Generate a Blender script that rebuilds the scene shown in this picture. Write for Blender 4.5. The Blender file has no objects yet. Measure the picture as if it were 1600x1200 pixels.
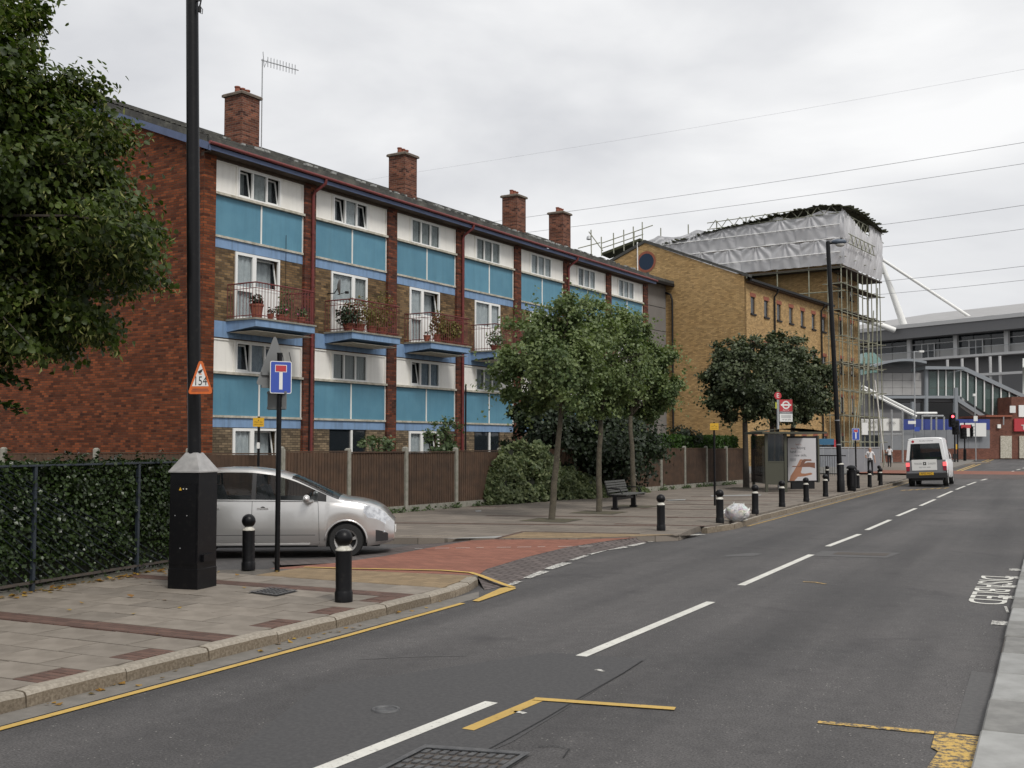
import bpy, math, random
import numpy as np
from mathutils import Vector, Matrix, noise

# ------------------------------------------------------------------ camera, sky, sun, exposure
sc = bpy.context.scene
COL = sc.collection
R = math.radians
HC, FPX, HOR, YAW = 1.9, 1690.0, 694.0, R(26.5)      # eye height (m), focal length (px at 1600 wide), horizon row, yaw off the road's line
PITCH = math.atan((HOR - 600) / FPX)
cam = bpy.data.cameras.new('camera'); cam.sensor_width = 36; cam.lens = 36 * FPX / 1600
cam.clip_start = 0.05; cam.clip_end = 3000
cob = bpy.data.objects.new('camera', cam); COL.objects.link(cob)
cob.location = (0, 0, HC); cob.rotation_euler = (math.pi / 2 + PITCH, 0, YAW)
sc.camera = cob

SUN_EL, SUN_AZ = R(50), R(124)      # direction the light comes from, measured from +Y towards +X
world = bpy.data.worlds.new('World'); sc.world = world; world.use_nodes = True
nt = world.node_tree; nt.nodes.clear()
def wn(t, **k):
    n = nt.nodes.new(t)
    for a, b in k.items(): setattr(n, a, b)
    return n
sky = wn('ShaderNodeTexSky', sky_type='NISHITA', sun_disc=False, sun_elevation=SUN_EL, sun_rotation=SUN_AZ, dust_density=4.0)
bg1 = wn('ShaderNodeBackground'); bg1.inputs[1].default_value = 0.09; nt.links.new(sky.outputs[0], bg1.inputs[0])
tc = wn('ShaderNodeTexCoord'); mp = wn('ShaderNodeMapping'); mp.inputs['Scale'].default_value = (1.6, 1.6, 4.2)
nt.links.new(tc.outputs['Generated'], mp.inputs[0])
n1 = wn('ShaderNodeTexNoise'); n1.inputs['Scale'].default_value = 1.45; n1.inputs['Detail'].default_value = 7; n1.inputs['Roughness'].default_value = .5; n1.inputs['Distortion'].default_value = .25
nt.links.new(mp.outputs[0], n1.inputs['Vector'])
rp = wn('ShaderNodeValToRGB'); rp.color_ramp.elements[0].position = .34; rp.color_ramp.elements[1].position = .64
rp.color_ramp.elements[0].color = (.42, .427, .447, 1); rp.color_ramp.elements[1].color = (.655, .655, .655, 1)
nt.links.new(n1.outputs['Fac'], rp.inputs[0])
bg2 = wn('ShaderNodeBackground'); bg2.inputs[1].default_value = 1.0; nt.links.new(rp.outputs[0], bg2.inputs[0])
mx = wn('ShaderNodeMixShader'); mx.inputs[0].default_value = .96
nt.links.new(bg1.outputs[0], mx.inputs[1]); nt.links.new(bg2.outputs[0], mx.inputs[2])
ow = wn('ShaderNodeOutputWorld'); nt.links.new(mx.outputs[0], ow.inputs[0])
sl = bpy.data.lights.new('sun', 'SUN'); sl.energy = 1.5; sl.angle = R(16); sl.color = (1, .965, .91)
so = bpy.data.objects.new('sun', sl); COL.objects.link(so)
sd = Vector((math.sin(SUN_AZ) * math.cos(SUN_EL), math.cos(SUN_AZ) * math.cos(SUN_EL), math.sin(SUN_EL)))
so.rotation_euler = sd.to_track_quat('Z', 'Y').to_euler()
sc.view_settings.view_transform = 'Standard'; sc.view_settings.look = 'None'; sc.view_settings.gamma = 1
sc.view_settings.use_curve_mapping = False; sc.view_settings.exposure = 0.62
sc.cycles.max_bounces = 6; sc.cycles.transparent_max_bounces = 12

# ------------------------------------------------------------------ survey helpers: a sighting from the eye point -> place on the ground / at a distance
def ray(px, py):
    dx, dz = (px - 800) / FPX, (600 - py) / FPX
    c, s = math.cos(PITCH), math.sin(PITCH)
    return dx, c - s * dz, s + c * dz
def RF(x, y):                                   # eye frame -> road frame (X across to the right, Y along the road)
    return x * math.cos(YAW) - y * math.sin(YAW), x * math.sin(YAW) + y * math.cos(YAW)
def G(px, py, z=0.0):
    r = ray(px, py); t = (z - HC) / r[2]
    return Vector((*RF(r[0] * t, r[1] * t), z))
def AT(px, py, d):
    r = ray(px, py); t = d / r[1]
    return Vector((*RF(r[0] * t, d), HC + r[2] * t))

# ------------------------------------------------------------------ mesh builder
class M:
    def __init__(s): s.v, s.f, s.m = [], [], []
    def add(s, vs, fs, mi=0):
        o = len(s.v); s.v += [tuple(p) for p in vs]
        for f in fs: s.f.append([i + o for i in f]); s.m.append(mi)
        return s
    def box(s, x0, x1, y0, y1, z0, z1, mi=0):
        return s.add([(x0,y0,z0),(x1,y0,z0),(x1,y1,z0),(x0,y1,z0),(x0,y0,z1),(x1,y0,z1),(x1,y1,z1),(x0,y1,z1)],
                     [(0,3,2,1),(4,5,6,7),(0,1,5,4),(1,2,6,5),(2,3,7,6),(3,0,4,7)], mi)
    def cbox(s, x0, x1, y0, y1, z0, z1, b=.01, mi=0):   # box with chamfered top edges
        return s.add([(x0,y0,z0),(x1,y0,z0),(x1,y1,z0),(x0,y1,z0),(x0,y0,z1-b),(x1,y0,z1-b),(x1,y1,z1-b),(x0,y1,z1-b),
                      (x0+b,y0+b,z1),(x1-b,y0+b,z1),(x1-b,y1-b,z1),(x0+b,y1-b,z1)],
                     [(0,3,2,1),(0,1,5,4),(1,2,6,5),(2,3,7,6),(3,0,4,7),(4,5,9,8),(5,6,10,9),(6,7,11,10),(7,4,8,11),(8,9,10,11)], mi)
    def cyl(s, p0, p1, r0, r1=None, n=8, mi=0, caps=True):
        p0, p1 = Vector(p0), Vector(p1); r1 = r0 if r1 is None else r1
        d = (p1 - p0)
        if d.length < 1e-6: return s
        d.normalize(); a = d.orthogonal().normalized(); b = d.cross(a)
        vs = []
        for p, r in ((p0, r0), (p1, r1)):
            for i in range(n):
                t = 2 * math.pi * i / n; vs.append(p + (a * math.cos(t) + b * math.sin(t)) * r)
        fs = [(i, (i + 1) % n, n + (i + 1) % n, n + i) for i in range(n)]
        if caps: fs += [tuple(range(n - 1, -1, -1)), tuple(range(n, 2 * n))]
        return s.add(vs, fs, mi)
    def tube(s, pts, r, n=6, mi=0):
        pts = [Vector(p) for p in pts]; rs = r if isinstance(r, (list, tuple)) else [r] * len(pts)
        vs, fs = [], []; a = None
        for k, p in enumerate(pts):
            d = (pts[min(k + 1, len(pts) - 1)] - pts[max(k - 1, 0)]).normalized()
            a = d.orthogonal().normalized() if a is None else (a - d * a.dot(d)).normalized()
            b = d.cross(a)
            for i in range(n):
                t = 2 * math.pi * i / n; vs.append(p + (a * math.cos(t) + b * math.sin(t)) * rs[k])
        for k in range(len(pts) - 1):
            for i in range(n): fs.append((k*n+i, k*n+(i+1) % n, (k+1)*n+(i+1) % n, (k+1)*n+i))
        fs += [tuple(range(n - 1, -1, -1)), tuple(range((len(pts)-1)*n, len(pts)*n))]
        return s.add(vs, fs, mi)
    def lathe(s, prof, n=16, c=(0, 0), mi=0):
        vs, fs = [], []; L = len(prof)
        for r, z in prof:
            for i in range(n):
                t = 2 * math.pi * i / n; vs.append((c[0] + r * math.cos(t), c[1] + r * math.sin(t), z))
        for k in range(L - 1):
            for i in range(n): fs.append((k*n+i, k*n+(i+1) % n, (k+1)*n+(i+1) % n, (k+1)*n+i))
        fs += [tuple(range(n - 1, -1, -1)), tuple(range((L-1)*n, L*n))]
        return s.add(vs, fs, mi)
    def prism(s, poly, z0, z1, mi=0):
        n = len(poly); area = sum(poly[i][0]*poly[(i+1) % n][1] - poly[(i+1) % n][0]*poly[i][1] for i in range(n))
        if area < 0: poly = poly[::-1]
        vs = [(p[0], p[1], z0) for p in poly] + [(p[0], p[1], z1) for p in poly]
        fs = [tuple(range(n - 1, -1, -1)), tuple(range(n, 2 * n))] + [(i, (i+1) % n, n+(i+1) % n, n+i) for i in range(n)]
        return s.add(vs, fs, mi)
    def ext(s, poly, d, mi=0):                     # planar 3D polygon pushed along vector d
        poly = [Vector(p) for p in poly]; d = Vector(d); n = len(poly)
        vs = poly + [p + d for p in poly]
        return s.add(vs, [tuple(range(n - 1, -1, -1)), tuple(range(n, 2 * n))] + [(i, (i+1) % n, n+(i+1) % n, n+i) for i in range(n)], mi)
    def poly(s, pts, mi=0): return s.add(pts, [tuple(range(len(pts)))], mi)
    def grid(s, fn, nu, nv, mi=0, closed=False):
        vs = [fn(i / nu, j / nv) for j in range(nv + 1) for i in range(nu + 1)]
        return s.add(vs, [(j*(nu+1)+i, j*(nu+1)+i+1, (j+1)*(nu+1)+i+1, (j+1)*(nu+1)+i) for j in range(nv) for i in range(nu)], mi)
    def sphere(s, c, r, n=12, mi=0, sc3=(1, 1, 1)):
        vs = []
        for j in range(n // 2 + 1):
            ph = math.pi * j / (n // 2)
            for i in range(n):
                t = 2 * math.pi * i / n
                vs.append((c[0]+r*sc3[0]*math.sin(ph)*math.cos(t), c[1]+r*sc3[1]*math.sin(ph)*math.sin(t), c[2]-r*sc3[2]*math.cos(ph)))
        return s.add(vs, [(j*n+i, j*n+(i+1) % n, (j+1)*n+(i+1) % n, (j+1)*n+i) for j in range(n // 2) for i in range(n)], mi)
    def mesh(s, name, mats, smooth=False):
        me = bpy.data.meshes.new(name); me.from_pydata(s.v, [], s.f)
        mats = mats if isinstance(mats, (list, tuple)) else [mats]
        for mt in mats: me.materials.append(mt)
        if any(s.m): me.polygons.foreach_set('material_index', s.m)
        if smooth is True: me.polygons.foreach_set('use_smooth', [True] * len(me.polygons))
        elif smooth: me.polygons.foreach_set('use_smooth', [True] * len(me.polygons)); me.set_sharp_from_angle(angle=R(smooth))
        me.update(); return me
    def obj(s, name, mats, parent=None, loc=None, rot=None, smooth=False, **k):
        return link(name, s.mesh(name, mats, smooth), parent, loc, rot, **k)
def link(name, me, parent=None, loc=None, rot=None, **k):
    o = bpy.data.objects.new(name, me); COL.objects.link(o)
    if parent: o.parent = parent
    if loc is not None: o.location = loc
    if rot is not None: o.rotation_euler = rot if isinstance(rot, (tuple, list)) else (0, 0, rot)
    for a, b in k.items(): o[a] = b
    return o
def thing(name, label, category, loc=(0, 0, 0), rot=0, group=None):
    k = dict(label=label, category=category)
    if group: k['group'] = group
    o = link(name, None, None, loc, rot, **k); o.empty_display_size = .2
    return o
def copy_tree(o, parent=None):
    c = o.copy(); COL.objects.link(c); c.parent = parent
    for ch in [x for x in o.children]: copy_tree(ch, c)
    return c
def text_mesh(body, size, mat, name='lettering', parent=None, M4=None, depth=.002, sx=1.0, align='CENTER', **k):
    cu = bpy.data.curves.new('t', 'FONT'); cu.body = body; cu.size = size; cu.align_x = align; cu.align_y = 'CENTER'; cu.extrude = depth; cu.resolution_u = 3
    o = bpy.data.objects.new('t', cu); COL.objects.link(o)
    bpy.context.view_layer.update()
    me = bpy.data.meshes.new_from_object(o.evaluated_get(bpy.context.evaluated_depsgraph_get()))
    bpy.data.objects.remove(o); bpy.data.curves.remove(cu)
    me.name = name; me.materials.clear(); me.materials.append(mat)
    me.transform(Matrix.Diagonal((sx, 1, 1, 1)))
    if M4 is not None: me.transform(M4)
    return link(name, me, parent, **k)
def frame_mat(o, ex, ey):                          # matrix with origin o and axes ex, ey, ex x ey
    ex, ey = Vector(ex).normalized(), Vector(ey).normalized(); ez = ex.cross(ey)
    m = Matrix((ex, ey, ez)).transposed().to_4x4(); m.translation = Vector(o); return m

# ------------------------------------------------------------------ materials
def nodes(name):
    m = bpy.data.materials.new(name); m.use_nodes = True
    t = m.node_tree; return m, t, t.nodes['Principled BSDF']
def lk(t, a, b): t.links.new(a, b)
def nd(t, ty, **k):
    n = t.nodes.new(ty)
    for a, b in k.items():
        if a in n.inputs: n.inputs[a].default_value = b
        else: setattr(n, a, b)
    return n
def c4(c): return (*c, 1) if len(c) == 3 else c
def mixc(t, fac, a, b, mode='MIX'):
    n = nd(t, 'ShaderNodeMix', data_type='RGBA', blend_type=mode)
    for s, v in ((n.inputs[0], fac), (n.inputs[6], a), (n.inputs[7], b)):
        if hasattr(v, 'links'): lk(t, v, s)
        else: s.default_value = c4(v) if isinstance(v, (tuple, list)) else v
    return n.outputs[2]
def ramp(t, src, p0, p1, c0=(0, 0, 0), c1=(1, 1, 1)):
    n = nd(t, 'ShaderNodeValToRGB'); e = n.color_ramp.elements
    e[0].position, e[1].position, e[0].color, e[1].color = p0, p1, c4(c0), c4(c1)
    lk(t, src, n.inputs[0]); return n.outputs[0]
def noise_n(t, scale, detail=4, rough=.6, vec=None, dist=0):
    n = nd(t, 'ShaderNodeTexNoise', Scale=scale, Detail=detail, Roughness=rough, Distortion=dist)
    if vec is None:
        c = nd(t, 'ShaderNodeTexCoord'); vec = c.outputs['Object']
    lk(t, vec, n.inputs['Vector']); return n.outputs['Fac']
def bumpn(t, b, src, strength=.3, dist=.01):
    n = nd(t, 'ShaderNodeBump', Strength=strength, Distance=dist); lk(t, src, n.inputs['Height']); lk(t, n.outputs[0], b.inputs['Normal'])
def mat(name, col, rough=.7, metal=0.0, col2=None, scale=4.0, p=(.4, .65), bump=0, bscale=60, bdist=.004, rnd=0.0, spec=.5, coat=0.0, emit=None, streak=0.0, spots=None):
    m, t, b = nodes(name)
    b.inputs['Roughness'].default_value = rough; b.inputs['Metallic'].default_value = metal; b.inputs['Specular IOR Level'].default_value = spec
    b.inputs['Coat Weight'].default_value = coat
    src = None
    if col2: src = mixc(t, ramp(t, noise_n(t, scale, 6), p[0], p[1]), col, col2)
    if rnd:
        oi = nd(t, 'ShaderNodeObjectInfo'); mr = nd(t, 'ShaderNodeMapRange'); mr.inputs[3].default_value = 1 - rnd; mr.inputs[4].default_value = 1 + rnd
        lk(t, oi.outputs['Random'], mr.inputs[0])
        hs = nd(t, 'ShaderNodeHueSaturation'); lk(t, mr.outputs[0], hs.inputs['Value'])
        if src: lk(t, src, hs.inputs['Color'])
        else: hs.inputs['Color'].default_value = c4(col)
        src = hs.outputs[0]
    if spots and src:                             # trodden gum and small stains
        vo = nd(t, 'ShaderNodeTexVoronoi', Scale=spots); tcs = nd(t, 'ShaderNodeTexCoord'); lk(t, tcs.outputs['Object'], vo.inputs['Vector'])
        oi2 = nd(t, 'ShaderNodeObjectInfo'); lk(t, oi2.outputs['Random'], vo.inputs['Randomness'])
        src = mixc(t, ramp(t, vo.outputs['Distance'], .05, .09, (.55, .55, .55), (0, 0, 0)), src, (.06, .053, .045))
    if streak:                                    # rain-washed dirt running down the face
        tc = nd(t, 'ShaderNodeTexCoord'); mp = nd(t, 'ShaderNodeMapping'); mp.inputs['Scale'].default_value = (7, 7, .55); lk(t, tc.outputs['Object'], mp.inputs[0])
        base = src or mixc(t, 0.0, col, col)
        src = mixc(t, ramp(t, noise_n(t, 1.0, 6, .65, mp.outputs[0]), .48, .74, (0, 0, 0), (streak, streak, streak)), base, mixc(t, 1.0, base, (.42, .40, .36), 'MULTIPLY'))
    if src: lk(t, src, b.inputs['Base Color'])
    else: b.inputs['Base Color'].default_value = c4(col)
    if bump: bumpn(t, b, noise_n(t, bscale, 5), bump, bdist)
    if emit: b.inputs['Emission Color'].default_value = c4(emit[0]); b.inputs['Emission Strength'].default_value = emit[1]
    return m
def brick(name, c1, c2, mortar, w=.225, h=.075, mo=.011, stain=(.55, .55, .55), flat=False, rough=.85, bias=0.0, third=None, tone=.12):
    m, t, b = nodes(name); b.inputs['Roughness'].default_value = rough; b.inputs['Specular IOR Level'].default_value = .2
    tc = nd(t, 'ShaderNodeTexCoord'); vec = tc.outputs['Object']
    if not flat:
        sp = nd(t, 'ShaderNodeSeparateXYZ'); lk(t, vec, sp.inputs[0])
        ad = nd(t, 'ShaderNodeMath', operation='ADD'); lk(t, sp.outputs[0], ad.inputs[0]); lk(t, sp.outputs[1], ad.inputs[1])
        cb = nd(t, 'ShaderNodeCombineXYZ'); lk(t, ad.outputs[0], cb.inputs[0]); lk(t, sp.outputs[2], cb.inputs[1]); vec = cb.outputs[0]
    bt = nd(t, 'ShaderNodeTexBrick'); bt.inputs['Scale'].default_value = 1; bt.inputs['Brick Width'].default_value = w; bt.inputs['Row Height'].default_value = h
    bt.inputs['Mortar Size'].default_value = mo; bt.inputs['Mortar Smooth'].default_value = .1; bt.inputs['Bias'].default_value = bias
    bt.inputs['Color1'].default_value = c4(c1); bt.inputs['Color2'].default_value = c4(c2); bt.inputs['Mortar'].default_value = c4(mortar)
    lk(t, vec, bt.inputs['Vector'])
    src = bt.outputs['Color']
    sx_ = nd(t, 'ShaderNodeSeparateXYZ'); lk(t, vec, sx_.inputs[0])     # each brick its own tone
    def mth(op, p, q=None):
        n_ = nd(t, 'ShaderNodeMath', operation=op)
        for i_, v_ in enumerate((p, q)):
            if v_ is None: continue
            if hasattr(v_, 'links'): lk(t, v_, n_.inputs[i_])
            else: n_.inputs[i_].default_value = v_
        return n_.outputs[0]
    row = mth('FLOOR', mth('DIVIDE', sx_.outputs[1], h)); off = mth('MULTIPLY', mth('SUBTRACT', 1.0, mth('FLOORED_MODULO', row, 2.0)), .5)
    cell = mth('FLOOR', mth('ADD', mth('DIVIDE', sx_.outputs[0], w), off)); cx = nd(t, 'ShaderNodeCombineXYZ'); lk(t, cell, cx.inputs[0]); lk(t, row, cx.inputs[1])
    wn_ = nd(t, 'ShaderNodeTexWhiteNoise', noise_dimensions='2D'); lk(t, cx.outputs[0], wn_.inputs['Vector'])
    src = mixc(t, 1.0, src, ramp(t, wn_.outputs['Value'], .05, .95, (1-tone, 1-tone, 1-tone*.95), (1+tone*.9, 1+tone*.85, 1+tone*.8)), 'MULTIPLY')
    n2 = noise_n(t, .7, 5, .6)
    if third: src = mixc(t, ramp(t, noise_n(t, 2.3, 4, .7, vec), .62, .72), src, mixc(t, .45, src, third))
    src = mixc(t, ramp(t, n2, .42, .75), src, mixc(t, 1.0, src, stain, 'MULTIPLY'))
    src = mixc(t, .2, src, mixc(t, 1.0, src, ramp(t, noise_n(t, 60, 3), .3, .7, (.5, .5, .5), (1.4, 1.4, 1.4)), 'MULTIPLY'))
    lk(t, src, b.inputs['Base Color'])
    inv = nd(t, 'ShaderNodeMath', operation='SUBTRACT'); inv.inputs[0].default_value = 1; lk(t, bt.outputs['Fac'], inv.inputs[1])
    bumpn(t, b, inv.outputs[0], .5, .006)
    return m
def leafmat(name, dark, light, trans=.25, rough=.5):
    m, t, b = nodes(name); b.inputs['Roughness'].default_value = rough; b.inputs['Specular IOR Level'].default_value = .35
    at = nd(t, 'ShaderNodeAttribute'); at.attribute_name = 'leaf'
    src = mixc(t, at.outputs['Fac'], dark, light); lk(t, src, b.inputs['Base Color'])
    tr = nd(t, 'ShaderNodeBsdfTranslucent'); lk(t, mixc(t, 1, src, (1.1, 1.25, .6), 'MULTIPLY'), tr.inputs[0])
    ms = nd(t, 'ShaderNodeMixShader'); ms.inputs[0].default_value = trans
    lk(t, b.outputs[0], ms.inputs[1]); lk(t, tr.outputs[0], ms.inputs[2])
    lk(t, ms.outputs[0], t.nodes['Material Output'].inputs[0]); return m
def glassmat(name, col=(.02, .025, .03), rough=.04, see=.5):
    m, t, b = nodes(name); b.inputs['Base Color'].default_value = c4(col); b.inputs['Roughness'].default_value = rough; b.inputs['Specular IOR Level'].default_value = .6
    tr = nd(t, 'ShaderNodeBsdfTransparent'); tr.inputs[0].default_value = (.93, .95, .95, 1)
    ms = nd(t, 'ShaderNodeMixShader'); ms.inputs[0].default_value = see
    lk(t, b.outputs[0], ms.inputs[1]); lk(t, tr.outputs[0], ms.inputs[2]); lk(t, ms.outputs[0], t.nodes['Material Output'].inputs[0]); return m

def asphalt_mat():
    m, t, b = nodes('asphalt'); b.inputs['Roughness'].default_value = .82; b.inputs['Specular IOR Level'].default_value = .35
    tc = nd(t, 'ShaderNodeTexCoord'); v = tc.outputs['Object']
    big = ramp(t, noise_n(t, .22, 5, .6, v), .35, .7); fine = noise_n(t, 62, 4, .75, v); mid = noise_n(t, 7, 5, .7, v)
    src = mixc(t, big, (.053, .052, .053), (.077, .074, .074))
    src = mixc(t, .55, src, mixc(t, 1, src, ramp(t, mid, .3, .7, (.72, .72, .72), (1.25, 1.25, 1.25)), 'MULTIPLY'))
    src = mixc(t, .85, src, mixc(t, 1, src, ramp(t, fine, .3, .72, (.3, .3, .3), (2.1, 2.05, 2.0)), 'MULTIPLY'))
    vo = nd(t, 'ShaderNodeTexVoronoi', Scale=19.0); lk(t, v, vo.inputs['Vector'])           # pale chips
    src = mixc(t, mixc(t, 1, ramp(t, vo.outputs['Distance'], .09, .13, (1, 1, 1), (0, 0, 0)), ramp(t, noise_n(t, 2.2, 2, .5, v), .44, .6), 'MULTIPLY'), src, (.26, .25, .23))
    mp = nd(t, 'ShaderNodeMapping'); mp.inputs['Scale'].default_value = (1.0, .05, 1); lk(t, v, mp.inputs[0])      # worn wheel tracks along the road
    src = mixc(t, .75, src, mixc(t, 1, src, ramp(t, noise_n(t, 1.1, 3, .5, mp.outputs[0]), .35, .65, (.68, .68, .69), (1.28, 1.27, 1.26)), 'MULTIPLY'))
    src = mixc(t, ramp(t, noise_n(t, .9, 4, .55, v, .6), .60, .70, (0, 0, 0), (.5, .5, .5)), src, mixc(t, 1, src, (.55, .55, .57), 'MULTIPLY'))      # oil and damp stains
    lk(t, src, b.inputs['Base Color']); bumpn(t, b, fine, .7, .006); return m

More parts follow.
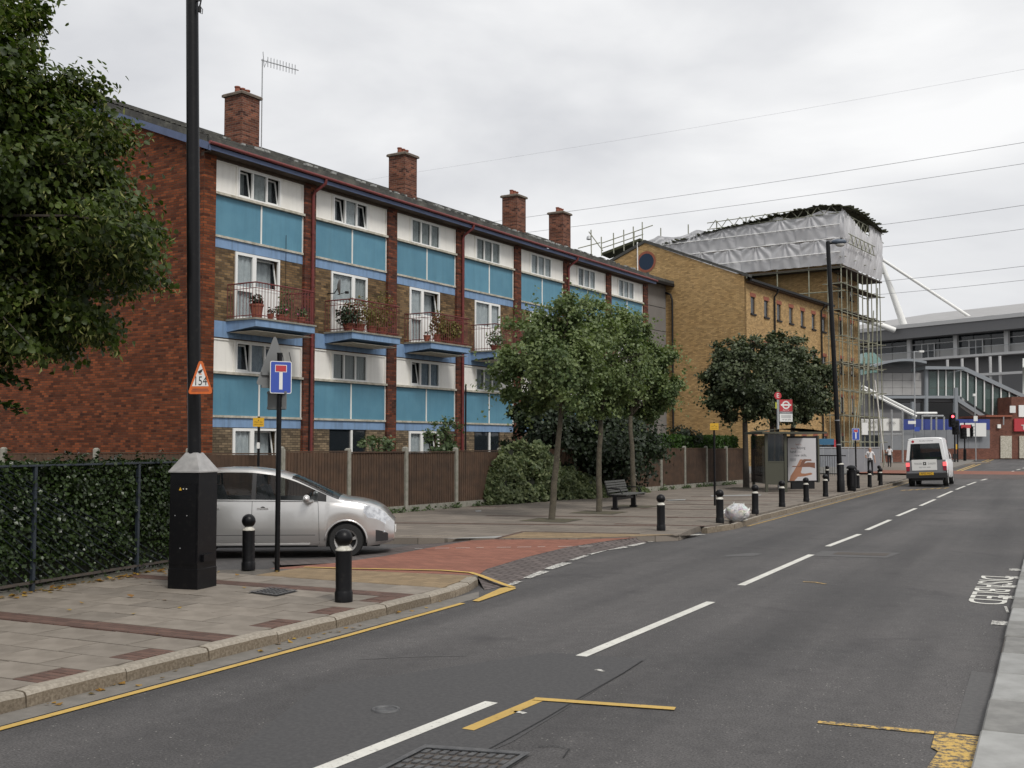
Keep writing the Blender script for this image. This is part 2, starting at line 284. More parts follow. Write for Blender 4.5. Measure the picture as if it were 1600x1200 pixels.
A_ = asphalt_mat()
K = dict(
 kerbtop=mat('worn_kerb_top', (.205, .178, .142), .8, col2=(.30, .268, .22), scale=30, p=(.38, .64), bump=.5, bscale=90, bdist=.004, rnd=.1),
 asphalt=A_,
 patch=mat('asphalt_patch', (.075, .073, .073), .85, col2=(.095, .092, .09), scale=25, bump=.5, bscale=120),
 patchd=mat('asphalt_patch_dark', (.047, .046, .047), .85, col2=(.066, .064, .064), scale=30, bump=.3, bscale=160),
 soil=mat('soil', (.05, .045, .03), .95, col2=(.09, .075, .04), scale=6, bump=.5, bscale=30),
 land=mat('land', (.07, .075, .06), .95, col2=(.1, .1, .09), scale=.2),
 bed=mat('slab_bedding', (.085, .075, .063), .95, col2=(.13, .115, .098), scale=9, bump=.3),
 slab=mat('paving_slab', (.165, .142, .116), .85, col2=(.22, .192, .16), scale=3.2, bump=.35, bscale=90, bdist=.003, rnd=.14, spots=4.0),
 slabc=mat('concrete_slab', (.235, .235, .225), .85, col2=(.31, .31, .30), scale=3, bump=.4, bscale=70, rnd=.1),
 kerb=mat('granite_kerb', (.125, .098, .068), .85, col2=(.225, .185, .135), scale=38, p=(.40, .66), bump=.6, bscale=90, bdist=.005, rnd=.14),
 slabw=mat('weathered_concrete_slab', (.15, .148, .14), .85, col2=(.21, .207, .195), scale=5, bump=.4, bscale=70, rnd=.1),
 gutter=mat('channel_concrete', (.135, .125, .11), .9, col2=(.175, .16, .142), scale=6, bump=.4, bscale=80),
 yellow=mat('yellow_paint', (.50, .33, .085), .7, col2=(.38, .26, .09), scale=14, p=(.5, .72), bump=.3, bscale=120),
 yellow_worn=None,
 white=mat('white_paint', (.62, .61, .56), .7, col2=(.45, .44, .40), scale=12, p=(.5, .72), bump=.3, bscale=120),
 redpav=brick('red_pavers', (.27, .118, .082), (.23, .10, .072), (.17, .083, .062), .2, .1, .006, (.8, .8, .8), True),
 darkpav=brick('brown_pavers', (.14, .085, .068), (.105, .066, .055), (.075, .055, .046), .2, .1, .007, (.75, .75, .75), True),
 tanpav=brick('buff_tactile_pavers', (.25, .185, .112), (.225, .165, .10), (.165, .125, .08), .2, .2, .006, (.85, .85, .85), True),
 setts=brick('granite_setts', (.135, .115, .11), (.105, .088, .085), (.065, .055, .05), .24, .13, .016, (.8, .8, .8), True),
 flagst=brick('far_flagstones', (.20, .174, .147), (.175, .152, .128), (.12, .104, .087), .62, .46, .012, (.82, .82, .82), True),
 brickred=brick('red_brick', (.225, .062, .022), (.085, .026, .014), (.09, .047, .029), stain=(.85, .8, .78), third=(.03, .02, .02), tone=.36),
 brickpil=brick('pilaster_brick', (.185, .054, .027), (.05, .022, .018), (.075, .046, .035), stain=(.7, .65, .64), tone=.4),
 brickbrown=brick('stock_brick', (.225, .145, .068), (.115, .075, .04), (.12, .09, .06), stain=(.6, .56, .54), tone=.4),
 bricklow=brick('garden_stock_brick', (.225, .175, .112), (.15, .115, .075), (.09, .07, .05), stain=(.75, .72, .7), tone=.4),
 brickyel=brick('yellow_brick', (.46, .312, .142), (.36, .24, .105), (.30, .205, .11), stain=(.86, .82, .76), third=(.66, .50, .30), tone=.22),
 brickshop=brick('shop_brick', (.23, .09, .06), (.15, .06, .045), (.12, .08, .065)),
 chimbrick=brick('chimney_brick', (.20, .072, .042), (.085, .034, .027), (.165, .11, .082), stain=(.68, .64, .62), tone=.4),
 teal=mat('teal_panel', (.082, .218, .305), .6, col2=(.098, .245, .333), scale=1.5, bump=.1, bscale=200, rnd=.06, streak=.22),
 tealrib=None,
 lblue=mat('blue_painted_concrete', (.19, .30, .47), .75, col2=(.155, .245, .39), scale=2.5, p=(.45, .75), bump=.15, streak=.6),
 fascia=mat('lavender_fascia', (.085, .115, .21), .6, col2=(.065, .09, .165), scale=2),
 cream=mat('cream_panel', (.78, .765, .72), .6, col2=(.70, .68, .63), scale=1.6, p=(.45, .8), rnd=.05, streak=.16),
 upvc=mat('white_frame', (.76, .76, .74), .45, rnd=.04),
 sill=mat('weathered_sill', (.50, .47, .40), .8, col2=(.27, .25, .19), scale=6, p=(.4, .7)),
 curtain=mat('net_curtain', (.66, .69, .72), .9, col2=(.8, .82, .84), scale=10),
 curtaind=mat('grey_curtain', (.40, .43, .43), .9, col2=(.55, .57, .57), scale=7),
 room=mat('dark_room', (.02, .021, .023), .9),
 glass=glassmat('window_glass', see=.84),
 glassd=glassmat('dark_glass', see=.25),
 tint=glassmat('car_glass', (.015, .018, .02), .03, .56),
 redpaint=mat('red_painted_metal', (.165, .03, .027), .55, col2=(.12, .025, .023), scale=5),
 tile=mat('concrete_roof_tile', (.055, .054, .05), .9, col2=(.12, .118, .10), scale=3, p=(.45, .7), bump=.6, bscale=30, bdist=.02),
 lead=mat('lead_flashing', (.22, .225, .22), .7, col2=(.36, .36, .34), scale=8),
 terra=mat('terracotta', (.27, .085, .048), .8, col2=(.2, .065, .04), scale=8),
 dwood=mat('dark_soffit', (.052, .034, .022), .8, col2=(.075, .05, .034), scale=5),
 fence=mat('brown_fence_board', (.082, .047, .028), .85, col2=(.05, .03, .019), scale=3, bump=.4, bscale=40, rnd=.18, streak=.5),
 conc=mat('concrete', (.26, .25, .215), .9, col2=(.16, .16, .125), scale=6, p=(.42, .7), bump=.4, bscale=60),
 black=mat('black_gloss_paint', (.004, .004, .005), .40, bump=.08, bscale=45, spec=.24, col2=(.013, .0125, .012), scale=14, p=(.55, .75)),
 blackm=mat('black_matt', (.009, .009, .010), .6, spec=.3),
 wband=mat('white_band', (.6, .58, .52), .6, col2=(.4, .38, .33), scale=20),
 silver=mat('silver_cast', (.40, .39, .38), .5, metal=.35, col2=(.27, .265, .26), scale=6),
 alu=mat('aluminium', (.42, .43, .44), .5, metal=.5),
 galv=mat('galvanised_steel', (.36, .37, .38), .55, metal=.4, col2=(.28, .29, .3), scale=6),
 scaff=mat('scaffold_tube', (.30, .30, .235), .6, metal=.25, col2=(.2, .21, .15), scale=5),
 greyback=mat('sign_back', (.17, .175, .175), .6),
 orange=mat('orange_sign', (.62, .13, .022), .55, col2=(.52, .115, .02), scale=20),
 signw=mat('sign_white', (.68, .68, .66), .5),
 signb=mat('sign_blue', (.035, .075, .36), .45),
 signr=mat('sign_red', (.42, .035, .045), .5),
 signy=mat('sign_yellow', (.62, .36, .022), .5),
 ink=mat('ink', (.018, .018, .02), .6),
 inkgrey=mat('grey_ink', (.18, .18, .19), .6),
 carpaint=mat('silver_car_paint', (.62, .61, .595), .30, metal=.78, coat=.8),
 chrome=mat('chrome', (.6, .6, .6), .15, metal=1),
 lampglass=mat('headlight_glass', (.66, .68, .70), .12, metal=.5, col2=(.40, .41, .43), scale=9, p=(.45, .6), coat=1.0),
 rubber=mat('tyre_rubber', (.013, .013, .013), .75),
 trimblk=mat('black_trim', (.018, .018, .019), .6),
 vanwhite=mat('white_van_paint', (.82, .82, .82), .35, coat=.4),
 vangrey=mat('grey_van_panel', (.17, .175, .185), .5),
 redlamp=mat('lit_rear_lamp', (.6, .04, .05), .3, emit=((1, .12, .12), .9)),
 reddull=mat('rear_lamp_red', (.25, .012, .03), .3),
 lit=mat('lit_signal', (.8, .1, .1), .3, emit=((1, .06, .08), 4)),
 bark=mat('bark', (.085, .072, .05), .9, col2=(.05, .043, .03), scale=9, bump=.8, bscale=25, bdist=.02),
 barkd=mat('dark_bark', (.055, .045, .035), .9, col2=(.035, .029, .024), scale=9, bump=.8, bscale=25),
 core=mat('dark_filler', (.012, .015, .008), .95),  # near-black filler behind the hedge and ivy leaves
 lime=leafmat('lime_leaf', (.016, .030, .006), (.085, .12, .022), .32),
 bract=leafmat('lime_bract', (.15, .17, .05), (.30, .30, .11), .35),
 street=leafmat('whitebeam_leaf', (.048, .080, .027), (.19, .235, .095), .28),
 stopl=leafmat('holm_leaf', (.020, .032, .013), (.095, .115, .055), .14),
 hedge=leafmat('hedge_leaf', (.008, .017, .005), (.046, .075, .019), .15, .33),
 hedgetop=leafmat('privet_leaf', (.028, .06, .014), (.075, .14, .03), .3),
 ivy=leafmat('ivy_leaf', (.045, .074, .030), (.235, .265, .125), .2),
 darkbush=leafmat('evergreen_leaf', (.008, .015, .007), (.032, .050, .020), .12),
 shrub=leafmat('shrub_leaf', (.045, .075, .03), (.13, .17, .08), .25),
 pinkf=mat('pink_petal', (.55, .10, .28), .6),
 strawf=leafmat('dry_plant_leaf', (.10, .085, .02), (.2, .17, .05), .25),
 dryleaf=leafmat('fallen_leaf', (.22, .10, .02), (.42, .28, .05), .2),
 cladding=mat('grey_cladding', (.165, .155, .145), .7, col2=(.185, .175, .165), scale=1),
 sheet=None,
 roofdark=mat('slate_roof', (.045, .045, .042), .85, col2=(.075, .073, .066), scale=2, bump=.4),
 debris=mat('roof_sheeting', (.034, .038, .02), .9, col2=(.075, .08, .042), scale=3),
 bluewin=mat('blue_window_frame', (.03, .045, .10), .5),
 hallroof=mat('metal_roof', (.31, .305, .305), .6, col2=(.27, .265, .26), scale=.4),  # grey lifted so the colour carries some distance haze
 hallwall=mat('hall_cladding', (.33, .33, .325), .7),
 halldark=mat('hall_underside', (.14, .14, .145), .8),  # dark tone paled to suggest haze over the distance
 hallw=mat('hall_frame_white', (.46, .46, .46), .6),  # white greyed down to suggest haze on the far frames
 tube=mat('white_tube', (.75, .75, .73), .5),
 bridge=mat('bridge_steel', (.24, .26, .28), .5, metal=.2),
 bpanel=mat('bridge_panel', (.33, .325, .32), .7, col2=(.29, .285, .28), scale=.8),
 bglass=glassmat('bridge_glass', (.10, .15, .14), .08, .5),
 greenglass=glassmat('green_glass', (.22, .36, .33), .1, .25),
 hoardb=mat('blue_hoarding', (.03, .05, .22), .6),
 hoardg=mat('grey_hoarding', (.20, .21, .225), .6, col2=(.17, .18, .195), scale=1),
 skin=mat('skin', (.42, .25, .18), .6), skind=mat('darker_skin', (.22, .12, .08), .6),
 cloth=mat('white_cotton', (.66, .65, .66), .9), clothb=mat('black_trousers', (.012, .012, .015), .9),
 hairg=mat('grey_hair', (.30, .27, .22), .8), hairb=mat('black_hair', (.012, .011, .01), .7),
 bagplastic=None,
 poster=mat('poster_paper', (.46, .45, .46), .5), handb=mat('poster_brown', (.30, .14, .08), .55), handd=mat('poster_dark_brown', (.17, .075, .045), .55),
 shelter=mat('shelter_green_grey', (.055, .055, .038), .5), crate=mat('green_crate', (.02, .16, .08), .6), bluecloth=mat('blue_cloth', (.02, .04, .18), .9),
 iron=mat('cast_iron', (.075, .075, .078), .6, metal=.4, col2=(.13, .13, .13), scale=12, bump=.5, bscale=80),
 rust=mat('rusty_iron', (.07, .055, .045), .8, col2=(.05, .045, .04), scale=10),
 benchw=mat('weathered_bench_slat', (.075, .075, .07), .75, col2=(.05, .05, .047), scale=8),
 wire=mat('cable', (.33, .335, .35), .6),
)
def sheet_mat():
    m, t, b = nodes('scaffold_sheeting'); b.inputs['Roughness'].default_value = .5
    src = mixc(t, ramp(t, noise_n(t, .5, 5), .35, .7), (.60, .60, .62), (.72, .72, .74)); lk(t, src, b.inputs['Base Color'])
    tr = nd(t, 'ShaderNodeBsdfTranslucent'); tr.inputs[0].default_value = (.7, .7, .72, 1)
    ms = nd(t, 'ShaderNodeMixShader'); ms.inputs[0].default_value = .3
    lk(t, b.outputs[0], ms.inputs[1]); lk(t, tr.outputs[0], ms.inputs[2]); lk(t, ms.outputs[0], t.nodes['Material Output'].inputs[0]); return m
K['sheet'] = sheet_mat()
def worn(name, col, base):                       # paint half scuffed off: the tarmac shows through in a ragged pattern
    m, t, b = nodes(name); b.inputs['Roughness'].default_value = .8
    lk(t, mixc(t, ramp(t, noise_n(t, 22, 6, .75), .44, .54), base, col), b.inputs['Base Color']); return m
K['yellow_worn'] = worn('worn_yellow_paint', (.52, .34, .09), (.075, .068, .062))
def lightly_worn(name, col, base):
    m, t, b = nodes(name); b.inputs['Roughness'].default_value = .75
    c2_ = mixc(t, ramp(t, noise_n(t, 3, 5, .7), .4, .7), col, tuple(v_ * .78 for v_ in col))
    lk(t, mixc(t, ramp(t, noise_n(t, 26, 7, .8), .33, .43), base, c2_), b.inputs['Base Color']); return m
K['white'] = lightly_worn('white_paint_worn', (.60, .59, .54), (.12, .115, .105)); K['yellow'] = lightly_worn('yellow_paint_worn', (.50, .33, .085), (.14, .11, .065))
K['white_worn'] = worn('worn_white_paint', (.55, .54, .5), (.085, .08, .075))
def bag_mat():
    m, t, b = nodes('clear_bag_of_litter'); b.inputs['Roughness'].default_value = .25
    v = nd(t, 'ShaderNodeTexVoronoi', Scale=11.0); tc = nd(t, 'ShaderNodeTexCoord'); lk(t, tc.outputs['Object'], v.inputs['Vector'])
    hs = nd(t, 'ShaderNodeHueSaturation'); hs.inputs['Saturation'].default_value = .35; lk(t, v.outputs['Color'], hs.inputs['Color'])
    src = mixc(t, ramp(t, noise_n(t, 6, 4), .42, .62), mixc(t, .45, hs.outputs[0], (.55, .45, .4)), (.62, .62, .64)); lk(t, src, b.inputs['Base Color'])
    bumpn(t, b, noise_n(t, 14, 5, .7, None, 1.5), 1.0, .05); return m
K['bagplastic'] = bag_mat()
# ------------------------------------------------------------------ ground, road, pavements
rng = random.Random(7)
M().poly([(-1500,-1500,-.06),(1500,-1500,-.06),(1500,1500,-.06),(-1500,1500,-.06)]).obj('ground', K['land'], kind='structure', label='flat built-up land reaching to the horizon')
ROAD = M().poly([(-60,-12,0),(60,-12,0),(60,240,0),(-60,240,0)]).obj('road', K['asphalt'], kind='structure', label='dark grey asphalt road running from the foreground to the far junction')
def sheet(name, pts, z, m, parent=ROAD, **k):
    pts = [(p[0], p[1], (p[2] if len(p) > 2 and z is None else z)) for p in pts]
    n = len(pts); a = sum(pts[i][0]*pts[(i+1) % n][1] - pts[(i+1) % n][0]*pts[i][1] for i in range(n))
    if a < 0: pts = pts[::-1]
    return M().poly(pts).obj(name, m, parent, **k)
def clip(poly, a, b, c):                        # keep a*x + b*y <= c
    out = []
    for i in range(len(poly)):
        p, q = poly[i], poly[(i + 1) % len(poly)]
        fp, fq = a*p[0] + b*p[1] - c, a*q[0] + b*q[1] - c
        if fp <= 0: out.append(p)
        if (fp < 0 < fq) or (fq < 0 < fp):
            t = fp / (fp - fq); out.append((p[0] + (q[0]-p[0])*t, p[1] + (q[1]-p[1])*t))
    return out
def half(p, q):                                 # half plane to the left of p -> q
    dx, dy = q[0]-p[0], q[1]-p[1]; return dy, -dx, dy*p[0] - dx*p[1]
PZ = .12
KX, YX, CX, RX = -6.66, -6.32, -3.72, -.45      # left kerb face, yellow line, centre line, right kerb face
# --- near pavement: kerb, slab field, brick bands
e1, e2, e3, e4 = G(742, 897, PZ), G(475, 887, PZ), G(337, 889, PZ), G(60, 890, PZ)
near_poly = [(KX-.14, -6), (KX-.13, 11.7), (KX-.2, 12.3), (e1.x+.06, e1.y), (e2.x, e2.y), (e3.x, e3.y), (e4.x, e4.y), (-16, 9.2), (-10.6, 9.2), (-10.2, -6)]
PAVN = M().prism(near_poly, -.05, PZ - .014).obj('pavement', K['bed'], kind='structure', label='paved footway of grey slabs beside the near kerb')
rail0, rail1 = Vector((-10.62, 5.5)), Vector((-11.32, 11.3))
HP = [(1, 0, KX-.15), half((-6.9, 12.98), e2[:2]) , half(e2[:2], e3[:2]), half((-11.5, 12.4), (-10.3, 2.5)), half((KX-.14, 11.6), (-7.06, 13.02))]
def lay(poly, name='paving_slab', m=None, z1=PZ, parent=None, tilt=.0):
    for h in HP: 
        if poly: poly = clip(poly, *h)
    if len(poly) < 3: return
    ar = abs(sum(poly[i][0]*poly[(i+1) % len(poly)][1]-poly[(i+1) % len(poly)][0]*poly[i][1] for i in range(len(poly)))) / 2
    if ar < .012: return
    cx, cy = sum(p[0] for p in poly)/len(poly), sum(p[1] for p in poly)/len(poly)
    loc = [(p[0]-cx, p[1]-cy) for p in poly]
    M().prism(loc, -.03, 0).obj(name, m or K['slab'], parent or PAVN, (cx, cy, z1 + rng.uniform(-.002, .002)), (rng.uniform(-tilt, tilt), rng.uniform(-tilt, tilt), 0))
def sub(poly):                                  # shrink for the joint
    (x0, y0), (x1, y1) = poly; j = rng.uniform(.003, .008); return [(x0+j, y0+j), (x1-j, y0+j), (x1-j, y1-j), (x0+j, y1-j)]
def rows(y0, y1, depth):
    y = y0; k = 0
    while y < y1 - .05:
        yy = min(y + depth, y1); x = KX - .15; i = 0
        while x > -16:
            w = .60 if not (i == 0 and k % 2) else .30
            red = i == 0 and k % 2 and w < .5
            if red:
                for q in range(3):              # half slab made up in brown bricks
                    lay(sub(((x-w, y+q*(yy-y)/3), (x, y+(q+1)*(yy-y)/3))), 'brick', K['darkpav'], tilt=.004)
            else: lay(sub(((x-w, y), (x, yy))), tilt=.006 if rng.random() > .1 else .02)
            x -= w; i += 1
        y = yy; k += 1
rows(3.4, 7.66, .47); rows(7.98, 10.78, .47); rows(11.1, 11.72, .62)
def band(name, y0, y1, x0, x1, m, skew=0.0, z=PZ+.001):
    p = [(x0, y0), (x1, y0+skew), (x1, y1+skew), (x0, y1)]
    for h in HP: p = clip(p, *h)
    return M().prism(p, PZ-.02, z).obj(name, m, PAVN)
band('brick_band', 7.67, 7.97, KX-.16, -16, K['darkpav']); band('brick_band', 10.79, 11.09, KX-.16, -16, K['darkpav'])
band('tactile_paving', 11.73, 14, KX-.16, -9.75, K['tanpav'])
# loose slab edges, litter
def kerb_run(pts, parent, length=.9, w=.14, h=PZ, m=None, hfun=None):
    """stones along a polyline given at the kerb face; the stone lies to the left of the direction of travel"""
    acc = []
    for a, b in zip(pts[:-1], pts[1:]):
        a, b = Vector(a[:2]), Vector(b[:2]); d = b - a; n = max(1, round(d.length / length)); ang = math.atan2(d.y, d.x)
        for i in range(n):
            acc.append((a + d * (i / n), ang, d.length / n))
    for p, ang, L in acc:
        hh = hfun(p) if hfun else h
        key = (round(L, 2), round(w, 2), round(hh, 2)); me = KERBS.get(key)
        if me is None:
            mb = M(); r2 = random.Random(int(L * 1000)); nx = 6
            prof = [(0, -.05), (0, hh-.03), (.018, hh-.006), (.04, hh+.001), (w-.005, hh+.003), (w, hh-.02), (w, -.05)]
            vs = []
            for i in range(nx + 1):
                x = .006 + (L - .012) * i / nx
                for (yy, zz) in prof:
                    jz = 0 if zz < 0 else r2.uniform(-.005, .003); e = .008 if i in (0, nx) and zz > 0 else 0
                    vs.append((x, yy + r2.uniform(-.0025, .0025) + (e if yy < .05 else 0), zz + jz*.5 - e))
            q = len(prof)
            mb.add(vs, [(i*q+j, i*q+j+1, (i+1)*q+j+1, (i+1)*q+j) for i in range(nx) for j in range(q-1)] + [tuple(range(q)), tuple(range(nx*q+q-1, nx*q-1, -1))])
            for f in mb.f: f.reverse()
            me = KERBS[key] = mb.mesh('kerb_stone', [m or K['kerb'], K['kerbtop']], 35); me.polygons.foreach_set('material_index', [1 if p.normal.z > .45 else 0 for p in me.polygons])
        link('kerb_stone', me, parent, (p.x, p.y, rng.uniform(-.004, .004)), ang + rng.uniform(-.004, .004))
KERBS = {}
kerb_run([(KX, -3), (KX, 11.2)], PAVN, .94)
kerb_run([(KX, 11.2), (KX-.03, 11.85), (KX-.13, 12.4), (KX-.30, 12.95)], PAVN, .6)
sheet('channel', [(KX+.27, -6), (KX, -6), (KX, 12.4), (KX+.27, 11.9)], .004, K['gutter'])
def strip(name, pts, w, z, m, parent=ROAD):     # painted line of width w along a polyline (each point may carry its own z)
    pts = [Vector((p[0], p[1], (p[2] if len(p) > 2 else 0))) for p in pts]; L, Rr = [], []
    for k, p in enumerate(pts):
        d = pts[min(k+1, len(pts)-1)] - pts[max(k-1, 0)]; n = Vector((-d.y, d.x, 0)).normalized() * w / 2
        L.append((p.x+n.x, p.y+n.y, p.z+z)); Rr.append((p.x-n.x, p.y-n.y, p.z+z))
    mb = M()
    for k in range(len(pts)-1): mb.add([Rr[k], Rr[k+1], L[k+1], L[k]], [(0, 1, 2, 3)])
    return mb.obj(name, m, parent)
strip('yellow_line', [(YX, -6), (YX, 5), (YX+.02, 9), (YX-.02, 11.4)], .075, .008, K['yellow'])
# --- raised red table across the side road, with its ramp of setts
TZ = PZ - .018
def GP(l, z): return [G(x, y, z) for x, y in l]
red = GP([(420, 888), (505, 894), (600, 899), (742, 903), (760, 889), (820, 871), (885, 855), (950, 845), (1005, 838.5), (900, 842), (780, 842.5), (735, 844.5), (665, 857), (600, 869), (520, 880)], TZ)
sheet('brick_table', [(p.x, p.y, TZ) for p in red], None, K['redpav'])
ra = GP([(744, 897), (760, 889), (820, 871), (885, 855), (950, 845), (1005, 838.5), (1060, 837)], TZ - .001)
rb = GP([(795, 914), (812, 907), (860, 886), (920, 866), (1000, 849), (1050, 841), (1097, 836)], .006)
mb = M()
for k in range(len(ra)-1): mb.add([ra[k], rb[k], rb[k+1], ra[k+1]], [(0, 1, 2, 3)])
mb.add([ra[0], G(757, 922, .004), rb[0]], [(0, 1, 2)])
mb.obj('sett_ramp', K['setts'], ROAD)
mb = M(); sa = GP([(440, 883), (520, 880), (600, 869), (665, 857), (735, 844.5)], TZ - .001); sb = GP([(425, 877), (505, 872), (580, 862), (640, 852), (690, 847)], .006)
for k in range(len(sa)-1): mb.add([sa[k], sb[k], sb[k+1], sa[k+1]], [(0, 3, 2, 1)])
mb.obj('sett_ramp', K['setts'], ROAD)
yl = GP([(475, 887), (540, 889), (620, 890.5), (690, 892), (735, 895.5)], TZ) + GP([(750, 900)], TZ-.005) + GP([(768, 907)], .066) + GP([(787, 914)], .026) + GP([(803, 919)], .004)
strip('yellow_line', yl, .085, .012, K['yellow'])
sheet('yellow_line', [G(803, 917), G(806, 921), G(748, 941), G(738, 940), G(782, 920)], .011, K['yellow'])
def dash(a, b, w, m=None, z=.010, name='give_way_mark', za=0, zb=0):
    p, q = G(*a, za), G(*b, zb); strip(name, [p, q], w, z, m or K['white_worn'])
for a, b in [((818, 904), (850, 893)), ((853, 890), (885, 880)), ((888, 876), (912, 868.5)), ((916, 867), (940, 860.5)), ((944, 859.5), (980, 855)), ((983, 854), (1003, 848.5)), ((1008, 847.5), (1028, 844.5)), ((1033, 843), (1050, 840.8)), ((1056, 839.5), (1072, 838)), ((1078, 837), (1098, 835.6)), ((790, 915), (806, 909))]:
    dash(a, b, .2)
for a, b in [((902, 854), (930, 850)), ((936, 849), (952, 846)), ((960, 844.5), (985, 841)), ((990, 840), (1012, 838)), ((1015, 837.5), (1035, 836))]: dash(a, b, .12, za=.06, zb=.06)
for k in range(9):
    x = 648 + 32 * k; dash((x, 857.5 - k * .45), (x + (22 if k % 3 else 12), 857.5 - (k + .7) * .45), .035, K['white'], .006, 'dotted_line', TZ, TZ)
# --- far pavement
kf = [(KX, 60), (KX, 27), (KX+.10, 25), (KX+.12, 24), (-6.75, 22.6)]
fe = [G(1062, 835, PZ), G(1000, 838, PZ), G(900, 841.5, PZ), G(780, 841.5, PZ), G(735, 841, PZ), G(613, 840, PZ), G(300, 840, PZ)]
far_poly = [(KX-.14, 66), (KX-.14, 27), (KX-.05, 25), (KX-.03, 24.2), (-6.9, 22.8)] + [(p.x, p.y) for p in fe] + [(-40, 8), (-40, 66)]
PAVF = M().prism(far_poly, -.05, PZ).obj('pavement', K['flagst'], kind='structure', rot=None, label='wide flagstone footway beyond the side road with brown brick bands')
kerb_run([(KX, 66), (KX, 27)], PAVF, .95); 
for k in range(len(kf) - 2): kerb_run([kf[k+1], kf[k+2]], PAVF, .7)
kerb_run([G(720, 846), G(613, 846.5), G(450, 846.5)], PAVF, .92)
sheet('channel', [(KX+.25, 24.6), (KX+.25, 64), (KX, 64), (KX, 24)], .004, K['gutter'])
strip('yellow_line', [(YX-.02, 24.9), (YX, 40), (YX+.03, 52), (YX-.1, 58)], .07, .008, K['yellow_worn'])
ux, uy = math.cos(YAW), math.sin(YAW)           # the far footway's courses run square to the line of sight
def far_band(px0, py0, px1, py1, w=.2, m='darkpav'):
    a, b = G(px0, py0, PZ), G(px1, py1, PZ); strip('brick_band', [a, b], w, .004, K[m], PAVF)
for px0, py0, px1, py1, w in [(612, 817, 1040, 822, .22), (760, 806, 1060, 808, .2), (1042, 808.5, 1150, 809, .22), (960, 818.5, 1120, 822.5, .2), (1000, 795, 1185, 797, .2), (1030, 788, 1200, 789, .2), (1040, 782, 1235, 783, .22), (1080, 776, 1260, 777, .22), (1200, 771, 1290, 771.6, .25), (1230, 767, 1310, 767.3, .25), (660, 791, 790, 792, .2)]:
    far_band(px0, py0, px1, py1, w)
sheet('tactile_paving', GP([(782, 841), (820, 831.5), (1000, 835), (1055, 835.5), (1000, 838), (900, 841)], PZ), PZ + .004, K['tanpav'], PAVF)
a, b = G(776, 841.5, PZ), G(817, 830.7, PZ); strip('brick_band', [a, b, G(1000, 833.8, PZ)], .1, .005, K['darkpav'], PAVF)
for x, y, w in [(862, 813, 1.15), (936, 801, 1.2), (990, 791.5, 1.2), (1166, 763, 1.4)]:     # dark squares round the feet of the street trees
    c = G(x, y, PZ); sheet('trunk_foot_patch', [(c.x + sx*w*.5, c.y + sy*w*.5) for sx, sy in ((-1, -1), (1, -1), (1, 1), (-1, 1))], PZ + .006, K['soil'], PAVF)
for pts in ([(1110, 774), (1190, 772.5), (1188, 774.5), (1112, 776)], [(1040, 781), (1072, 780), (1070, 782), (1045, 783)], [(742, 798), (752, 797), (752, 799.5), (744, 799.8)], [(690, 842), (785, 837.5), (782, 840.5)]):
    sheet('pale_stain', GP(pts, PZ), PZ + .004, K['slabc'], PAVF)
# --- right pavement
PAVR = M().prism([(RX, -6), (RX, 70), (9, 70), (9, -6)], -.05, .05).obj('pavement', K['bed'], kind='structure', label='pale concrete slab edge of the footway on the right')
y = 1.0
for L in [.95, .9, 1.0, .92, 1.02, .96, .9, .98, 1.0, .95, .9, .97, 1.0, .95, .98, 1.0, .94, .96, 1.0, .9]:
    M().cbox(-.31, .31, -L/2+.006, L/2-.006, -.1, 0, .012).obj('kerb_slab', K['slabc'] if rng.random() > .35 else K['slabw'], PAVR, (RX+.31+rng.uniform(-.008, .008), y+L/2, .072+rng.uniform(-.005, .005)), (rng.uniform(-.008, .008), rng.uniform(-.008, .008), rng.uniform(-.006, .006)))
    for q in range(4): M().cbox(RX+.63+.6*q, RX+1.22+.6*q, y+.005, y+L-.005, -.03, .068, .006).obj('paving_slab', K['slab'], PAVR, (0, 0, rng.uniform(-.004, .004)))
    y += L
# --- road markings
for (a, b) in [((495, 1206), (768, 1098)), ((908, 1026), (1111, 941)), ((1158, 915), (1268, 867)), ((1293, 854), (1343, 835)), ((1354, 828.5), (1391, 812.5)), ((1402, 806.5), (1431, 794.5)), ((1438, 790.5), (1461, 780.5)), ((1465, 777.5), (1488, 767.5)), ((1494, 765), (1508, 759.5)), ((1511, 758.3), (1525, 753.2))]:
    p, q = G(*a), G(*b); strip('centre_dash', [p, p.lerp(q, .5), q], .11, .006, K['white'])
for k in range(6):
    s0 = 62 + k * 6.5; strip('centre_dash', [(CX+.35+k*.25, s0, 0), (CX+.5+k*.25, s0+3.2, 0)], .16, .006, K['white'])
strip('bay_mark', [G(731, 1141), G(842, 1094)], .095, .006, K['yellow']); strip('bay_mark', [G(834, 1093.5), G(1055, 1109)], .085, .010, K['yellow'])
strip('bay_mark', [G(1278, 1129), G(1460, 1146)], .075, .006, K['yellow_worn']); sheet('bay_mark', GP([(1462, 1145), (1540, 1154), (1528, 1215), (1440, 1215), (1466, 1176), (1455, 1170)], 0), .010, K['yellow_worn'])
sheet('asphalt_patch', GP([(1518, 1049), (1563, 1054), (1540, 1150), (1490, 1146)], 0), .004, K['patch'])
sheet('asphalt_patch', GP([(1132, 868), (1175, 864), (1192, 865.5), (1178, 869), (1136, 870)], 0), .004, K['patch'])
sheet('asphalt_patch', GP([(1266, 869), (1285, 861), (1408, 864), (1385, 872)], 0), .004, K['patch'])
sheet('asphalt_patch', GP([(500, 1072), (860, 1020), (1010, 1030), (800, 1160), (560, 1260), (300, 1220)], 0), .003, K['patchd'])
M().add([*GP([(1300, 866), (1310, 862.5), (1392, 864.5), (1384, 868.5)], .006)], [(0, 3, 2, 1)]).obj('drain_grating', K['rust'], ROAD)
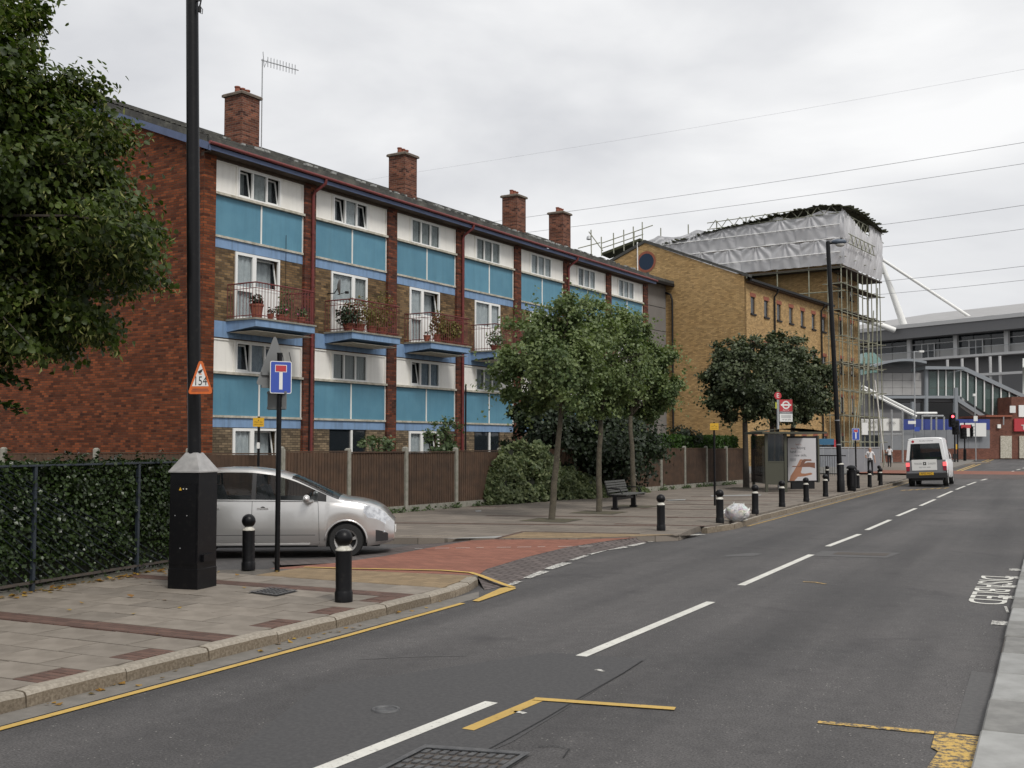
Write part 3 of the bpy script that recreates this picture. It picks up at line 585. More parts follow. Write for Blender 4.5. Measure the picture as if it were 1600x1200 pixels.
for q in [(1255, 909.5, 1290, 913, 'yellow_worn'), (930, 1047, 942, 1050, 'white_worn'), (803, 1113, 820, 1116, 'white_worn')]:
    x0, y0, x1, y1, mm = q; strip('paint_smear', [G(x0, y0), G((x0+x1)/2, (y0+y1)/2 - 1), G(x1, y1)], .05, .006, K[mm])
for (x, y, w) in [(1595, 891, .55), (1590, 903, .5), (1586, 917, .55), (1582, 934, .55), (1575, 975, .5)]:          # edge marks of the parking bay by the right kerb
    c = G(x, y); sheet('bay_mark', [(c.x-.16, c.y-.14), (c.x+.16, c.y-.14), (c.x+.16, c.y+.14), (c.x-.16, c.y+.14)], .006, K['white_worn'])
strip('bay_mark', [G(1571, 948), G(1575, 958)], .03, .006, K['white_worn'])
text_mesh('DISABLED', .62, K['white'], 'road_lettering', ROAD, frame_mat((-.77, 15.62, .006), (0, -1, 0), (1, 0, 0)), .0005, 1.12)
crack = [G(760, 1174), G(805, 1150), G(850, 1125), G(905, 1092), G(975, 1052), G(1004, 1033)]
strip('crack', crack, .009, .008, K['blackm'])
strip('crack', [G(840, 1168), G(865, 1167), G(890, 1172), G(880, 1185)], .009, .008, K['blackm'])
strip('crack', [G(560, 1031), G(640, 1027), G(730, 1025)], .012, .007, K['patch'])
# far crossing table
sheet('brick_table', [(-13, 69.3), (12, 69.3), (12, 77.5), (-13, 77.5)], .135, K['redpav']); sheet('sett_ramp', [(KX-.2, 64.6, .006), (6, 64.6, .006), (6, 69.3, .134), (KX-.2, 69.3, .134)], None, K['setts'])
sheet('sett_ramp', [(-13, 77.5, .134), (12, 77.5, .134), (12, 80, .006), (-13, 80, .006)], None, K['setts'])
PAVB = M().prism([(-8.5, 78.2), (-7.6, 100), (-5.5, 118), (-60, 118), (-60, 78.2)], -.05, PZ).obj('pavement', K['flagst'], kind='structure', label='far footway where the two pedestrians walk')
kerb_run([(-7.5, 100), (-8.36, 80)], PAVB, 1.2)
isl = [G(1490, 733, 0), G(1517, 724, 0), G(1524, 719.5, 0), G(1500, 719.5, 0), G(1484, 727, 0)]
M().prism([(p.x, p.y) for p in isl], -.05, .13).obj('traffic_island', K['gutter'], kind='structure', label='kerbed traffic island under the signals')
strip('yellow_line', [G(1492, 737), G(1520, 727), G(1548, 717)], .14, .006, K['yellow']); strip('yellow_line', [G(1496, 738), G(1524, 728), G(1552, 718)], .14, .006, K['yellow'])
for q in range(7): dash((1408 + 11*q, 767 - q*.6), (1416 + 11*q, 765.6 - q*.6), .12, K['yellow_worn'], .007, 'worn_lettering')
# --- ironwork in the ground
def cover(name, pts, z, label, m, nb=(9, 6), frame=.05):
    p = [G(x, y, z) for x, y in pts]; c = sum(p, Vector()) / 4; t = thing(name, label, 'manhole cover', c)
    q = [v - c for v in p]; mb = M(); inn = [v * (1 - frame / v.length * 1.4) for v in q]
    for i in range(4): mb.add([q[i], q[(i+1) % 4], inn[(i+1) % 4], inn[i]], [(0, 1, 2, 3)])
    for i in range(4): mb.add([v + Vector((0, 0, .016)) for v in (q[i], q[(i+1) % 4], inn[(i+1) % 4], inn[i])] , [(0, 1, 2, 3)])
    mb.obj('frame', K['iron'], t)
    M().poly([v * .985 + Vector((0, 0, .004)) for v in inn]).obj('plate', K['rust'], t)
    mb = M()
    def bil(a, b): return (inn[0].lerp(inn[1], a)).lerp(inn[3].lerp(inn[2], a), b)
    for i in range(nb[0]):
        for j in range(nb[1]):
            a, b = (i + .5 + .25 * (j % 2)) / (nb[0] + .3), (j + .5) / nb[1]; da, db = .30 / nb[0], .30 / nb[1]
            base = [bil(a-da, b-db), bil(a+da, b-db), bil(a+da, b+db), bil(a-da, b+db)]
            if a + da > .99: continue
            mb.ext([v + Vector((0, 0, .004)) for v in base], (0, 0, .009))
    mb.obj('tread', K['iron'], t, kind='stuff'); return t
cover('manhole_cover', [(664, 1167), (829, 1179), (700, 1262), (520, 1240)], .006, 'large rectangular iron cover with raised studs at the bottom of the road', K['iron'], (10, 8))
cover('manhole_cover', [(388, 926), (424, 918), (466, 924), (432, 931.5)], PZ + .006, 'rusty grated cover set in the slabs beside the lamp column', K['rust'], (6, 6), .03)
c = G(603, 1109, .004); M().lathe([(.0, .001), (.075, .001), (.08, .01), (.10, .01), (.105, 0)][::-1], 20).obj('stopcock_cover', K['iron'], None, c, label='small oval iron cover in the middle of the left lane', category='manhole cover')
LITTER = [(KX + .02 + abs(rng.gauss(0, .1)), rng.uniform(2, 11.5), .012) for k in range(45)] + [(rng.uniform(-10.5, -6.9), rng.uniform(4, 11), PZ + .012) for k in range(9)] + [(KX + .02 + abs(rng.gauss(0, .1)), rng.uniform(25, 50), .012) for k in range(40)]
rl = np.random.default_rng(3)
# ------------------------------------------------------------------ foliage
def leaf_mesh(name, P, size, m, parent=None, up=.3, seed=0, out=None, rnd=False, aspect=.55, hang=0.0, loc=None, var=None, **k):
    """P: leaf positions (N,3). Each leaf is a folded little blade of 2 faces."""
    r = np.random.default_rng(seed); N = len(P); P = np.asarray(P, float)
    nrm = r.normal(size=(N, 3))
    if out is not None: nrm += np.asarray(out) * 1.3
    nrm[:, 2] += up * 2; nrm /= np.linalg.norm(nrm, axis=1, keepdims=True) + 1e-9
    d = r.normal(size=(N, 3)); d[:, 2] -= hang * 2
    d -= nrm * (d * nrm).sum(1, keepdims=True); d /= np.linalg.norm(d, axis=1, keepdims=True) + 1e-9
    w = np.cross(nrm, d); L = size * r.uniform(.65, 1.25, (N, 1)); W = L * aspect; fold = L * .12
    if rnd:
        co = [P, P + d*L*.22 - w*W*.85 + nrm*fold, P + d*L*.68 - w*W*.62 + nrm*fold, P + d*L, P + d*L*.68 + w*W*.62 + nrm*fold, P + d*L*.22 + w*W*.85 + nrm*fold]
        fi = [[0, 3, 2, 1], [0, 5, 4, 3]]
    else:
        co = [P, P + d*L*.45 - w*W + nrm*fold, P + d*L, P + d*L*.45 + w*W + nrm*fold]
        fi = [[0, 2, 1], [0, 3, 2]]
    nv = len(co); V = np.stack(co, 1).reshape(-1, 3); nf = len(fi[0])
    F = (np.array(fi)[None] + (np.arange(N) * nv)[:, None, None]).reshape(-1)
    me = bpy.data.meshes.new(name); me.vertices.add(len(V)); me.vertices.foreach_set('co', V.astype(np.float32).ravel())
    me.loops.add(len(F)); me.loops.foreach_set('vertex_index', F.astype(np.int32)); me.polygons.add(2 * N)
    me.polygons.foreach_set('loop_start', np.arange(0, len(F), nf).astype(np.int32))
    lv = np.clip(r.beta(1.6, 2.2, N) if var is None else var + r.normal(0, .19, N), 0, 1)
    at = me.attributes.new('leaf', 'FLOAT', 'FACE'); at.data.foreach_set('value', np.repeat(lv, 2).astype(np.float32))
    me.materials.append(m); me.update(calc_edges=True); me.validate()
    return link(name, me, parent, loc, **k)
def crown_points(c, rad, nclump, per, seed, rc=.22, flat=.12, rough=.28, shell=.55):
    r = np.random.default_rng(seed); P, O, Vv = [], [], []; C = []
    c = np.array(c); rad = np.array(rad)
    for k in range(nclump):
        v = r.normal(size=3); v /= np.linalg.norm(v)
        if v[2] < 0: v[2] *= (1 - flat)
        nz = noise.noise(Vector(v * 2.1) + Vector((seed * 3.7, 1.3, 0)))
        q = c + v * rad * (1 + rough * nz * 1.6) * (shell + (1 - shell) * r.random() ** .6)
        C.append(q); n = int(per * r.uniform(.55, 1.4)); s = rc * rad.mean() * r.uniform(.6, 1.3)
        off = r.normal(size=(n, 3)) * s * np.array([.55, .55, .42]); P.append(q + off); O.append(np.repeat([v], n, 0))
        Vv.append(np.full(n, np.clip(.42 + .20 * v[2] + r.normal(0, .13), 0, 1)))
    return np.concatenate(P), np.concatenate(O), C, np.concatenate(Vv)
def sprigs(P, O, V, c, rad, n, per, length, seed):
    r = np.random.default_rng(seed + 99); c = np.array(c); rad = np.array(rad)
    for k in range(n):
        v = r.normal(size=3); v /= np.linalg.norm(v); v[2] = abs(v[2]) * .8 if r.random() < .6 else v[2]
        nz = noise.noise(Vector(v * 2.1) + Vector((seed * 3.7, 1.3, 0)))
        q = c + v * rad * (1 + .45 * nz) * .93; d = v + r.normal(size=3) * .4; d /= np.linalg.norm(d)
        t = np.linspace(0, 1, per)[:, None]; pts = q + d * t * length * r.uniform(.6, 1.3) + r.normal(size=(per, 3)) * .035 + np.array([0, 0, -.12]) * t * t
        P.append(pts); O.append(np.repeat([v], per, 0)); V.append(np.full(per, .6))
    return np.concatenate(P), np.concatenate(O), np.concatenate(V)
def tree(name, label, base, top, crown_c, rad, nclump, per, leaf, lm, bm, seed, r0=.09, group=None, rc=.22, nspr=0, spl=.4, limbs=14, rnd=False, up=.3, shell=.55, rough=.28, aspect=.55, lobes=None):
    base, top, crown_c = Vector(base), Vector(top), Vector(crown_c); t = thing(name, label, 'tree', base, 0, group)
    P, O, C, Vv = crown_points((0, 0, 0), rad, nclump, per, seed, rc, rough=rough, shell=shell)
    if lobes:                                     # uneven crown: several boughs of different size
        PP, OO, VV, C = [], [], [], []
        for q, (lc_, lr_) in enumerate(lobes):
            d_ = np.array(Vector(lc_) - crown_c); P1, O1, C1, V1 = crown_points(d_, (lr_, lr_, lr_*.85), max(8, int(nclump * lr_**2 / rad[0]**2)), per, seed + 7*q, rc, rough=rough, shell=shell)
            PP.append(P1); OO.append(O1); VV.append(V1); C += C1
            P2, O2, V2 = sprigs([], [], [], d_, (lr_, lr_, lr_*.85), max(6, int(nspr * lr_ / rad[0])), 9, spl, seed + 7*q); PP.append(P2); OO.append(O2); VV.append(V2)
        P, O, Vv = np.concatenate(PP), np.concatenate(OO), np.concatenate(VV)
    elif nspr: P, O, Vv = sprigs([P], [O], [Vv], (0, 0, 0), rad, nspr, 9, spl, seed)
    off = np.array(crown_c - base)
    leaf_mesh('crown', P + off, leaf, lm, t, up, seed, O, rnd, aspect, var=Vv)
    mb = M(); tp = top - base; r = random.Random(seed)
    pts = [tp * (i / 6) + Vector((r.uniform(-.02, .02), r.uniform(-.02, .02), 0)) * (0 < i < 6) for i in range(7)]
    mb.tube([Vector((0, 0, -.05))] + pts, [r0 * 1.45] + [r0 * (1.12 - .32 * i / 6) for i in range(7)], 10)
    up_end = Vector(off) + Vector((0, 0, rad[2] * .55)); mb.tube([tp, tp.lerp(up_end, .5), up_end], [r0 * .8, r0 * .5, r0 * .12], 7)
    for k in range(limbs):
        e = Vector(C[(k * 7) % len(C)]) + Vector(off); s = tp.lerp(up_end, r.uniform(-.08, .6)); mid = s.lerp(e, .5) + Vector((0, 0, .12 * rad[2]))
        mb.tube([s, mid, e], [r0 * .42, r0 * .27, r0 * .08], 5)
    mb.obj('trunk', bm, t, smooth=True); return t

# ------------------------------------------------------------------ the block of flats
FA = R(90 - 5.35)                                # facade runs 5.35 degrees off the road's line
FL = thing('block_of_flats', 'long red brick block of flats with teal and cream panels, balconies and chimneys', 'building', (-21.57, 23.35, 0), FA)
BAY, NB, W0, PW = 4.228, 7, .46, 3.73
Z = dict(top=10.14, sillB=9.15, C=7.91, band=7.60, slab=5.46, beam=4.99, wtop=4.95, sillF=3.95, E=2.69, low=2.39)
LEN = W0 + BAY * NB; DEP, EAV, RID = 11.0, 10.42, 12.66
# gable wall and rear
gp = [(0, .0, 0), (0, DEP, 0), (0, DEP, EAV-.05), (0, DEP/2, RID-.12), (0, 0, EAV-.05)]
M().ext(gp, (.34, 0, 0)).obj('gable_wall', K['brickred'], FL)
M().box(.34, LEN-.3, .5, DEP, 0, EAV-.2).obj('core', K['room'], FL)
M().ext([(LEN-.3, p[1], p[2]) for p in gp], (.3, 0, 0)).obj('gable_wall', K['brickred'], FL)
M().box(0.003, W0, -.13, -.001, 0, EAV-.12).box(.341, W0, 0, .3, 0, EAV-.12).obj('pilaster', K['brickred'], FL)
pm = M().box(0, .5, -.13, .3, 0, EAV-.1).mesh('pilaster', K['brickpil'])
for i in range(NB): link('pilaster', pm, FL, (W0 + PW + BAY * i, 0, 0))
# roof: stepped tile courses, verge, fascia, gutter
SL = math.hypot(DEP/2 + .55, RID - EAV + .2); nC = 26
mb = M()
for side in (0, 1):
    for k in range(nC):
        a, b = k / nC, (k + 1) / nC
        def rp(t, lift): 
            y = -.5 + t * (DEP/2 + .5); z = EAV + .16 + t * (RID - EAV + .10) + lift
            return (y if not side else DEP - y, z)
        (y0, z0), (y1, z1), (y2, z2) = rp(a, .05), rp(b, .015), rp(a, 0)
        p = [(-.18, y0, z0), (LEN+.15, y0, z0), (LEN+.15, y1, z1), (-.18, y1, z1), (-.18, y2, z2), (LEN+.15, y2, z2)]
        mb.add(p, [(0, 1, 2, 3), (4, 5, 1, 0)] if not side else [(3, 2, 1, 0), (0, 1, 5, 4)])
roof = mb.obj('roof', K['tile'], FL)
M().box(-.17, LEN+.14, DEP/2-.12, DEP/2+.12, RID+.22, RID+.34).obj('ridge', K['tile'], roof)
rr2 = random.Random(5); mb = M()
for k in range(170):                              # moss and slipped fragments on the lower courses
    x = rr2.uniform(0, LEN); t = rr2.uniform(0, .35); y = -.5 + t * 6; z = EAV + .2 + t * 2.34 + .05; s = rr2.uniform(.03, .13)
    mb.box(x, x+s*2, y, y+s, z-.03, z+s*.35, rr2.randint(0, 1))
mb.obj('moss', [K['lead'], K['tile']], roof, kind='stuff')
M().box(-.2, LEN+.17, -.52, -.49, EAV-.20, EAV-.08).obj('fascia', K['fascia'], FL)
M().box(.0, LEN, -.49, 0, EAV-.2, EAV-.17).obj('soffit', K['dwood'], FL)
M().box(.0, LEN-.05, -.12, 0.3, Z['top'], EAV-.2).obj('head_board', K['dwood'], FL)
for s in (0, 1):
    y0, y1 = (-.55, DEP/2) if not s else (DEP+.55, DEP/2)
    M().ext([(-.2, y0, EAV-.24), (-.2, y1, RID-.20), (-.2, y1, RID+.02), (-.2, y0, EAV-.02)], (.05, 0, 0)).obj('barge_board', K['fascia'], FL)
    M().ext([(-.19, y0, EAV-.018), (-.19, y1, RID+.022), (-.19, y1, RID+.25), (-.19, y0, EAV+.16)], (.06, 0, 0)).obj('verge', K['tile'], FL)
M().cyl((-.22, -.58, EAV-.02), (LEN+.2, -.58, EAV-.04), .05, n=10).obj('gutter', K['redpaint'], FL, smooth=30); M().box(-.19, LEN+.15, -.50, -.44, EAV+.0, EAV+.17).obj('eaves_course', K['tile'], FL)
for i in (0, 2, 4):
    u = W0 + PW + BAY * i + .3; dp = M()
    dp.tube([(u+.16, -.58, EAV-.06), (u+.16, -.56, EAV-.2), (u+.02, -.24, EAV-.45), (u, -.19, EAV-.6), (u, -.19, .1)], .05, 8)
    for z in (8.6, 6.9, 5.0, 3.2, 1.4): dp.cyl((u, -.19, z), (u, -.19, z+.08), .065, n=8)
    dp.obj('downpipe', K['redpaint'], FL, smooth=40)
for u in (13.2, 4.45): 
    M().cyl((u, -.16, .1), (u, -.16, 4.2), .035, n=6).obj('waste_pipe', K['blackm'], FL)
# chimneys
chm = M().box(-.4, .4, 0, .8, 0, 2.05).mesh('chimney', K['chimbrick'])
capm = M().cbox(-.47, .47, -.07, .87, 2.05, 2.16, .04).mesh('cap', mat('sooty_cap', (.10, .08, .065), .9, col2=(.16, .13, .10), scale=9)); potm = M()
for px in (-.22, 0, .22): potm.lathe([(.085, 2.16), (.095, 2.2), (.08, 2.34), (.1, 2.36), (.1, 2.40), (.06, 2.40)], 10, (px, .4))
potm = potm.mesh('pots', K['terra'], 40); flm = M().box(-.46, .46, -.1, -.004, -.03, .14).box(-.5, .5, -.35, -.09, -.16, -.02).mesh('flashing', K['lead'])
for u in (4.05, 12.75, 21.2, 25.55):
    zr = EAV + .1 + 2.2 / (DEP/2) * (RID-EAV)
    c = link('chimney', chm, FL, (u, 2.2, zr-.12)); link('cap', capm, c); link('pots', potm, c); link('flashing', flm, c, (0, 0, .12))
# bay infill
def window(parent, x0, x1, z0, z1, lights, y=-.02, opened=(), curt='curtain', fr=.055, name='window'):
    """white frame with panes, net curtain and dark room behind; lights = fractions across"""
    mb = M(); mb.box(x0, x1, y-.05, y+.02, z1-fr, z1).box(x0, x1, y-.05, y+.02, z0, z0+fr)
    xs = [x0] + [x0 + (x1-x0) * f for f in lights[1:-1]] + [x1]
    for k, x in enumerate(xs):
        a, b = (x, x+fr) if k == 0 else (x-fr, x) if k == len(xs)-1 else (x-fr/2, x+fr/2)
        mb.box(a, b, y-.05, y+.02, z0+fr, z1-fr)
    w = mb.obj(name, K['upvc'], parent)
    for k in range(len(xs)-1):
        a, b = xs[k] + fr*.75, xs[k+1] - fr*.75
        if k in opened:                           # hopper light tilted in at the top
            q = M(); f2 = .045; L = z1 - z0 - 2*fr
            q.box(a, b, -.03, .0, 0, f2).box(a, b, -.03, .0, L-f2, L).box(a, a+f2, -.03, 0, f2, L-f2).box(b-f2, b, -.03, 0, f2, L-f2)
            q.obj('sash', K['upvc'], w, (0, y+.05, z0+fr), (R(-9), 0, 0))
            M().box(a+f2, b-f2, -.018, -.012, f2, L-f2).obj('pane', K['glass'], w, (0, y+.05, z0+fr), (R(-9), 0, 0))
        else: M().box(a, b, y-.012, y-.004, z0+fr, z1-fr).obj('pane', K['glass'], w)
        if curt:
            n = 10
            M().grid(lambda i, j, a=a, b=b: (a + (b-a)*i, y + (.30 if k in opened else .05) + .018*math.sin(i*22 + k*2) + .01*math.sin(i*51), z0 + (z1-z0)*j), n*2, 1).obj('curtain', K[curt], w, smooth=True)
    return w
rw = random.Random(11)
K['curt_beige'] = mat('beige_curtain', (.52, .44, .33), .9, col2=(.62, .55, .44), scale=9); K['curt_blue'] = mat('blue_grey_curtain', (.30, .36, .44), .9, col2=(.42, .48, .55), scale=9); K['blind'] = mat('grey_blind', (.5, .52, .52), .8)
CUR = ['curtain', 'curtain', 'blind', 'curtaind', 'curt_beige', 'curt_blue']
bal_slab = None
for i in range(NB):
    u = W0 + BAY * i; e = u + PW
    def pan(name, x0, x1, z0, z1, m, y=0.0, th=.05): return M().box(x0, x1, y-th, y+.05, z0, z1).obj(name, K[m], FL)
    for zt, zs, lev in ((Z['top'], Z['sillB'], 'up'), (Z['wtop'], Z['sillF'], 'lo')):
        w0, w1 = u + .93, u + 2.70
        for a, b in ((u+.03, w0-.07), (w1+.07, e-.06)):
            p = pan('cream_panel', a, b, zs+.06, zt-.03, 'cream', 0, .02)
        fr = M()
        for a in (u, w0-.07, w1+.01, e-.06): fr.box(a, a+.06, -.055, .06, zs+.05, zt)
        fr.box(u, e, -.05, .06, zt-.035, zt+.002); fr.obj('panel_frame', K['cream'], FL)
        op = {('up', 0): (0, 2), ('up', 1): (0, 2), ('lo', 0): (0, 2), ('lo', 2): (0,), ('up', 5): ()}.get((lev, i), ())
        window(FL, w0, w1, zs+.055, zt-.04, [0, .335, .665, 1], -.01, op, CUR[rw.randrange(4)] if lev == 'up' else CUR[rw.randrange(1, 6)])
        if (lev, i) == ('up', 5): M().box(w0+.06, w0+.52, .04, .05, zs+.1, zt-.1).obj('open_light', K['room'], FL)
        M().box(u-.0, e+.02, -.13, .04, zs-.02, zs+.05).obj('sill', K['sill'], FL)
    for zt, zs in ((Z['sillB']-.02, Z['C']), (Z['sillF']-.02, Z['E'])):
        m0 = u + PW * .51
        pan('teal_panel', u+.01, m0-.015, zs+.04, zt-.01, 'teal', .0, .02); pan('teal_panel', m0+.015, e-.03, zs+.04, zt-.01, 'teal', .0, .02)
        M().box(m0-.025, m0+.025, -.045, .04, zs+.04, zt-.01).obj('cover_strip', K['cream'], FL); M().box(e-.035, e-.0, -.045, .04, zs+.04, zt-.01).obj('cover_strip', K['cream'], FL)
        M().box(u, e, -.075, .04, zs-.02, zs+.045).obj('sill', K['sill'], FL)
    pan('blue_band', u, e, Z['band'], Z['C']-.025, 'lblue', 0, .03); pan('blue_band', u, e, Z['low'], Z['E']-.025, 'lblue', 0, .03)
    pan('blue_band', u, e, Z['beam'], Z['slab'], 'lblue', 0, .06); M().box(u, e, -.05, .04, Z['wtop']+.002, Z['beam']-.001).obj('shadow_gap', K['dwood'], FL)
    # brick zones with the glazed doors
    d0, d1 = u + .87, u + 2.71; flip = i % 2; split = u + (1.64 if not flip else 1.97)
    for z0, z1, mm, lev in ((Z['slab'], Z['band'], 'brickbrown', 1), (.0, Z['low'], 'bricklow', 0)):
        M().box(u, d0-.01, -.02, .2, z0, z1).obj('brick_wall', K[mm], FL); M().box(d1+.01, e, -.02, .2, z0, z1).obj('brick_wall', K[mm], FL)
        if lev == 0 and i in (1, 3):               # boarded or dark ground floor openings
            M().box(d0, d1, .02, .06, z0, z1-.03).obj('dark_screen', K['glassd'], FL); M().box(split-.04, split+.04, -.03, .03, z0, z1-.02).obj('post', K['upvc'], FL); continue
        zb = z0 + (.12 if lev else .1); zm = zb + .95
        dl, dr = (d0, split) if not flip else (split, d1); wl, wr = (split, d1) if not flip else (d0, split)
        dj = window(FL, dl, dr, zb, z1-.02, [0, 1], .0, (), CUR[rw.randrange(3)], .085, 'door'); M().box(dl+.08, dr-.08, -.052, .02, zm-.1, zm+.04).obj('rail', K['upvc'], dj)
        if flip: M().box(dl+.08, dr-.08, -.04, .01, zb+.08, zm-.1).obj('door_panel', K['upvc'], dj)
        wj = window(FL, wl, wr, zm, z1-.02, [0, 1], .0, (0,) if not flip else (), 'curtain', .07)
        M().box(wl, wr, -.04, .02, zb, zm-.002).obj('lower_panel', K['upvc'], wj)
    # balcony
    b0, b1, D = u + .54, u + 3.02, 1.22; zt = Z['slab'] + .06
    bs = M(); bs.add([(b0, -.06, zt-.05), (b1, -.06, zt-.05), (b1, -D, zt-.05), (b0, -D, zt-.05), (b0, -.06, zt-.36), (b1, -.06, zt-.36), (b1, -D, zt-.25), (b0, -D, zt-.25)],
                     [(0, 3, 2, 1)[::-1], (4, 5, 6, 7)[::-1], (3, 7, 6, 2), (0, 4, 7, 3), (1, 2, 6, 5)])
    bal = bs.obj('balcony', K['lblue'], FL); M().box(b0-.04, b1+.04, -D-.04, -.06, zt-.049, zt).obj('slab_top', K['conc'], bal)
    M().box(b0+.05, b1-.05, -D+.06, -.1, zt-.372, zt-.365).obj('soffit', K['sill'], bal)
    rl_ = M(); zr = zt + 1.02
    def bars(p, q, n):
        for k in range(n + 1):
            x, yy = p[0] + (q[0]-p[0])*k/n, p[1] + (q[1]-p[1])*k/n; rl_.cyl((x, yy, zt), (x, yy, zr), .0095, n=5, caps=False)
        for zz, r_ in ((zr, .02), (zt+.08, .014), (zr-.16, .01)): rl_.cyl((*p, zz), (*q, zz), r_, n=6)
    bars((b0+.03, -.05), (b0+.03, -D+.03), 9); bars((b0+.03, -D+.03), (b1-.03, -D+.03), 20); bars((b1-.03, -D+.03), (b1-.03, -.05), 9)
    rl_.obj('railing', K['redpaint'], bal)
if True:
    M().cyl((W0+2.95, -.06, 8.4), (W0+2.95, -.07, 5.4), .008, n=5).obj('cable', K['blackm'], FL)
    M().tube([(W0+2.8, -.09, 4.7), (W0+2.9, -.1, 4.35), (W0+3.05, -.1, 4.2), (W0+3.2, -.1, 4.45), (W0+3.1, -.1, 4.75)], .012, 5).obj('cable', K['blackm'], FL)
def FP(u, v, z): return FL.matrix_basis @ Vector((u, v, z))
bpy.context.view_layer.update()
# aerial and satellite dish
ae = thing('television_aerial', 'tall comb aerial on a mast beside the nearest chimney', 'aerial', FP(4.5, 2.15, 11.5), FA)
M().cyl((0, 0, 0), (0, 0, 3.25), .022, n=6).obj('mast', K['galv'], ae)
mb = M().cyl((-.05, 0, 3.2), (1.35, -.35, 3.2), .018, n=5)
for k in range(10):
    t = .2 + .115 * k; mb.cyl((t, -.25*t, 3.03), (t, -.25*t, 3.37), .012, n=4)
mb.cyl((.08, 0, 3.02), (.02, 0, 3.5), .012, n=4).cyl((.08, 0, 2.98), (.2, -.05, 3.3), .008, n=4); mb.obj('boom', K['galv'], ae)
dish = thing('satellite_dish', 'small dish on a bracket beside the second balcony door', 'satellite dish', FP(W0+BAY+.70, -.03, 6.95), FA)
mb = M(); mb.grid(lambda i, j: (.10*i*i, .30*i*math.cos(j*2*math.pi), .30*i*math.sin(j*2*math.pi)), 5, 18); mb.obj('reflector', K['galv'], dish, (0, -.40, .05), (0, 0, R(-47)), smooth=True)
M().tube([(0, 0, -.15), (0, -.3, -.15), (.0, -.42, 0)], .018, 6).tube([(.02, -.42, -.2), (.34, -.5, -.1)], .012, 5).box(.32, .42, -.54, -.46, -.14, -.06).obj('bracket', K['blackm'], dish)
# balcony plants
def potplant(u, v, z, r, h, lm, n, ls, label, spread=1.0, pot='terra', pink=False, tall=0.0):
    t = thing('potted_plant', label, 'plant', FP(u, v, z), FA)
    M().lathe([(r*.7, 0), (r*.95, h*.85), (r*1.05, h*.86), (r*1.05, h), (r*.85, h), (r*.8, h*.9)], 12).obj('pot', K[pot], t, smooth=40)
    g = np.random.default_rng(int(u*100) + n); v = g.normal(size=(n, 3)); v /= np.linalg.norm(v, axis=1, keepdims=True)
    P = v * (g.random((n, 1)) ** .4) * np.array([r*1.5*spread, r*1.5*spread, (r*1.3 + tall)*spread]) + np.array([0, 0, h + r*.9*spread + tall*.7])
    leaf_mesh('foliage', P, ls, K[lm], t, .4, n, v)
    if pink: leaf_mesh('petals', P[::12] + v[::12]*.03, .07, K['pinkf'], t, .6, n+1, v[::12])
    return t
zt = Z['slab'] + .062; b1u, b2u, b3u, b4u = W0, W0+BAY, W0+2*BAY, W0+3*BAY
potplant(b1u+.85, -.95, zt, .2, .42, 'darkbush', 120, .09, 'plant in a wide terracotta urn at the corner of the first balcony', .7)
potplant(b1u+1.3, -1.05, zt, .1, .18, 'darkbush', 40, .06, 'tiny pot plant between the urn and the pink flowers', .8)
potplant(b1u+1.75, -1.02, zt, .15, .2, 'shrub', 160, .07, 'pink geranium in a trough on the first balcony', 1.0, pink=True)
potplant(b1u+2.1, -.85, zt, .14, .25, 'shrub', 150, .07, 'tall straggly potted shrub behind the pink geranium', 1.2, tall=.3)
potplant(b1u+2.6, -1.05, zt, .15, .2, 'shrub', 160, .07, 'trailing pink flowers hanging over the right edge of the first balcony', 1.0, pink=True)
potplant(b2u+.72, -.9, zt, .18, .25, 'darkbush', 420, .09, 'dark leafy pot plant spilling out at the left end of the second balcony', 1.55)
potplant(b2u+1.35, -.8, zt, .22, .3, 'strawf', 700, .07, 'large round brown bush in the middle of the second balcony', 1.9)
potplant(b2u+1.95, -.85, zt, .17, .28, 'strawf', 420, .06, 'medium brown bush between two larger ones on the second balcony', 1.7)
potplant(b2u+2.5, -.85, zt, .2, .28, 'strawf', 600, .07, 'upright brown bush at the right end of the second balcony', 1.6, tall=.25)
potplant(b3u+.62, -1.0, zt, .13, .22, 'darkbush', 30, .06, 'nearly bare terracotta pot on the left of the third balcony', .6)
potplant(b3u+1.25, -1.0, zt, .15, .3, 'strawf', 380, .09, 'mop-headed succulent in a pot on the third balcony', 1.3, tall=.22)
potplant(b3u+2.1, -.9, zt, .25, .25, 'strawf', 600, .1, 'wide yellow green grass plant on the right of the third balcony', 1.25)
potplant(b4u+.8, -1.05, zt, .22, .2, 'shrub', 350, .08, 'green trough plant trailing over the fourth balcony', 1.2)
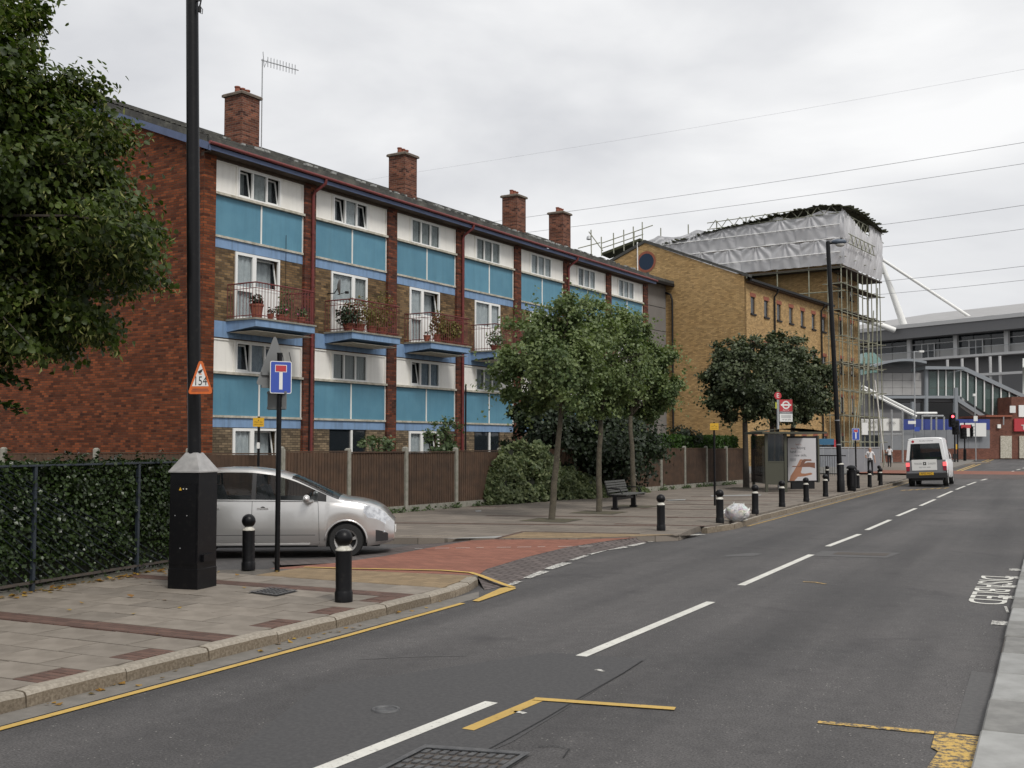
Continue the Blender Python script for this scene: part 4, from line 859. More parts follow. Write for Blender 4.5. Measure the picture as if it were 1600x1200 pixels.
# ------------------------------------------------------------------ timber fence with concrete posts
FN = thing('timber_fence', 'long brown board fence with concrete posts in front of the flats', 'fence', (0, 0, PZ))
def fx(y): return -15.55 + (y - 22) * .107
FH = 1.58; NPANEL = 13
def fence_run(root, p0, d, n, pitch, hfun):
    """d: unit direction; panels of overlapping boards, gravel board below, posts proud in front"""
    p0, d = Vector(p0), Vector(d); ang = math.atan2(d.y, d.x)
    bm_ = M(); nbd = 21; w = (pitch - .1) / nbd
    for k in range(nbd):
        x = .06 + k * w; y = .012 if k % 2 else -.004
        bm_.add([(x, -.028, .17), (x+w+.012, -.012, .17), (x+w+.012, 0.0, .17), (x, 0, .17), (x, -.028, 1.58), (x+w+.012, -.012, 1.58), (x+w+.012, 0, 1.58), (x, 0, 1.58)],
                [(0, 1, 5, 4), (4, 5, 6, 7), (1, 2, 6, 5), (0, 4, 7, 3), (2, 3, 7, 6)])
    bmesh_ = bm_.mesh('boards', K['fence']); gm = M().box(.05, pitch-.05, -.03, .03, 0, .165).mesh('gravel_board', K['conc'])
    rm = M().box(.04, pitch-.04, -.04, .03, 1.585, 1.615).mesh('capping', K['fence'])
    pm = M().cbox(-.055, .055, -.065, .06, -.05, 1.70, .03).mesh('post', K['conc'])
    r = random.Random(n)
    for k in range(n + 1):
        q = p0 + d * pitch * k; link('post', pm, root, (q.x, q.y, r.uniform(-.03, .03)), ang)
        if k < n:
            s = r.uniform(-.04, .025); tl = r.uniform(-.008, .008)
            link('boards', bmesh_, root, (q.x, q.y, s), (r.uniform(-.012, .012), tl, ang), kind='stuff'); link('gravel_board', gm, root, (q.x, q.y, 0), ang); link('capping', rm, root, (q.x, q.y, s), ang)
dv = Vector((.107, 1)).normalized()
fence_run(FN, (fx(19.84), 19.84, 0), (dv.x, dv.y, 0), NPANEL, 2.26 * math.hypot(1, .107), None)
FN2 = thing('timber_fence', 'brown board fence turning behind the silver car and hedge', 'fence', (0, 0, PZ))
fence_run(FN2, (fx(19.84) - 12*2.12*ux*1.0, 19.84 - 12*2.12*uy, 0), (ux, uy, 0), 12, 2.12, None)

# ------------------------------------------------------------------ hedge with railings, garden behind
GRD = sheet('garden', [(-60, -10), (-10.9, -10), (-10.75, 7), (-11.55, 11.9), (-13.2, 11.0), (-60, -12)], PZ - .03, K['soil'], None, kind='structure', label='bare garden soil behind the hedge')
hd = (rail1 - rail0).normalized(); hn = Vector((-hd.y, hd.x))       # towards the garden
h0, hL = Vector((-10.60, 5.5)), 6.75
HG = thing('clipped_hedge', 'dense dark green clipped hedge behind the blue grey railings', 'hedge', (h0.x, h0.y, PZ), math.atan2(hd.y, hd.x))
M().box(0, hL-.1, .14, .85, .1, 1.50).obj('stems', K['core'], HG)  # one solid near-black box filling the hedge
g = np.random.default_rng(21); n = 36000
fr = g.random(n); u = g.random(n) * hL; front = fr < .62; top = (fr >= .62) & (fr < .88)
x = u.copy(); y = np.where(front, .045 + g.normal(0, .04, n), g.random(n) * .9); z = np.where(front, .06 + g.random(n) ** .8 * 1.46, 1.50 + g.normal(0, .025, n))
x = np.where(~front & ~top, hL - .1 + g.normal(0, .04, n), x); z = np.where(~front & ~top, g.random(n) * 1.5, z)
bump_ = np.array([noise.noise(Vector((a*2.2, c*2.2, 3))) for a, c in zip(x, z)]); y = y - np.where(front, bump_ * .05, 0); z = z + np.where(top, bump_ * .05, 0)
keep = ~(front & (bump_ < -.33) & (g.random(n) < .6)) & ~(front & (z < .35) & (g.random(n) < .55))
P = np.stack([x, y, z], 1)[keep]; O = np.where(front[keep, None], [0, -1, .2], np.where(top[keep, None], [0, 0, 1], [1, 0, 0]))
sh_n = 900; sx_ = np.repeat(g.random(60) * hL, 15); P = np.concatenate([P, np.stack([sx_ + g.normal(0, .02, sh_n), np.repeat(g.random(60)*.8 + .05, 15) + g.normal(0, .02, sh_n), 1.5 + g.random(sh_n) * np.repeat(g.random(60)*.22, 15)], 1)]); O = np.concatenate([O, np.tile([0, 0, 1.], (sh_n, 1))])
leaf_mesh('leaves', P, .05, K['hedge'], HG, .15, 5, O, kind='stuff')
mb = M(); gg = random.Random(4)
for k in range(70):
    a = gg.uniform(0, hL); mb.tube([(a, .2, 0), (a+gg.uniform(-.1, .1), .16, .3), (a+gg.uniform(-.2, .2), .2, .7)], [.012, .01, .006], 4)
mb.obj('twigs', K['barkd'], HG, kind='stuff')
RL = thing('railing', 'thin blue grey metal railing in front of the hedge', 'railing', (h0.x, h0.y, PZ), math.atan2(hd.y, hd.x))
rmat = mat('blue_grey_rail', (.022, .030, .040), .5)
for xx in (.3, 1.95, 3.72, 5.62): M().box(xx-.022, xx+.022, -.02, .025, 0, 1.52).obj('post', rmat, RL)
M().box(0, hL-.25, -.025, .02, 1.51, 1.533).obj('top_rail', rmat, RL); M().box(0, hL-.25, -.02, .02, .1, .13).obj('bottom_rail', K['rust'], RL)
mb = M()
for k in range(31): mb.cyl((.1 + k*.208, 0, .11), (.1 + k*.104, 0, 1.5), .006, n=5, caps=False)
mb.obj('bars', rmat, RL, kind='stuff')
M().box(0, hL, .04, .16, -.03, .045).obj('edging', K['conc'], RL)
c0 = Vector((h0.x, h0.y, PZ)); LP = []
for k in range(130):
    a = abs(g.normal(0, 1)) ; t = g.uniform(2.6, 6.6); q = Vector((h0.x, h0.y)) + hd * t - hn * (-.02 + abs(g.normal(0, .10)) + (g.random() < .06) * g.random() * 1.6); LP.append((q.x, q.y, PZ + .012))
leaf_mesh('fallen_leaves', np.array(LP), .07, K['dryleaf'], None, 1.5, 9, np.tile([0, 0, 2.5], (len(LP), 1)), kind='stuff', label='yellow and brown leaves fallen along the foot of the railing')

leaf_mesh('litter', np.array(LITTER), .055, K['dryleaf'], None, 1.5, 19, np.tile([0, 0, 2.5], (len(LITTER), 1)), kind='stuff', label='dry leaves and scraps strewn in the gutter and over the slabs')
# ------------------------------------------------------------------ trees and shrubs
cc = AT(-190, 340, 14.2)
LT = tree('lime_tree', 'large leafy lime tree overhanging from the garden on the left edge', (cc.x-.2, cc.y, 0), (cc.x, cc.y, 3.6), (cc.x, cc.y, cc.z+.25), (2.75, 2.75, 2.55), 480, 110, .088, K['lime'], K['barkd'], 13, .22, rc=.15, nspr=0, spl=.42, limbs=40, rnd=True, up=.15, shell=.5, rough=.22)
gl = np.random.default_rng(17); PB, OB, VB, BB = [], [], [], []; mbt = M(); lo = Vector(LT.location); cen = Vector((cc.x, cc.y, cc.z + .1))
for (tx, ty) in [(48, -30), (62, 20), (58, 70), (40, 110), (118, 118), (150, 140), (175, 165), (120, 185), (205, 208), (150, 240), (190, 270), (215, 312), (200, 340), (268, 362), (232, 385), (240, 432), (195, 455), (175, 500), (150, 515), (95, 545), (60, 535), (20, 550), (60, 400), (80, 300), (90, 220), (30, 180), (20, 460), (120, 430), (140, 370), (10, 20)]:
    for rep in range(3):
        dd_ = 14.2 + gl.normal(0, .55); tip = AT(tx - 14*rep + gl.normal(0, 5), ty + gl.normal(0, 6), dd_); ax = tip - cen; L_ = ax.length; ax.normalize()
        mbt.tube([cen + ax*L_*.3 - lo, cen + ax*L_*.7 + Vector((0, 0, .1)) - lo, tip - lo], [.03, .015, .004], 4)
        for k in range(9):
            f = 1 - .48 * gl.random() ** 1.3; q = np.array(cen + ax * L_ * f) + gl.normal(size=3) * np.array([.13, .13, .10]) * (1.25 - f)*2.2; n_ = int(gl.uniform(35, 75)); s_ = .13 * (1.35 - f) + .05
            off_ = gl.normal(size=(n_, 3)) * np.array([s_, s_, s_*.65]) + np.array(ax)[None] * gl.normal(size=(n_, 1)) * .12; off_[:, 2] -= np.abs(off_[:, 0]) * .25
            PB.append(q + off_); OB.append(np.repeat([np.array(ax) + [0, 0, .5]], n_, 0)); VB.append(np.full(n_, np.clip(.45 + gl.normal(0, .15), 0, 1))); BB.append((q + off_)[::3] - [0, 0, .04])
for (xa, ya, xb, yb) in ((-30, 570, 48, 604), (-30, 622, 38, 642), (-10, 590, 20, 590)):
    for k in range(9):
        q = np.array(AT(xa + (xb-xa)*(k+.5)/9, ya + (yb-ya)*(k+.5)/9, 13.6)); n_ = 7; PB.append(q + gl.normal(size=(n_, 3))*.035); OB.append(np.tile([0, 0, 1.], (n_, 1))); VB.append(np.full(n_, .2))
    mbt.tube([AT(xa, ya, 13.6) - lo, AT(xb, yb, 13.6) - lo], .006, 4)
leaf_mesh('bough_leaves', np.concatenate(PB) - np.array(lo), .082, K['lime'], LT, .2, 78, np.concatenate(OB), True, var=np.concatenate(VB), kind='stuff'); mbt.obj('boughs', K['barkd'], LT)
BB = np.concatenate(BB); leaf_mesh('bracts', BB - np.array(lo), .10, K['bract'], LT, -.2, 77, None, False, .14, 1.6)
for (n_, px, by, tx, ty, cx_, cy_, d, rx, rz, sd_, lab) in [
    (0, 862, 812, 877, 640, 868, 566, 25.7, 1.55, 1.5, 31, 'young street tree with a leaning trunk, nearest of the three by the bench'),
    (1, 936, 800, 938, 650, 930, 565, 28.6, 1.62, 1.8, 44, 'middle street tree with a straight trunk just before the bench'),
    (2, 990, 790, 985, 650, 1003, 600, 31.5, 1.2, 1.6, 52, 'furthest of the three street trees, rising behind the bench')]:
    b = G(px, by, PZ); t_ = AT(tx, ty, d + (.2 if n_ else 0)); c = AT(cx_, cy_, d + .3); gz = random.Random(sd_)
    LB_ = [[(868, 585, 70), (812, 572, 46), (850, 520, 52), (905, 540, 55), (885, 488, 34), (800, 610, 28), (900, 620, 36), (835, 630, 26)], [(930, 570, 66), (915, 498, 44), (955, 520, 46), (890, 560, 40), (960, 610, 42), (925, 635, 32)], [(1000, 578, 50), (985, 525, 34), (1030, 560, 30), (1040, 605, 30), (1010, 630, 36), (965, 620, 34)]][n_]
    lob = [(AT(x_, y_, d + .3 + gz.uniform(-.5, .5)), r_ * d / FPX) for x_, y_, r_ in LB_]
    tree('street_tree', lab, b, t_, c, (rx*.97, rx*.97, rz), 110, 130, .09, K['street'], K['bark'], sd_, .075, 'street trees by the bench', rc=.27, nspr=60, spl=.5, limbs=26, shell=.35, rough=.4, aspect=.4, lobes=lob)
for (px, by, cx_, cy_, d, rx, rz, sd_, lab) in [(1166, 762, 1163, 602, 44.5, 1.8, 1.85, 61, 'dark round-headed tree before the bus shelter'), (1203, 755, 1214, 588, 49, 2.1, 1.95, 66, 'dark round-headed tree whose trunk stands behind the bus shelter'), (1232, 752, 1256, 603, 53, 1.5, 1.75, 69, 'dark round-headed tree behind the shelter closest to the tall lamp post')]:
    b = G(px, by, PZ) if d < 45 else Vector((*AT(px, 700, d)[:2], PZ)); c = AT(cx_, cy_, d); t_ = Vector((b.x*.6 + c.x*.4, b.y*.6 + c.y*.4, c.z - rz*.62)); gz = random.Random(sd_)
    LB_ = {61: [(1160, 605, 52), (1128, 592, 32), (1150, 560, 38), (1120, 625, 24), (1185, 635, 30), (1145, 645, 22)], 66: [(1210, 590, 56), (1190, 595, 46), (1185, 548, 36), (1228, 552, 34), (1215, 640, 36), (1240, 620, 38)], 69: [(1262, 600, 40), (1245, 560, 28), (1285, 585, 22), (1280, 630, 26), (1255, 645, 24)]}[sd_]
    lob = [(AT(x_, y_, d + gz.uniform(-.6, .6)), r_ * d / FPX) for x_, y_, r_ in LB_]
    tree('street_tree', lab, b, t_, c, (rx, rx, rz), 110, 95, .14, K['stopl'], K['barkd'], sd_, .12, 'street trees by the bus stop', rc=.22, nspr=45, spl=.35, limbs=18, shell=.3, rough=.35, aspect=.4, lobes=lob)
def bush(name, label, c, rad, nclump, per, leaf, m, seed, rc=.3, cat='bush', floor=PZ, aspect=.5):
    c = Vector(c); t = thing(name, label, cat, (c.x, c.y, floor))
    P, O, C, Vv = crown_points((0, 0, c.z-floor), rad, nclump, per, seed, rc, flat=.1, shell=.4)
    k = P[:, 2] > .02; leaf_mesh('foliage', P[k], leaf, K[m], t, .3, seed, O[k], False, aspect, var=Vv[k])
    mb = M(); r = random.Random(seed)
    for q in C[:24]: mb.tube([(r.uniform(-.2, .2), r.uniform(-.2, .2), 0), Vector(q) * .55 + Vector((0, 0, .1)), Vector(q)], [.035, .02, .006], 5)
    mb.obj('stems', K['barkd'], t); return t
bush('evergreen_bush', 'big dark evergreen bush hanging over the fence behind the three street trees', AT(948, 690, 37.2), (1.75, 1.75, 1.6), 105, 150, .12, 'darkbush', 81)
bush('evergreen_bush', 'dark evergreen bush behind the fence beside the ivy', AT(850, 675, 36), (1.25, 1.25, 1.45), 60, 130, .13, 'darkbush', 83)
bush('garden_shrub', 'slender green shrub rising behind the fence at the third bay', AT(688, 688, 31), (.55, .55, .62), 26, 45, .09, 'shrub', 85)
bush('garden_shrub', 'small weedy shrub behind the fence at the second bay', AT(590, 698, 29), (.5, .5, .32), 16, 35, .08, 'shrub', 86)
bush('garden_shrub', 'low green shrub at the left end of the clipped garden hedge', AT(1062, 690, 46), (.8, .8, .6), 22, 60, .11, 'darkbush', 87)
# weeds along the foot of the fence
gw = np.random.default_rng(12); WP = []
for k in range(60):
    y_ = gw.uniform(20.5, 48.5); nn = int(gw.uniform(8, 40)); WP.append(np.stack([fx(y_) + .07 + np.abs(gw.normal(0, .06, nn)), y_ + gw.normal(0, .12, nn), PZ + np.abs(gw.normal(0, .06, nn))], 1))
leaf_mesh('weeds', np.concatenate(WP), .09, K['shrub'], None, .2, 3, None, False, .35, kind='stuff', label='scattered weeds growing along the foot of the board fence')
# ivy heaped over the fence
IV = thing('ivy', 'mass of pale green ivy tumbling over the fence onto the footway', 'ivy', (fx(31), 31, PZ))
gi = np.random.default_rng(8); n = 20000; yy = gi.uniform(28.0, 38.6, n)
topz = np.interp(yy, [28.0, 28.4, 29, 30.5, 31.4, 32.0, 33.0, 34.2, 35.5, 38.6], [.3, 1.35, 1.72, 1.85, 1.7, 1.1, .85, .6, .35, .1]); topz = topz * (1 + .12*np.array([noise.noise(Vector((a*1.7, 0, 0))) for a in yy]))
t = gi.random(n) ** .75; zz = topz * t
thick = np.interp(yy, [28, 29, 32, 33.5, 36, 38.6], [.15, .4, .7, .95, .7, .3]) * (1 - .62 * t) + np.array([noise.noise(Vector((a*2.3, b*2.3, 5))) for a, b in zip(yy, zz)]) * .34
xx = fx(yy) + np.abs(thick) * (.8 + .2 * gi.random(n)); 
leaf_mesh('leaves', np.stack([xx - fx(31), yy - 31, zz], 1), .10, K['ivy'], IV, .1, 4, np.tile([1, -.3, .3], (n, 1)), False, .6, kind='stuff')
mb = M(); yb = np.linspace(28.2, 38.4, 30)
tz = np.interp(yb, [28.0, 28.4, 29, 30.5, 31.6, 32.3, 33.2, 34.5, 36, 38.6], [.2, 1.2, 1.6, 1.7, 1.6, 1.1, .85, .6, .3, .05]); tk = np.interp(yb, [28, 29, 32, 33.5, 36, 38.6], [.05, .25, .5, .7, .5, .1])
for k in range(29):
    a, b = (fx(yb[k]) - fx(31), yb[k]-31), (fx(yb[k+1]) - fx(31), yb[k+1]-31)
    mb.add([(a[0]+tk[k], a[1], 0), (b[0]+tk[k+1], b[1], 0), (b[0]+.1, b[1], tz[k+1]), (a[0]+.1, a[1], tz[k])], [(0, 1, 2, 3)])
mb.obj('stems', K['core'], IV)  # near-black backing sheet behind the ivy leaves
PH = thing('privet_hedge', 'bright green level-topped hedge standing above the far end of the fence', 'hedge', (fx(43)-.9, 43, PZ), -math.atan(.107))
M().box(-.45, .45, -6.5, 6.3, 0, 1.95).obj('stems', K['core'], PH)  # solid near-black box inside the leaf shell
n = 9000; fq = gi.random(n); P = np.stack([np.where(fq < .5, .5 + gi.normal(0, .05, n), gi.uniform(-.55, .55, n)), gi.uniform(-6.6, 6.5, n), np.where(fq < .5, gi.uniform(.9, 2.08, n), 2.06 + gi.normal(0, .04, n))], 1)
P = np.concatenate([P, np.stack([gi.uniform(-.5, .5, 900), np.full(900, -6.6), gi.uniform(.8, 2.1, 900)], 1), np.stack([gi.uniform(-.5, .5, 900), np.full(900, 6.45), gi.uniform(.8, 2.1, 900)], 1)])
leaf_mesh('leaves', P, .11, K['hedgetop'], PH, .3, 6, None, kind='stuff')

# ------------------------------------------------------------------ street furniture
# lamp column with its square base cabinet
lc = G(308, 922, PZ); la = .21; lr = R(9)
LPc = thing('lamp_column', 'tall black lamp column rising from a square black base cabinet with silver cone', 'street lamp', lc + Vector((-la*math.cos(lr) - la*math.sin(lr), -la*math.sin(lr) + la*math.cos(lr), 0)), lr)
mb = M(); mb.cbox(-la, la, -la, la, 0, .25, .006).box(-la+.006, la-.006, -la+.006, la-.006, .25, 1.43); mb.obj('cabinet', K['black'], LPc)
M().box(-la+.03, la-.03, -la-.0015, -la+.004, .3, 1.28).box(-la+.04, la-.02, -la-.004, -la, 1.284, 1.29).obj('cabinet_door', K['black'], LPc)
M().box(la-.004, la+.03, -.12, .13, .33, .42).obj('hinge_box', K['black'], LPc)
for x_, z_ in ((-.12, .9), (.05, .9), (-.04, .5)): M().sphere((x_, -la-.004, z_), .008, 6).obj('bolt', K['galv'], LPc)
M().add([(-.07, -la-.003, 1.21), (-.03, -la-.003, 1.21), (-.05, -la-.003, 1.25)], [(0, 1, 2)]).obj('warning_label', K['signy'], LPc); M().box(-.015, .0, -la-.004, -la, 1.222, 1.236).box(.03, .045, -la-.004, -la, 1.222, 1.236).obj('stud', K['wband'], LPc)
mb = M(); b = la + .012; q = [(-b, -b, 1.43), (b, -b, 1.43), (b, b, 1.43), (-b, b, 1.43)]; r_ = .075; qt = [(-r_, -r_, 1.675), (r_, -r_, 1.675), (r_, r_, 1.675), (-r_, r_, 1.675)]
mb.add(q + [(p[0], p[1], 1.445) for p in q] + qt, [(0, 1, 5, 4), (1, 2, 6, 5), (2, 3, 7, 6), (3, 0, 4, 7), (4, 5, 9, 8), (5, 6, 10, 9), (6, 7, 11, 10), (7, 4, 8, 11), (8, 9, 10, 11), (3, 2, 1, 0)]); mb.obj('cone', K['silver'], LPc)
lean = Vector((-ux, -uy, 0)) * .021; lean.rotate(Matrix.Rotation(-lr, 3, 'Z'))
def lp(z): return Vector((0, 0, z)) + lean * (z - 1.6)
mb = M(); mb.tube([lp(1.55), lp(1.75), lp(5), lp(9.6)], [.085, .083, .082, .074], 18); mb.obj('column', K['black'], LPc, smooth=40)
mb = M(); mb.tube([lp(9.5), lp(9.9) + Vector((.2, 0, 0)), lp(10.1) + Vector((.7, 0, 0))], .04, 8).lathe([(.02, 10.0), (.28, 9.98), (.2, 10.12), (.05, 10.2)], 12, (lp(10).x + .9, lp(10).y)); mb.obj('lantern', K['greyback'], LPc)
cl = lp(7.36) + Vector((.13, -.03, 0)); mb = M(); mb.tube([lp(7.45), cl + Vector((.02, 0, .08)), cl], .012, 5).tube([cl, cl + Vector((0, 0, -.07))], .022, 6).tube([cl + Vector((.01, 0, 0)), cl + Vector((.045, 0, -.04)), cl + Vector((.04, 0, -.1)), cl + Vector((.005, 0, -.08))], .005, 4); mb.obj('cable_clamp', K['blackm'], LPc)
# 154 warning plate
vdir = Vector((ux, uy, 0)); tocam = Vector((uy, -ux, 0))
def plate_frame(p, yaw=0.0):                      # upright frame at p: x to the viewer's right, y up, z towards the viewer; yaw turns it about the vertical
    e = vdir.copy(); e.rotate(Matrix.Rotation(yaw, 3, 'Z')); return frame_mat(p, e, (0, 0, 1))
def flat(poly, d=.004): return M().ext([(x, y, 0) for x, y in poly], (0, 0, d))
def placed(mb, name, m, parent, F, **k):
    me = mb.mesh(name, m); me.transform(F); return link(name, me, parent, **k)
def rrect(w, h, r, n=4):
    out = []
    for cx_, cy_, a0 in ((w/2-r, h/2-r, 0), (-w/2+r, h/2-r, 90), (-w/2+r, -h/2+r, 180), (w/2-r, -h/2+r, 270)):
        for i in range(n+1): a = R(a0 + 90*i/n); out.append((cx_ + r*math.cos(a), cy_ + r*math.sin(a)))
    return out
def rtri(pts, r, n=4):
    out = []; k = len(pts)
    for i in range(k):
        p, a, b = Vector(pts[i]), Vector(pts[i-1]), Vector(pts[(i+1) % k]); u_, v_ = (a-p).normalized(), (b-p).normalized(); half_ = u_.angle(v_)/2
        d_ = r / math.tan(half_); s_, e_ = p + u_*d_, p + v_*d_; c_ = p + (u_+v_).normalized() * r / math.sin(half_)
        a0 = math.atan2((s_-c_).y, (s_-c_).x); a1 = math.atan2((e_-c_).y, (e_-c_).x); da = (a1-a0+math.pi) % (2*math.pi) - math.pi
        out += [(c_.x + r*math.cos(a0+da*j/n), c_.y + r*math.sin(a0+da*j/n)) for j in range(n+1)]
    return out
wp = AT(313.5, 587, 13.25)
WS = thing('warning_plate', 'small orange and white triangular plate numbered 154 on the lamp column', 'sign', wp); F = plate_frame((0, 0, 0), R(-4))
placed(flat(rtri([(0, .245), (-.16, -.225), (.16, -.225)], .03)), 'plate', K['orange'], WS, F)
F1 = F @ Matrix.Translation((0, 0, .0055)); placed(flat([(0, .15), (-.105, -.13), (.105, -.13)], .0005), 'white_field', K['signw'], WS, F1)
text_mesh('154', .16, K['ink'], 'lettering', WS, F @ Matrix.Translation((0, -.07, .007)), .0003, .72)
placed(flat([(-.035, .06), (.0, .08), (.03, .095), (.02, .06), (.0, .04), (-.02, .035)], .0004), 'bird_emblem', K['ink'], WS, F @ Matrix.Translation((0, -.01, .007)))
placed(flat([(-.02, .004), (0, .012), (.02, .004), (.02, 0), (-.02, 0)], .0004), 'mark', K['orange'], WS, F @ Matrix.Translation((0, .015, .007)))
for yv, w_ in ((-.165, .2), (-.187, .22)): placed(flat([(-w_/2, yv-.006), (w_/2, yv-.006), (w_/2, yv+.006), (-w_/2, yv+.006)], .0004), 'small_print', K['terra'], WS, F1)
M().tube([tuple(-tocam * .01 + Vector((0, 0, .05)) - vdir*.03), tuple(-tocam * .1 + Vector((0, 0, .05)) - vdir*.09)], .012, 5).obj('bracket', K['galv'], WS)
# posts with signs
def post(root, h, r, m='black', z0=0): M().cyl((0, 0, z0), (0, 0, h), r, n=12).obj('post', K[m], root, smooth=40)
SP = thing('road_sign', 'blue no through road sign on a black post with grey sign backs behind it', 'sign', G(433, 893, PZ)); post(SP, 3.05, .036)
M().cyl((0, 0, 3.05), (0, 0, 3.07), .04, n=12).obj('cap', K['blackm'], SP)
def dead_end(root, zc, s, yaw, off=(0, 0, 0)):
    F = plate_frame(Vector((0, 0, zc)) + tocam*.05 + Vector(off), yaw)
    placed(flat(rrect(.36*s, .53*s, .03*s)), 'plate', K['signw'], root, F); placed(flat(rrect(.335*s, .505*s, .022*s), .0008), 'blue_field', K['signb'], root, F @ Matrix.Translation((0, 0, .0045)))
    F2 = F @ Matrix.Translation((0, 0, .006)); placed(flat([(-.028*s, -.20*s), (.028*s, -.20*s), (.028*s, .10*s), (-.028*s, .10*s)], .0004), 'stem_mark', K['signw'], root, F2)
    placed(flat([(-.098*s, .085*s), (.098*s, .085*s), (.098*s, .205*s), (-.098*s, .205*s)], .0004), 'bar_edge', K['signw'], root, F2); placed(flat([(-.088*s, .095*s), (.088*s, .095*s), (.088*s, .195*s), (-.088*s, .195*s)], .0004), 'red_bar', K['signr'], root, F2 @ Matrix.Translation((0, 0, .001)))
dead_end(SP, 2.72, .86, R(28), tuple(vdir*.03))
F = plate_frame(Vector((0, 0, 2.93)) - tocam*.08 - vdir*.09, R(52)); placed(flat(rtri([(0, .42), (-.33, -.32), (.33, -.32)], .03)), 'triangle_back', K['greyback'], SP, F)
for yv in (-.16, -.34): placed(M().box(-.24, .24, yv-.02, yv+.02, .005, .03), 'sign_rail', K['greyback'], SP, F)
F = plate_frame(Vector((0, 0, 2.40)) - tocam*.05 - vdir*.04, R(-25)); placed(flat(rrect(.33, .27, .02)), 'plate_back', K['greyback'], SP, F)
for yv in (.11, -.11): placed(M().box(-.16, .16, yv-.015, yv+.015, .005, .025), 'sign_rail', K['greyback'], SP, F)
def yellow_post(label, loc, h, s, yaw):
    t = thing('parking_sign', label, 'sign', loc); post(t, h, .03)
    F = plate_frame(Vector((0, 0, h - .13)) + tocam*.035, yaw); placed(flat(rrect(.25*s, .2*s, .012)), 'plate', K['signy'], t, F)
    F2 = F @ Matrix.Translation((0, 0, .0045)); placed(flat([(-.015, .03), (.015, .03), (0, .06)], .0004), 'mark', K['ink'], t, F2)
    text_mesh('Mon - Sat', .045*s, K['ink'], 'lettering', t, F2 @ Matrix.Translation((0, .005, 0)), .0002); text_mesh('8.30am-6.30pm', .033*s, K['ink'], 'lettering', t, F2 @ Matrix.Translation((0, -.05*s, 0)), .0002)
    return t
yp = AT(404, 700, 24.3); yt = yellow_post('small yellow parking plate on a black post behind the silver car', (yp.x, yp.y, PZ), 2.4, 1.0, 0)
placed(flat(rrect(.07, .14, .02)), 'sticker', K['signw'], yt, plate_frame(Vector((0, 0, 1.75)) + tocam*.032))
yellow_post('small yellow parking plate on a black post above the rubbish bag', G(1117, 790, PZ), 2.42, .98, R(-8))
# bollards
def bollard_proto():
    t = thing('bollard', '', 'bollard', group='black ball-topped bollards')
    M().lathe([(.098, 0), (.098, .10), (.091, .115), (.088, .13), (.088, .555), (.083, .56)], 20).obj('shaft', K['black'], t, smooth=35)
    M().lathe([(.089, .555), (.089, .565), (.055, .605), (.05, .625)], 20).obj('collar', K['wband'], t, smooth=35)
    b = M(); b.sphere((0, 0, .69), .098, 20); b.obj('ball', K['black'], t, smooth=True); return t
bp = bollard_proto()
for k, (px, py, s, lab) in enumerate([
    (537, 940, 1.04, 'black ball-topped bollard nearest the kerb, in front of the car wheel'), (388, 890, 1.0, 'black ball-topped bollard between the lamp column and the blue sign post'),
    (1033, 829, .95, 'black bollard standing alone at the corner beyond the side road'), (1125, 817, .96, 'black bollard immediately left of the rubbish bag'),
    (1180, 803, .95, 'black bollard immediately right of the rubbish bag'), (1222, 792, .96, 'black bollard in front of the bus stop pole'),
    (1260, 784, .96, 'black bollard in front of the poster panel'), (1290, 776, .98, 'black bollard between the poster panel and the tall lamp post'),
    (1340, 763, .95, 'black bollard just right of the litter bin'), (1359, 761, .93, 'black bollard in front of the woman in white'),
    (1376, 758, .96, 'black bollard at the end of the kerb line before the van'), (1293, 752, .95, 'small far bollard set back beside the railings'), (1374, 751, .95, 'far bollard showing its ball above the last one in the kerb line')]):
    o = bp if k == 0 else copy_tree(bp); o.location = G(px, py, PZ); o.scale = (s, s, s); o['label'] = lab; o.rotation_euler = (rng.uniform(-.012, .012), rng.uniform(-.012, .012), rng.uniform(0, 6))
# litter bin
LB = thing('litter_bin', 'stout black round litter bin with a domed lid beside the tall lamp post', 'litter bin', G(1331, 767, PZ))
M().lathe([(.15, 0), (.165, .05), (.16, .12), (.175, .14), (.175, .78), (.16, .79)], 20).obj('drum', K['black'], LB, smooth=35); M().lathe([(.12, .78), (.12, .84), (.19, .845), (.19, .89), (.14, .95), (.05, .98)], 20).obj('lid', K['black'], LB, smooth=35)
for a in range(4): M().box(.14, .185, -.035, .035, .2, .7).obj('rib', K['blackm'], LB, None, (0, 0, a*math.pi/2+.4))
# tall lamp post
TL = thing('lamp_post', 'tall black lamp post with a grey hooded lantern beyond the bus shelter', 'street lamp', G(1314, 769, PZ)); lv = -vdir * .036
mb = M(); mb.lathe([(.145, 0), (.145, .42), (.135, .44), (.13, 1.02), (.12, 1.04)], 14); mb.obj('base', K['black'], TL, smooth=35); M().lathe([(.132, 1.03), (.1, 1.07), (.08, 1.08)], 14).obj('ring', K['wband'], TL)
def tp_(z): return Vector((0, 0, z)) + lv * z
M().tube([tp_(1.0), tp_(5), tp_(9.35), tp_(9.4)], [.092, .085, .078, .07], 12).obj('column', K['black'], TL, smooth=40)
for z in (1.75, 2.65): M().cyl(tp_(z), tp_(z+.035), .096, n=12).obj('band', K['galv'], TL)
hd_ = tp_(9.35) + vdir * .12; M().cyl(tp_(9.33), hd_ + vdir*.1, .05, n=8).obj('arm', K['black'], TL)
mb = M(); mb.sphere((0, 0, 0), .30, 14, sc3=(1, .55, .36)); me = mb.mesh('lantern', mat('lantern_grey', (.07, .09, .12), .5), True); me.transform(frame_mat(hd_ + vdir*.30 + Vector((0, 0, .03)), vdir, (-uy, ux, 0))); link('lantern', me, TL)
